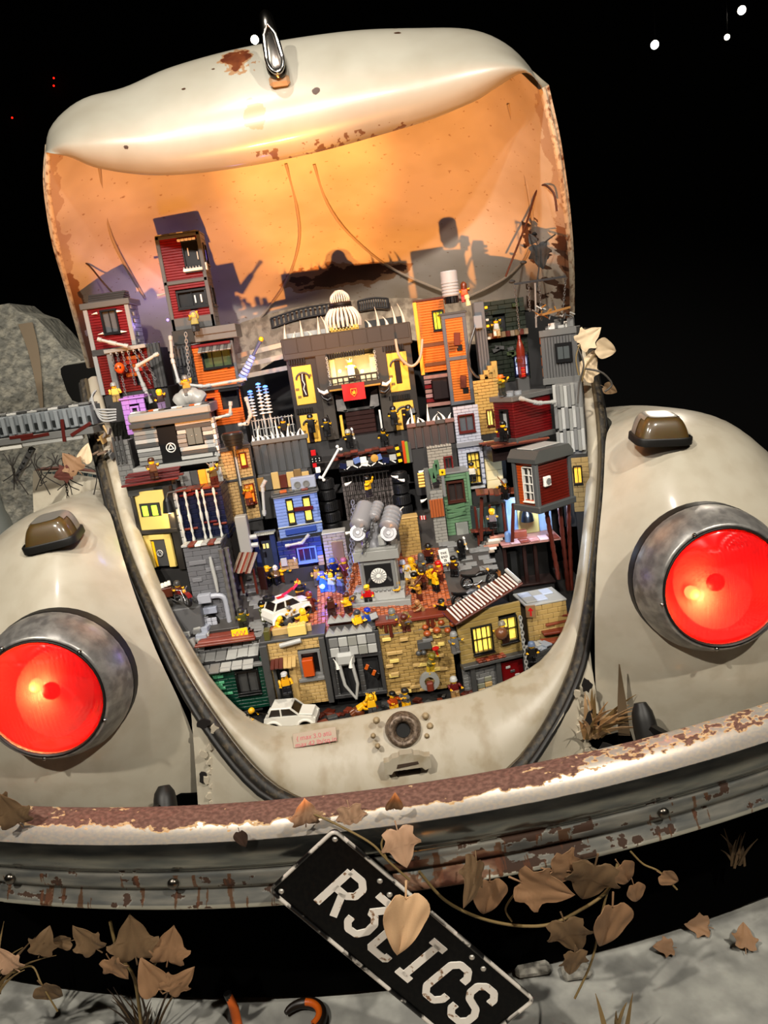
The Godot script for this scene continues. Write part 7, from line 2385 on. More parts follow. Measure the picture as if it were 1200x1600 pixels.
	for i in 3: bx(b, "patch_board", pc(.30, .42, .30), b.w * .04, b.h * (.42 + .055 * i), .0, b.w * .72, .008, .003, .0008, null, [.12, -.08, .15][i])
	bx(b, "corner_board", pl(SG), b.w - .005, 0, -.002, .006, b.h, .006)
	roof(b, pl(MG),.004,.002)
	for i in 3: bx(b, "torn_green_board", pc(.28, .40, .29), -.022 + i * .006, b.h * (.92 + .05 * i), .0, .009, .030, .003, .0008, null, [.2, -.15, .1][i])
	b = bld("shutter_house", "grey stone side house with orange plank shutters", [684, 868], [703, 864], [674, 768], 1.43, 1.43, .04, "toy building", .06)
	core(b, MG,.003)
	wall(b,0, pc(.50,.49,.46),.0064, [], [0,0,1,1],.014)
	for i in 5: bx(b, "orange_shutter_board", pc(.58, .30, .15), -.004 + i * .0056, b.h * .60, .001, .0052, b.h * .28, .003)
	var ls := thing("lightning_sign", "small yellow square sign with a black lightning bolt above the shutters", "sign", W(691, 738, 1.43))
	g = G.new(); g.box(V(-.006, -.006, -.001), V(.012, .012, .002), .0005); put("plate", g, pl(YE), ls)
	g = G.new(); g.plate(PackedVector2Array([U(.001, .0045), U(-.003, -.0005), U(-.0005, -.0005), U(-.0015, -.0045), U(.003, .001), U(.0005, .001)]), .001, .0004); put("bolt_symbol", g, pl(BK), ls)
	var pst := G.new(); pst.box(V(-.003, -.05, -.006), V(.006, .05, .005), .0006); put("post", pst, pl(MG), ls)
	var yp := thing("tan_finger_stack", "stack of tan sausage-like bars beside the far tyre column", "toy bars", W(659, 756, 1.455))
	for i in 5:
		g = G.new(); g.tube([V(-.006, i * -.0062 + .02, 0), V(.006, i * -.0062 + .02, 0)], .0028, 8); put("bar", g, pc(.82, .66, .30), yp)
	g = G.new(); g.box(V(.007, -.055, -.008), V(.010, .085, .012), .001); put("grey_pier", g, pc(.36, .36, .34), yp)
	var ws := thing("warning_stripe_panel", "small red and white striped panel on the ground by the tyre column", "sign", gfl(661, 812)); ws.rotate_y(-.3)
	for i in 5:
		g = G.new(); g.box(V(-.006 + i * .0026, 0, 0), V(.0025, .009, .0016), .0003); put("stripe", g, pl([Color(.7, .1, .08), WH][i % 2]), ws)
	# narrow buildings under the deck
	b = bld("street_stall", "stall of dark green glass, brown posts and pale steps at the street end", [742, 862], [792, 858], [738, 792], 1.415, 1.415, .035, "toy stall", .06)
	core(b, Color(.10,.12,.11),.004)
	for i in 5: bx(b, "glass_panel", pl([Color(.16, .20, .19), Color(.30, .38, .36)][i % 2]), i * b.w / 5.0, b.h * .35, -.003, b.w / 5.3, b.h * .6, .004)
	for i in 6: bx(b, "pale_step", pl([Color(.62, .56, .50), WH, Color(.70, .48, .40)][i % 3]), .006 + i * .005, i * .005, .012 - i * .002, .030, .005, .012)
	for x in [.1, .55, .95]: bx(b, "brown_post", pl(BR), b.w * x, 0, .006, .005, b.h * 1.02, .005)
	for i in 7: bx(b, "brown_shelf", pl([BR, RB][i % 2]), -.006 + i * .007, b.h * (.50 - .01 * (i % 3)), .004, .0066, .003, .022)
	var cr := thing("tan_crate", "open tan crate beside the brown post left of the cellar", "toy crate", W(775, 900, 1.355), .2)
	for q in [[-.008,0,-.006,.016,.002,.012], [-.008,0,.005,.016,.010,.0016], [-.008,0,-.006,.0016,.010,.012], [.0064,0,-.006,.0016,.010,.012]]:
		g = G.new(); g.box(V(q[0], q[1], q[2]), V(q[3], q[4], q[5]), .0003); put("board", g, pc(.55, .34, .16), cr)
	b = bld("far_tan_house", "tan side house with lit window squeezed behind the hut against the lip", [898, 800], [925, 796], [893, 716], 1.43, 1.42, .04, "toy building", .2)
	core(b)
	wall(b,0, pc(.56,.47,.30),.0096, [[.1,.55,.6,.85]], [0,0,1,1],.02)
	win(b,0, [.1,.52,.6,.86], pl(BK), glow(Color(1,.75,.25),.8),2,1,.002)

func bridge() -> void:
	# grey toy-brick truss bridge running out of the picture
	var a := W(-60,700,1.52); var c := W(152,688,1.50)
	var t := thing("toy_bridge", "grey toy-brick bridge with red repair strips reaching out over dead vines", "toy bridge", a)
	var ex := c - a; var L := V(ex.x,0, ex.z).length()
	t.rotation.y = atan2(-ex.z, ex.x)
	var b := B.new(); b.t = t; b.w = L; b.h = .06; b.d = .05
	bx(b, "girder", pc(.44, .46, .47), 0, .010, -.05, L, .040, .05, .001)
	bx(b, "lower_flange", pc(.40, .40, .39), 0, -.006, -.052, L, .014, .060)
	bx(b, "pale_strip", pl(WH), 0, -.016, -.004, L * .45, .010, .008)
	bx(b, "grey_strip", pl(LG), L * .46, -.014, -.004, L * .45, .012, .010)
	for i in 15:
		bx(b, "girder_rib", pc(.50, .52, .53), .004 + i * L / 15.2, .012, .0, .008, .036, .006)
		bx(b, "rib_socket", pc(.12, .13, .13), .0135 + i * L / 15.2, .016, .0, .006, .014, .002)
	for i in 26: bx(b, "deck_plate", pl([LG, DG, Color(.72, .72, .70), MG][(i * 3) % 4]), (i % 13) * L / 13.0, .050 + .002 * (i % 2), -.044 + (i / 13) * .024, L / 13.8, .0045, .020)
	for q in [[.42, .004, .05, .0], [.50, .000, .06, .05], [.74, .004, .045, 1.45], [.86, .002, .05, .4]]: bx(b, "red_repair_strip", pc(.30, .09, .07), L * q[0] - .01, q[1], .006, q[2], .007, .003, .0006, null, q[3])
	# tie beam with holes running down
	var g := G.new(); g.bar(V(L * .50, -.02, -.01), V(L * .30, -.085, -.01), .010, .010); put("tie_beam", g, pl(DG), t)
	for i in 6:
		g = G.new(); g.ball(V(L * .50, -.02, -.004).lerp(V(L * .30, -.085, -.004), (i + .5) / 6.0), V(.003, .003, .002), 8); put("beam_hole", g, pl(BK), t)
	# grey pier under its far end
	var pr := thing("grey_pier", "smooth grey bridge pier cut off by the picture's edge", "toy pier", W(2, 850, 1.54))
	g = G.new(); g.lathe([U(.055, -.78), U(.05, -.5), U(.034, -.02), U(.03, .05), U(.024, .07), U(.022, .12), U(.016, .13), U(.0, .14)], 18); put("shaft", g, mt(Color(.36, .38, .37), .5), pr)
	# broken grey rods and plates where the bridge meets the car
	var j := thing("bridge_joint", "tangle of tan and grey plates joining the bridge to the car's lip", "toy wreckage", W(165, 690, 1.50))
	for i in 12:
		g = G.new(); var s := V(.010 + R.randf() * .016,.004,.012 + R.randf() * .012); g.box(-s / 2, s,.0006)
		put("joint_plate", g, pl([Color(.50, .46, .42), Color(.62, .50, .30), MG, Color(.44, .36, .30)][i % 4]), j, Transform3D(Basis(V(R.randf() - .5, R.randf() - .5, 1).normalized(), R.randf() * 2.0), V((R.randf() - .5) * .05, (R.randf() - .6) * .05, (R.randf() - .5) * .03)))
	var co := thing("cable_coil", "loose coil of pale grey cables slung at the foot of the red house", "cable")
	for i in 5:
		g = G.new(); g.tube(crv(WW([[142 + i * 2, 622 - i * 3, 1.53], [140 + i, 638 - i * 4, 1.52], [158, 640 + i * 4, 1.515], [182, 640 + i * 4, 1.52]]), 24), .0022, 7); put("cable", g, pc(.55, .55, .54), co)
	var hk := thing("dangling_chain", "thin dark chain dangling from the bridge over the cream corner panel", "chain")
	chain(hk, W(98,716,1.50), W(106,778,1.50),.0, mt(Color(.16,.13,.10),.4,.6),.0075)

func people() -> void:
	var bl := Color(.10,.22,.55); var ol := Color(.26,.27,.12); var gr := Color(.36,.36,.35); var db := Color(.16,.07,.04)
	var re := Color(.66,.03,.03); var tn := Color(.60,.46,.28); var blonde := Color(.93,.70,.12)
	# plaza, in front of and around the pedestal
	figure("figure in a red shirt and yellow cap standing before the pedestal", 577, 944, 0, -10, re, BK, "cap", YE, .2, .4)
	figure("figure in blue with a blue cap gripping a grey box", 578, 982, 0, 5, bl, DG, "cap", Color(.05, .15, .6), .6, .9, "crate", gr)
	figure("bare-armed black-haired figure in brown trousers beside the blue-capped one", 562, 986, 0, 20, YE, BR, "hair", Color(.2, .2, .22), .4, .6)
	figure("figure with long brown hair and brown coat seen from behind", 520, 966, 0, 180, db, db, "long hair", Color(.24, .09, .04))
	figure("figure in dark red with a rust-brown round hat near the wrecked car", 487, 956, 0, 150, Color(.35, .10, .06), BR, "helmet", Color(.45, .16, .08))
	figure("grey-capped figure in a tan coat with both arms flung out", 454, 978, 0, 30, tn, BK, "cap", Color(.35, .34, .32), 1.2, 1.4)
	figure("bare-chested blond figure in black trousers facing the wreck", 477, 983, 0, 200, YE, BK, "hair", blonde, .5, .5)
	figure("bare-chested figure bending over a grey blade at the plaza's front", 429, 990, 0, 70, YE, YE, "", BK, .8, 1.0, "crate", DG, .5)
	figure("olive-clad figure with black hair by the wreck's rear", 414, 970, 0, 60, ol, ol, "hair", BK, .4, 1.2)
	figure("soldier in dark helmet with a long rifle above the graffiti board", 381, 982, 0, 25, ol, Color(.12, .12, .08), "helmet", Color(.13, .13, .11), .8, 1.1, "gun", BK)
	figure("dark-clothed figure first in the row beside the awning", 421, 914, 0, 60, Color(.16, .12, .12), BK, "cap", YE, .3, .9)
	figure("white-faced figure second in the row beside the awning", 434, 912, 0, 40, Color(.40, .30, .14), BK, "", BK, .6, .5, "", BK, .0, Color(.85, .82, .78))
	figure("red-capped figure third in the row beside the awning", 446, 908, 0, 50, YE, BR, "cap", re, 1.0, .7)
	figure("orange-haired figure in a blue-violet robe by the barred porch window", 487, 898, 0, 30, Color(.22, .20, .55), Color(.42, .10, .45), "long hair", Color(.50, .18, .08), 1.6, 1.8)
	figure("blue-lit figure with arms raised nearest the blue lamp", 507, 924, 0, 10, Color(.20, .40, .85), Color(.15, .35, .8), "hair", Color(.3, .3, .5), 2.2, 2.0)
	figure("yellow-headed figure in pale clothes right beside the blue lamp", 520, 924, 0, -30, Color(.65, .70, .65), BL, "", BK, 1.4, 1.2)
	figure("blue-lit figure climbing with a raised arm next to the hanging chain", 534, 926, 0, -40, Color(.35, .40, .55), Color(.2, .2, .3), "hair", Color(.35, .3, .2), 2.4, 1.6)
	figure("figure in dark blue with round blue hat holding a pitchfork", 523, 902, 0, 25, Color(.05, .10, .32), NB, "helmet", Color(.25, .38, .70), .4, 1.0, "fork", Color(.42, .20, .45))
	figure("pink-haired figure behind the hanging chain", 541, 902, 0, -20, Color(.35, .12, .14), BR, "hair", Color(.65, .35, .45), .6, .6)
	figure("figure in purple and white stripes just past the pedestal", 632, 906, 0, -30, Color(.55, .50, .65), DG, "helmet", Color(.70, .72, .80), .4, .3)
	figure("bare-armed blond figure with white belt past the pedestal", 645, 902, 0, -15, YE, Color(.80, .78, .72), "hair", blonde, .9, 1.3)
	figure("yellow-clad figure hunched against the pedestal's side", 630, 934, 0, -60, Color(.78, .58, .14), BR, "hair", Color(.70, .52, .16), 1.0, 1.2, "", BK, .35)
	figure("figure in tan with black hair in the thick of the crowd", 650, 926, 0, -40, tn, BK, "hair", BK, 1.3, .8)
	figure("brown-vested figure with raised fists in the crowd", 662, 920, 0, -70, BR, db, "hair", Color(.16, .10, .06), 2.0, 1.7)
	figure("yellow-shirted figure at the crowd's edge under the placard", 676, 914, 0, -50, YE, ol, "cap", Color(.28, .26, .22), 1.0, 1.5)
	figure("white-bandaged figure with raised arms deep in the crowd beside the pedestal", 640, 914, 0, -35, Color(.80, .76, .66), tn, "helmet", Color(.75, .72, .66), 2.2, 1.9)
	figure("short-haired figure in ochre carrying a staff past the pedestal's corner", 656, 938, 0, -75, Color(.62, .42, .12), BR, "hair", Color(.35, .2, .08), .9, 1.2, "staff", BR)
	figure("mohawked bare-chested figure between the placard and the red-haired one", 682, 924, 0, -60, YE, BK, "mohawk", Color(.5, .06, .04), 1.5, 2.2)
	figure("grey-hooded figure pressed behind the crowd by the pedestal", 661, 896, 0, -30, gr, DG, "hood", Color(.30, .30, .30), .6, .8)
	figure("dark-skinned bald figure kneeling near the boulders", 668, 962, 0, -80, Color(.5, .36, .2), BR, "", BK, 1.2, 1.0, "", BK, .5, Color(.62, .42, .24))
	figure("figure in teal with a bone by the row at the awning", 458, 908, 0, 30, Color(.12, .30, .32), BK, "spiky", Color(.30, .20, .12), 1.0, 1.6, "bone", WH)
	figure("shirtless red-mohawk figure behind the wrecked car", 470, 936, 0, 20, YE, BR, "mohawk", Color(.62, .05, .04), 2.0, 1.2)
	figure("tan-clad figure in front of the pale brick pier", 498, 914, 0, 0, tn, DG, "cap", Color(.25, .2, .15), .8, 1.2)
	figure("bare-chested figure with a shield left of the pedestal steps", 545, 958, 0, 15, YE, db, "hair", Color(.28, .14, .06), 1.0, 1.3, "shield", Color(.42, .42, .42))
	figure("figure in grey rags at the foot of the barred porch", 463, 886, 0, 10, gr, BK, "hat", Color(.22, .16, .1), .4, .9)
	figure("red-haired figure pushing through below the placard", 688, 908, 0, -60, Color(.60, .30, .16), BR, "long hair", Color(.68, .05, .04), 1.2, .9)
	figure("figure in a wide black hat beside the crowd", 672, 880, 0, -20, BR, BK, "hat", BK, .5, .8)
	figure("black-haired biker standing behind the silver motorcycle", 711, 900, 0, -25, db, BK, "hair", BK, 1.0, 1.0)
	figure("black-robed hooded figure holding a white bone on the paved street", 722, 874, 0, 5, BK, BK, "hood", Color(.035, .035, .035), .5, 1.5, "bone", WH)
	figure("grey-helmeted figure with a bare yellow arm before the pedestal steps", 616, 984, 0, -15, gr, DG, "helmet", Color(.40, .40, .38), .4, .8)
	figure("figure crouching under a round grey shield at the plaza's front edge", 636, 984, 0, -10, Color(.45, .30, .18), BR, "hair", BR, 1.2, 1.4, "shield", Color(.30, .30, .30), .5)
	figure("olive and yellow figure crawling by the boulders", 654, 974, 0, -60, Color(.42, .40, .16), YE, "helmet", Color(.42, .33, .18), 1.4, 1.6, "", BK, .8)
	figure("black-clad yellow-handed figure in front of the silver motorcycle", 693, 968, 0, -35, BK, BK, "cap", Color(.05, .05, .05), 1.3, 1.5)
	# upper right
	figure("grey-robed figure in a white helmet standing by the cream lip", 869, 962, 1.30, -25, Color(.28, .22, .17), BR, "helmet", Color(.74, .74, .72), .5, .6)
	figure("yellow-haired figure under the walkway beside the lit room", 771, 826, 1.375, -10, Color(.45, .40, .42), BK, "hair", blonde, .8, 1.0)
	figure("dark caped figure in a grey hat on the walkway beside the hut", 790, 780, 1.37, -40, Color(.08, .07, .06), BK, "helmet", Color(.42, .42, .42), 1.0, 1.2, "gun", Color(.5, .24, .06))
	figure("figure in white and black leaning out of the tall barred window", 739, 752, 1.475, -10, Color(.75, .72, .65), BK, "cap", BK, 1.0, 1.2)
	figure("black-clad figure on the deck before the red shed", 788, 690, 1.405, -30, BK, BK, "hair", BK, .6, .9)
	figure("orange-hatted archer on the red shed's roof edge", 785, 618, 1.435, 40, ol, Color(.15, .16, .14), "hat", Color(.80, .36, .10), 1.2, 1.5)
	figure("camouflaged figure with one yellow leg on the dark terrace", 777, 526, 1.59, -10, Color(.36, .34, .20), Color(.55, .44, .24), "helmet", Color(.05, .09, .03), .8, 1.4, "", BK, -.15)
	figure("orange figure with a brown hood beside the ribbed tank", 727, 472, 1.60, -10, Color(.80, .32, .04), Color(.62, .12, .03), "hood", Color(.40, .17, .06), .6, .9)
	# palace
	figure("white-robed bearded figure in the palace balcony arch", 550, 590, 1.63, 0, WH, WH, "spiky", WH, .6, .6)
	figure("skull-headed guard with a bone before the palace door", 547, 700, 1.555, 10, BK, BK, "helmet", Color(.55, .54, .50), .6, 1.2, "bone", WH)
	figure("black-uniformed guard in a black cap right of the palace door", 602, 698, 1.545, -10, BK, BK, "cap", BK, .6, .9, "gun", BK)
	figure("black-uniformed guard on the spiked wall left of the palace door", 512, 682, 1.545, 5, BK, BK, "helmet", BK, .8, 1.1, "gun", BK)
	figure("black guard before the lower yellow window on the coil tower side", 488, 676, 1.57, 5, BK, BK, "helmet", BK, .6, .8)
	figure("black guard on the spiked wall below the coil towers", 446, 682, 1.515, 5, BK, BK, "helmet", BK, .6, .8)
	figure("black-helmeted guard on the brown spiked wall closer to the door", 617, 664, 1.555, -5, BK, BK, "helmet", BK, .6, .8)
	figure("black-helmeted guard on the brown spiked wall closer to the orange house", 641, 662, 1.55, -10, BK, BK, "helmet", Color(.03, .03, .03), .6, .8, "crate", BK)
	figure("yellow-shirted black-haired figure sitting on top of the statue", 577, 776, 1.385, 60, YE, Color(.14, .12, .14), "hair", BK, 1.4, 1.8)
	# left
	figure("figure with a glass bubble helmet on the tall tower's plinth", 307, 518, 1.56, 10, Color(.50, .48, .22), BK, "bubble", WH, 1.4, 2.2)
	figure("grey-helmeted yellow figure standing on the post by the cables", 183, 628, 1.535, 15, Color(.80, .68, .30), Color(.55, .45, .26), "helmet", Color(.50, .50, .48), .3, .3)
	figure("blond figure in a dark jacket on the emblem shed roof", 254, 640, 1.475, 15, Color(.14, .07, .06), Color(.42, .34, .46), "hair", blonde, .5, 1.3)
	figure("masked rider sitting on the grey turbine shell", 294, 618, 1.485, 20, Color(.62, .50, .20), gr, "helmet", Color(.40, .39, .37), 1.2, 1.4)
	figure("brown-haired figure on the dark red deck over the yellow building", 242, 748, 1.365, 20, Color(.36, .26, .18), db, "hair", Color(.20, .10, .05), .6, 1.1)
	figure("grey-spiked punk with a bare yellow arm under the emblem shed", 336, 756, 1.385, 35, Color(.30, .26, .16), BR, "spiky", Color(.48, .48, .46), 1.3, 1.9)
	figure("grey-helmeted rider on the red motorcycle with luggage", 281, 932, 1.292, 15, Color(.30, .12, .07), BK, "helmet", Color(.22, .21, .20), 1.1, 1.2, "", BK, .1, YE, "", 1.2)
	figure("orange figure lit inside the tan corner house's window", 391, 789, 1.455, 10, Color(.75, .35, .05), BR, "hair", Color(.65, .38, .06), 1.6, 1.6)
	# along the sill
	figure("white-capped figure in yellow shirt standing on the white car's roof", 449, 1083, 1.165, 10, Color(.88, .64, .10), Color(.10, .10, .12), "cap", Color(.70, .70, .70), .3, .6)
	figure("blond figure lying with a black gun beside the white car", 378, 1124, 1.165, 60, BK, Color(.05, .05, .06), "", BK, 1.2, 1.4, "gun", BK, .9)
	figure("figure sprawled over a brown barrel on the ledge", 548, 1116, 1.165, 100, YE, Color(.45, .24, .12), "", BK, 1.6, 1.8, "", BK, 1.1)
	figure("bare-armed figure throwing both hands up on the ledge", 583, 1116, 1.165, 0, YE, DG, "", BK, 2.6, 2.6)
	figure("bearded figure in black hat with an orange beard and yellow trousers on the ledge", 617, 1113, 1.16, 30, Color(.66, .25, .06), YE, "cap", BK, .8, 1.0)
	figure("grey-vested figure seated beside the bearded one on the ledge", 636, 1108, 1.165, -40, gr, YE, "hair", Color(.15, .13, .12), .9, 1.2)
	figure("white-bonneted figure in red with white beard near the grey posts", 712, 1090, 1.17, 10, Color(.35, .05, .05), tn, "helmet", Color(.68, .68, .66), .6, .6)
	figure("yellow-legged climber with a red megaphone above the stone wheel", 672, 1050, 1.195, 40, Color(.40, .36, .16), Color(.75, .62, .14), "hair", Color(.40, .36, .10), 1.2, 1.9, "horn", Color(.62, .04, .03), .3)
	figure("figure in grey with a grey bubble-like helmet between the tan wall and olive house", 712, 1020, 1.19, 20, gr, Color(.35, .34, .33), "helmet", Color(.48, .48, .47), .8, 1.0)
	figure("figure with tan sack and brown boots sitting before the second lit window", 790, 1005, 1.185, 200, Color(.30, .20, .12), db, "helmet", Color(.45, .42, .36), .7, .7, "", BK, .2)
	figure("grey-haired figure in black with yellow hands at the foot of the brown steps", 833, 1035, 1.205, -10, BK, BK, "helmet", Color(.36, .42, .52), .7, .8)
	var sk := thing("brown_sack", "round brown sack slung on the seated figure's back", "toy sack", W(783, 990, 1.168))
	var g := G.new(); g.ball(Vector3(), V(.011, .011, .010), 14); put("sack_body", g, pc(.40, .24, .13), sk)
	var br := thing("brown_barrel", "small brown barrel beneath the sprawled figure on the ledge", "toy barrel", W(561, 1118, 1.165))
	g = G.new(); g.x = Transform3D(Basis(Vector3.BACK, 1.0), V(0, .006, 0)); g.lathe([U(0, -.009), U(.006, -.009), U(.0078, 0), U(.006, .009), U(0, .009)], 14); put("staves", g, pc(.36, .17, .08), br)
	var mg := thing("mounted_gun", "small black mounted gun beside the lying blond figure", "toy gun", W(392, 1118, 1.16), .5)
	g = G.new(); g.tube([V(-.012, .010, 0), V(.022, .004, .0)], .0022, 8); put("barrel", g, pl(BK), mg)
	g = G.new(); g.box(V(-.012, .002, -.003), V(.014, .010, .006), .001); put("breech", g, pl(BK), mg)
	toy_car("clean white toy car with brown windows parked on the ledge behind the sill", W(458, 1134, 1.172), Basis(Vector3.UP, -.12), false)

# ------------------------------------------------------------------ dead leaves, grasses and tools
func leafmesh(k: int) -> Mesh:
	var key := "leaf%d" % k
	if fm.has(key): return fm[key]
	# outline of a lobed ivy leaf of unit length along +y, rolled a little
	var out := []
	var lob: Array = [[.0,.0], [.20,-.10], [.42,-.02], [.36,.16], [.54,.40], [.34,.46], [.24,.70], [.10,.88], [.0,1.0]] if k % 3 != 1 else [[.0,.0], [.16,-.08], [.34,.04], [.40,.24], [.33,.48], [.22,.70], [.10,.88], [.04,.95], [.0,1.0]]
	for q in lob: out.append(V(q[0], q[1],0))
	var e := crv(out,21)
	var rows := []
	for i in 21:
		var w := PackedVector3Array()
		var c := V(0, clampf(e[i].y * .86 + .05 * (1.0 - i / 20.0),.0,1.0),0)
		for j in 13:
			var s := (j - 6) / 6.0
			var p := c.lerp(V(e[i].x * signf(s), e[i].y,0), absf(s)) if s != .0 else c
			var cup := .16 + .10 * (k % 2)
			p.z = cup * absf(p.x) * (1.0 if k != 2 else -.8) - .22 * p.y * p.y * (.6 + .4 * (k % 3)) + .03 * sin(p.y * 9.0 + k) * absf(s) + .015 * sin(absf(p.x) * 26.0 + p.y * 8.0)
			w.append(p)
		rows.append(w)
	var g := G.new()
	g.sheet(rows,.012, true)
	fm[key] = g.mesh()
	return fm[key]
func leaf(parent: Node, px: float, py: float, F: float, size: float, roll: float, tilt: float, yaw: float, m: Material, k: int, stalk := true) -> void:
	# size in photo pixels; roll turns the tip (0 = tip up, in degrees, anticlockwise)
	var at := W(px, py, F)
	var s := size * 1.35 * F / FOCAL
	var b := Basis(Vector3.UP, deg_to_rad(yaw)) * Basis(Vector3.RIGHT, deg_to_rad(tilt)) * Basis(Vector3.BACK, deg_to_rad(roll))
	var lf := put("leaf", leafmesh(k), m, parent, Transform3D(b.scaled_local(Vector3.ONE * s), at))
	var v := G.new()
	v.tube([V(0,-.25,-.03), V(0,.0,.005), V(0,.5,-.05)], [.022,.018,.008],5)
	put("stalk", v, m, lf)
func stem(parent: Node, pts: Array, r: float, m: Material) -> void:
	var g := G.new()
	g.tube(crv(WW(pts), pts.size() * 7), r,6)
	put("stem", g, m, parent)
func blades(nm: String, label: String, root: Vector3, n: int, len: float, spread: float, cols: Array, lean := Vector3(), wid := 0.004) -> void:
	var t := thing(nm, label, "dead grass", root)
	for i in n:
		var d := V((R.randf() - .5) * spread,1.0, (R.randf() - .5) * spread * .7) + lean
		d = d.normalized()
		var l := len * (.55 + .6 * R.randf())
		var droop := V(d.x,-.5, d.z + .15) * l * (.15 + .5 * R.randf())
		var rows := [PackedVector3Array(), PackedVector3Array()]
		var o := V((R.randf() - .5) * .025,0, (R.randf() - .5) * .02)
		var sd := d.cross(V(R.randf() - .5,.2,1)).normalized()
		for k in 8:
			var s := k / 7.0
			var p := o + d * l * s + droop * s * s
			var w := wid * (1.0 - s * s) + .0003
			rows[0].append(p - sd * w); rows[1].append(p + sd * w)
		var g := G.new()
		g.sheet(rows,.0006, true)
		put("blade", g, cols[i % cols.size()], t)

func greenery() -> void:
	var a := mottled(Color(.50,.37,.25), Color(.60,.46,.33),14.0,.7,.0,61)
	var c := mottled(Color(.68,.52,.40), Color(.76,.62,.50),14.0,.7,.0,62)
	var d := mottled(Color(.36,.28,.19), Color(.46,.36,.24),14.0,.7,.0,63)
	var cream := mottled(Color(.74,.64,.50), Color(.84,.76,.63),14.0,.7,.0,64)
	var st := mt(Color(.46,.38,.22),.7)
	# leaves lying on the bumper and plate
	var v := thing("ivy_sprig", "dry pink-brown ivy sprig trailing over the bumper behind the number plate", "dead ivy")
	leaf(v,478,1285,.875,44,-5,20,10, c,0); leaf(v,545,1262,.885,40,185,-10,0, c,2); leaf(v,621,1298,.850,52,185,-15,5, c,0); leaf(v,615,1262,.87,30,-10,30,0, a,1)
	stem(v, [[490,1272,.872], [530,1290,.86], [580,1318,.845], [606,1345,.84], [640,1375,.84]],.0016, st)
	stem(v, [[606,1296,.85], [596,1320,.845], [606,1345,.84]],.0014, st)
	v = thing("plate_leaf", "single tan ivy leaf lying across the plate's lettering", "dead leaf")
	leaf(v,634,1402,.795,84,163,-12,20, mottled(Color(.80,.64,.47), Color(.86,.72,.56),14.0,.7,.0,65),1)
	v = thing("bumper_leaf", "brown ivy leaf at the bumper's rusty top below the mirror-side headlight", "dead leaf")
	leaf(v,28,1284,.955,50,10,15,10, d,0); leaf(v,4,1268,.958,44,30,20,20, d,2)
	v = thing("dark_leaf_scrap", "two small dark leaf scraps stuck on the bumper's rusty top", "dead leaf")
	leaf(v,374,1300,.878,24,190,-10,0, mt(Color(.22,.14,.09),.8),1)
	# vine under the bumper
	v = thing("ivy_vine", "tan ivy vine with large leaves hanging below the bumper beside the plate", "dead ivy")
	stem(v, [[655,1362,.86], [700,1410,.87], [770,1440,.88], [850,1446,.88], [910,1420,.885], [950,1390,.89], [965,1350,.9]],.0022, st)
	stem(v, [[800,1440,.88], [790,1420,.88], [805,1395,.88]],.0014, st)
	stem(v, [[950,1390,.89], [940,1430,.89], [925,1500,.885], [898,1560,.88]],.0016, st)
	stem(v, [[985,1330,.9], [1005,1350,.895], [1030,1362,.89], [1058,1390,.885]],.0014, st)
	leaf(v,765,1376,.862,62,170,0,10, a,1); leaf(v,815,1378,.858,72,252,0,-15, a,0); leaf(v,862,1360,.862,64,245,5,10, a,2)
	leaf(v,930,1352,.868,76,165,10,-10, d,0); leaf(v,968,1352,.872,46,205,0,20, a,1); leaf(v,990,1382,.872,36,190,0,10, a,1)
	leaf(v,957,1415,.862,76,168,0,15, a,1); leaf(v,882,1440,.868,64,195,5,-10, d,0); leaf(v,898,1488,.862,44,170,5,10, d,0); leaf(v,1034,1366,.882,32,230,0,0, a,1)
	leaf(v,744,1346,.838,56,125,-20,62, d,2)
	# leaves and twigs below the left bumper
	v = thing("ivy_cluster", "upright twig with broad brown ivy leaves under the mirror-side bumper", "dead ivy")
	stem(v, [[172,1440,.97], [185,1490,.965], [210,1530,.96], [222,1620,.955]],.0024, st)
	stem(v, [[262,1470,.97], [240,1510,.965], [214,1545,.96]],.0018, st)
	leaf(v,150,1482,.94,46,30,5,0, d,0); leaf(v,212,1494,.935,66,-5,5,10, d,0); leaf(v,172,1500,.93,42,200,5,-10, a,0); leaf(v,262,1500,.94,56,-20,5,0, a,0); leaf(v,248,1545,.932,54,15,5,15, a,1); leaf(v,264,1548,.93,44,-60,10,0, a,2)
	v = thing("corner_ivy", "loose pale ivy leaves at the floor by the picture's lower corner", "dead ivy")
	leaf(v,22,1512,.97,44,20,10,0, c,0); leaf(v,62,1490,.975,40,-30,10,0, d,2); leaf(v,66,1540,.96,44,200,10,10, d,1); leaf(v,110,1470,.99,30,90,0,0, d,1)
	stem(v, [[20,1520,.975], [50,1510,.98], [66,1540,.965], [90,1580,.96]],.0014, st)
	var gr := [mt(Color(.46,.37,.22),.75), mt(Color(.33,.25,.15),.75), mt(Color(.56,.46,.29),.75)]
	blades("grass_tuft", "tuft of thin brown dead grass under the ivy twig", onY(230, 1640, .0) + V(0, 0, 0), 40, .13, .8, [gr[1], mt(Color(.20, .15, .10), .8)], Vector3(), .0022)
	blades("corner_grass", "straw-coloured dead grass fan at the lower corner", W(-15, 1560, .99), 26, .13, 1.1, gr, V(.15, 0, 0), .0025)
	blades("tall_grass_blades", "four tall tan grass blades rising beside the plate's lower corner", onY(965, 1650, .0), 6, .125, .35, [gr[2], gr[0]], Vector3(), .0042)
	blades("shadow_grass", "dim dead grass in the shadow under the bumper's far end", W(1150, 1350, 1.08), 12, .07, .8, [gr[1]], Vector3(), .002)
	# straw tuft growing from the rusted apron
	var root := W(925,1150,1.075)
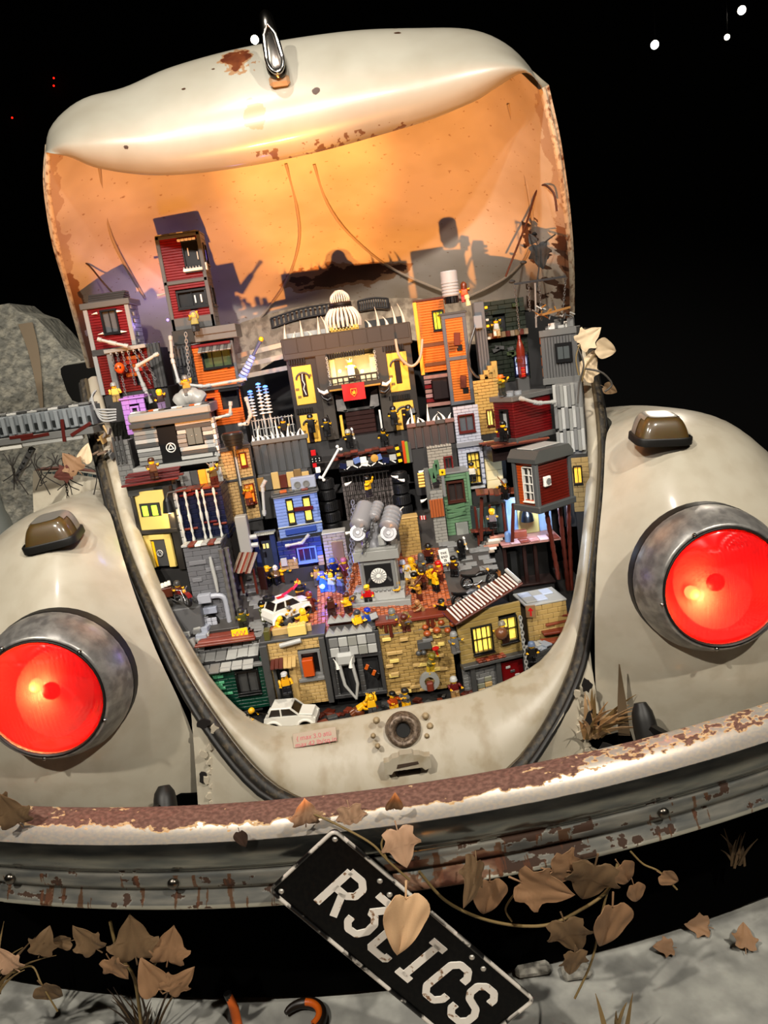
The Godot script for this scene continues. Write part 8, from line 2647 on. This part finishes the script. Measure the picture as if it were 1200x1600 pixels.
	blades("straw_tuft", "straw-coloured grass tuft sprouting from the rusted hole by the bumper arm", root, 30, .085, 1.1, [mt(Color(.66, .50, .32), .7), mt(Color(.72, .58, .42), .7), mt(Color(.46, .36, .20), .7)], V(.35, 0, .25), .0042)
	v = thing("dark_reed", "dark pointed reed blade standing behind the straw tuft", "dead grass", W(976, 1130, 1.07))
	var g := G.new()
	g.sheet([PackedVector3Array([V(-.012,-.02,0), V(-.009,.04,0), V(-.003,.104,0)]), PackedVector3Array([V(.006,-.02,.006), V(.003,.04,.006), V(-.0025,.104,.002)])],.001, true)
	put("blade", g, mt(Color(.40, .33, .24), .7), v)
	# cream leaves at the top of the lip and black ones by the lid
	v = thing("cream_ivy", "cream ivy leaves on thin stalks sprouting at the lid side of the lip", "dead ivy")
	leaf(v,907,537,1.47,28,-58,5,-15, cream,0); leaf(v,932,543,1.47,30,-105,0,15, cream,1); leaf(v,912,590,1.48,32,-30,10,0, cream,2); leaf(v,944,604,1.50,18,-120,0,0, d,1)
	stem(v, [[908,600,1.47], [916,572,1.47], [930,552,1.47]],.0014, st); stem(v, [[905,590,1.47], [900,560,1.47], [906,538,1.47]],.0014, st)
	stem(v, [[914,576,1.47], [940,582,1.46], [956,600,1.46], [945,612,1.46]],.0022, mt(Color(.22,.20,.17),.6))
	stem(v, [[904,545,1.45], [912,570,1.44], [905,600,1.44], [903,630,1.43]],.0018, mt(Color(.2,.18,.15),.6))
	v = thing("black_ivy", "blackened ivy stem with dark leaves inside the lid's torn side", "dead ivy")
	var bk := mt(Color(.03,.03,.025),.7)
	leaf(v,840,384,1.58,26,190,0,0, bk,0); leaf(v,834,380,1.58,12,20,0,0, bk,1); leaf(v,856,398,1.60,12,100,0,0, bk,1)
	stem(v, [[868,366,1.57], [846,386,1.58], [842,420,1.58], [836,466,1.57]],.0016, bk)
	for q in [[818,410], [800,440], [836,365]]:
		var s := G.new(); s.ball(W(q[0], q[1], 1.64), V(.0075, .004, .003), 8); put("berry", s, bk, v)
	v = thing("rust_vine", "thin rust-brown vine outlining the torn corner of the lid", "dead vine")
	stem(v, [[790,432,1.66], [822,350,1.60], [842,292,1.555], [864,300,1.50], [870,330,1.50]],.0022, mt(Color(.26,.12,.05),.8))
	v = thing("wire_vine", "thin brown wire vine at the lid's foot above the horned red house", "dead vine")
	stem(v, [[112,432,1.60], [126,413,1.61], [138,414,1.62], [160,440,1.63], [176,458,1.63]],.0018, mt(Color(.20,.11,.06),.8))
	v = thing("bridge_vine", "tangle of dark dry vines and brown leaves hanging under the toy bridge", "dead vine")
	for i in 16:
		var x := 5 + i * 8.5
		stem(v, [[x,708 + (i % 3) * 3,1.49], [x + 10 - (i % 4) * 6,724,1.485], [x + 18 - (i % 5) * 9,738 + (i % 3) * 8,1.49], [x + (i % 2) * 14,752 + (i % 4) * 7,1.492]],.0011, mt(Color(.14,.12,.10),.7))
	leaf(v,122,735,1.47,26,30,0,10, a,0); leaf(v,132,722,1.48,22,-20,0,0, cream,1); leaf(v,108,738,1.465,22,100,0,0, mt(Color(.34,.16,.12),.8),2)
	# leaves on the floor
	for q in [[1105, 1448, 1.06, 34, 70, "tan leaf half in shadow on the floor below the bumper end"], [1165, 1480, 1.04, 34, -20, "small brown ivy leaf on the lit floor with its shadow"], [1050, 1480, 1.05, 26, 80, "thin curled leaf at the shadow's edge on the floor"]]:
		var t := thing("floor_leaf", q[5], "dead leaf")
		var p := onY(q[0], q[1],.012)
		leaf(t, q[0], q[1],-p.z, q[3], q[4],-58,0, a,0)
	# rubble under the plate's corner, and tools
	for q in [[835, 1530, .06, .018, .035, "flat pale stone beside the plate's lower corner"], [905, 1535, .05, .016, .03, "second flat pale stone beyond the plate's corner"]]:
		var t := thing("flat_stone", q[5], "stone", onY(q[0], q[1], .0))
		g = G.new(); g.box(V(-q[2] / 2, 0, -q[4]), V(q[2], q[3], q[4]), .006); put("stone_body", g, mottled(Color(.44, .43, .40), Color(.62, .61, .57), 6.0, .85, .0, 71), t)
	var tl := thing("curved_tool", "curved orange and black tool lying on the floor, cut by the bottom edge", "tool")
	var cc := onY(472,1592,.012)
	var p := []
	for i in 19:
		var an := 2.6 - 3.6 * i / 18.0
		p.append(cc + V(cos(an) * .034,.0,-sin(an) * .030))
	g = G.new(); g.tube(p, [.004, .006, .007, .0075, .008, .0085, .009, .0095, .0095, .0095, .0095, .009, .009, .009, .009, .009, .009, .009, .009], 10); put("dark_grip", g, mt(Color(.10, .06, .03), .4), tl)
	var p2 := []
	for i in range(6,18): p2.append(p[i] + V(0,.006,.0) + (cc - p[i]).normalized() * .004)
	g = G.new(); g.tube(p2, .006, 8); put("orange_inlay", g, mt(Color(.80, .36, .06), .4), tl)
	var to := thing("orange_tool", "small orange and black tool handle standing at the bottom edge", "tool", onY(372, 1606, .0))
	g = G.new(); g.tube([V(0, .0, 0), V(-.003, .03, -.01), V(-.008, .055, -.012)], [.008, .008, .006], 10); put("handle", g, mt(Color(.75, .34, .07), .45), to)
	g = G.new(); g.tube([V(-.008, .050, -.012), V(-.0095, .060, -.012)], .0066, 10); put("black_end", g, mt(Color(.05, .04, .03), .4), to)
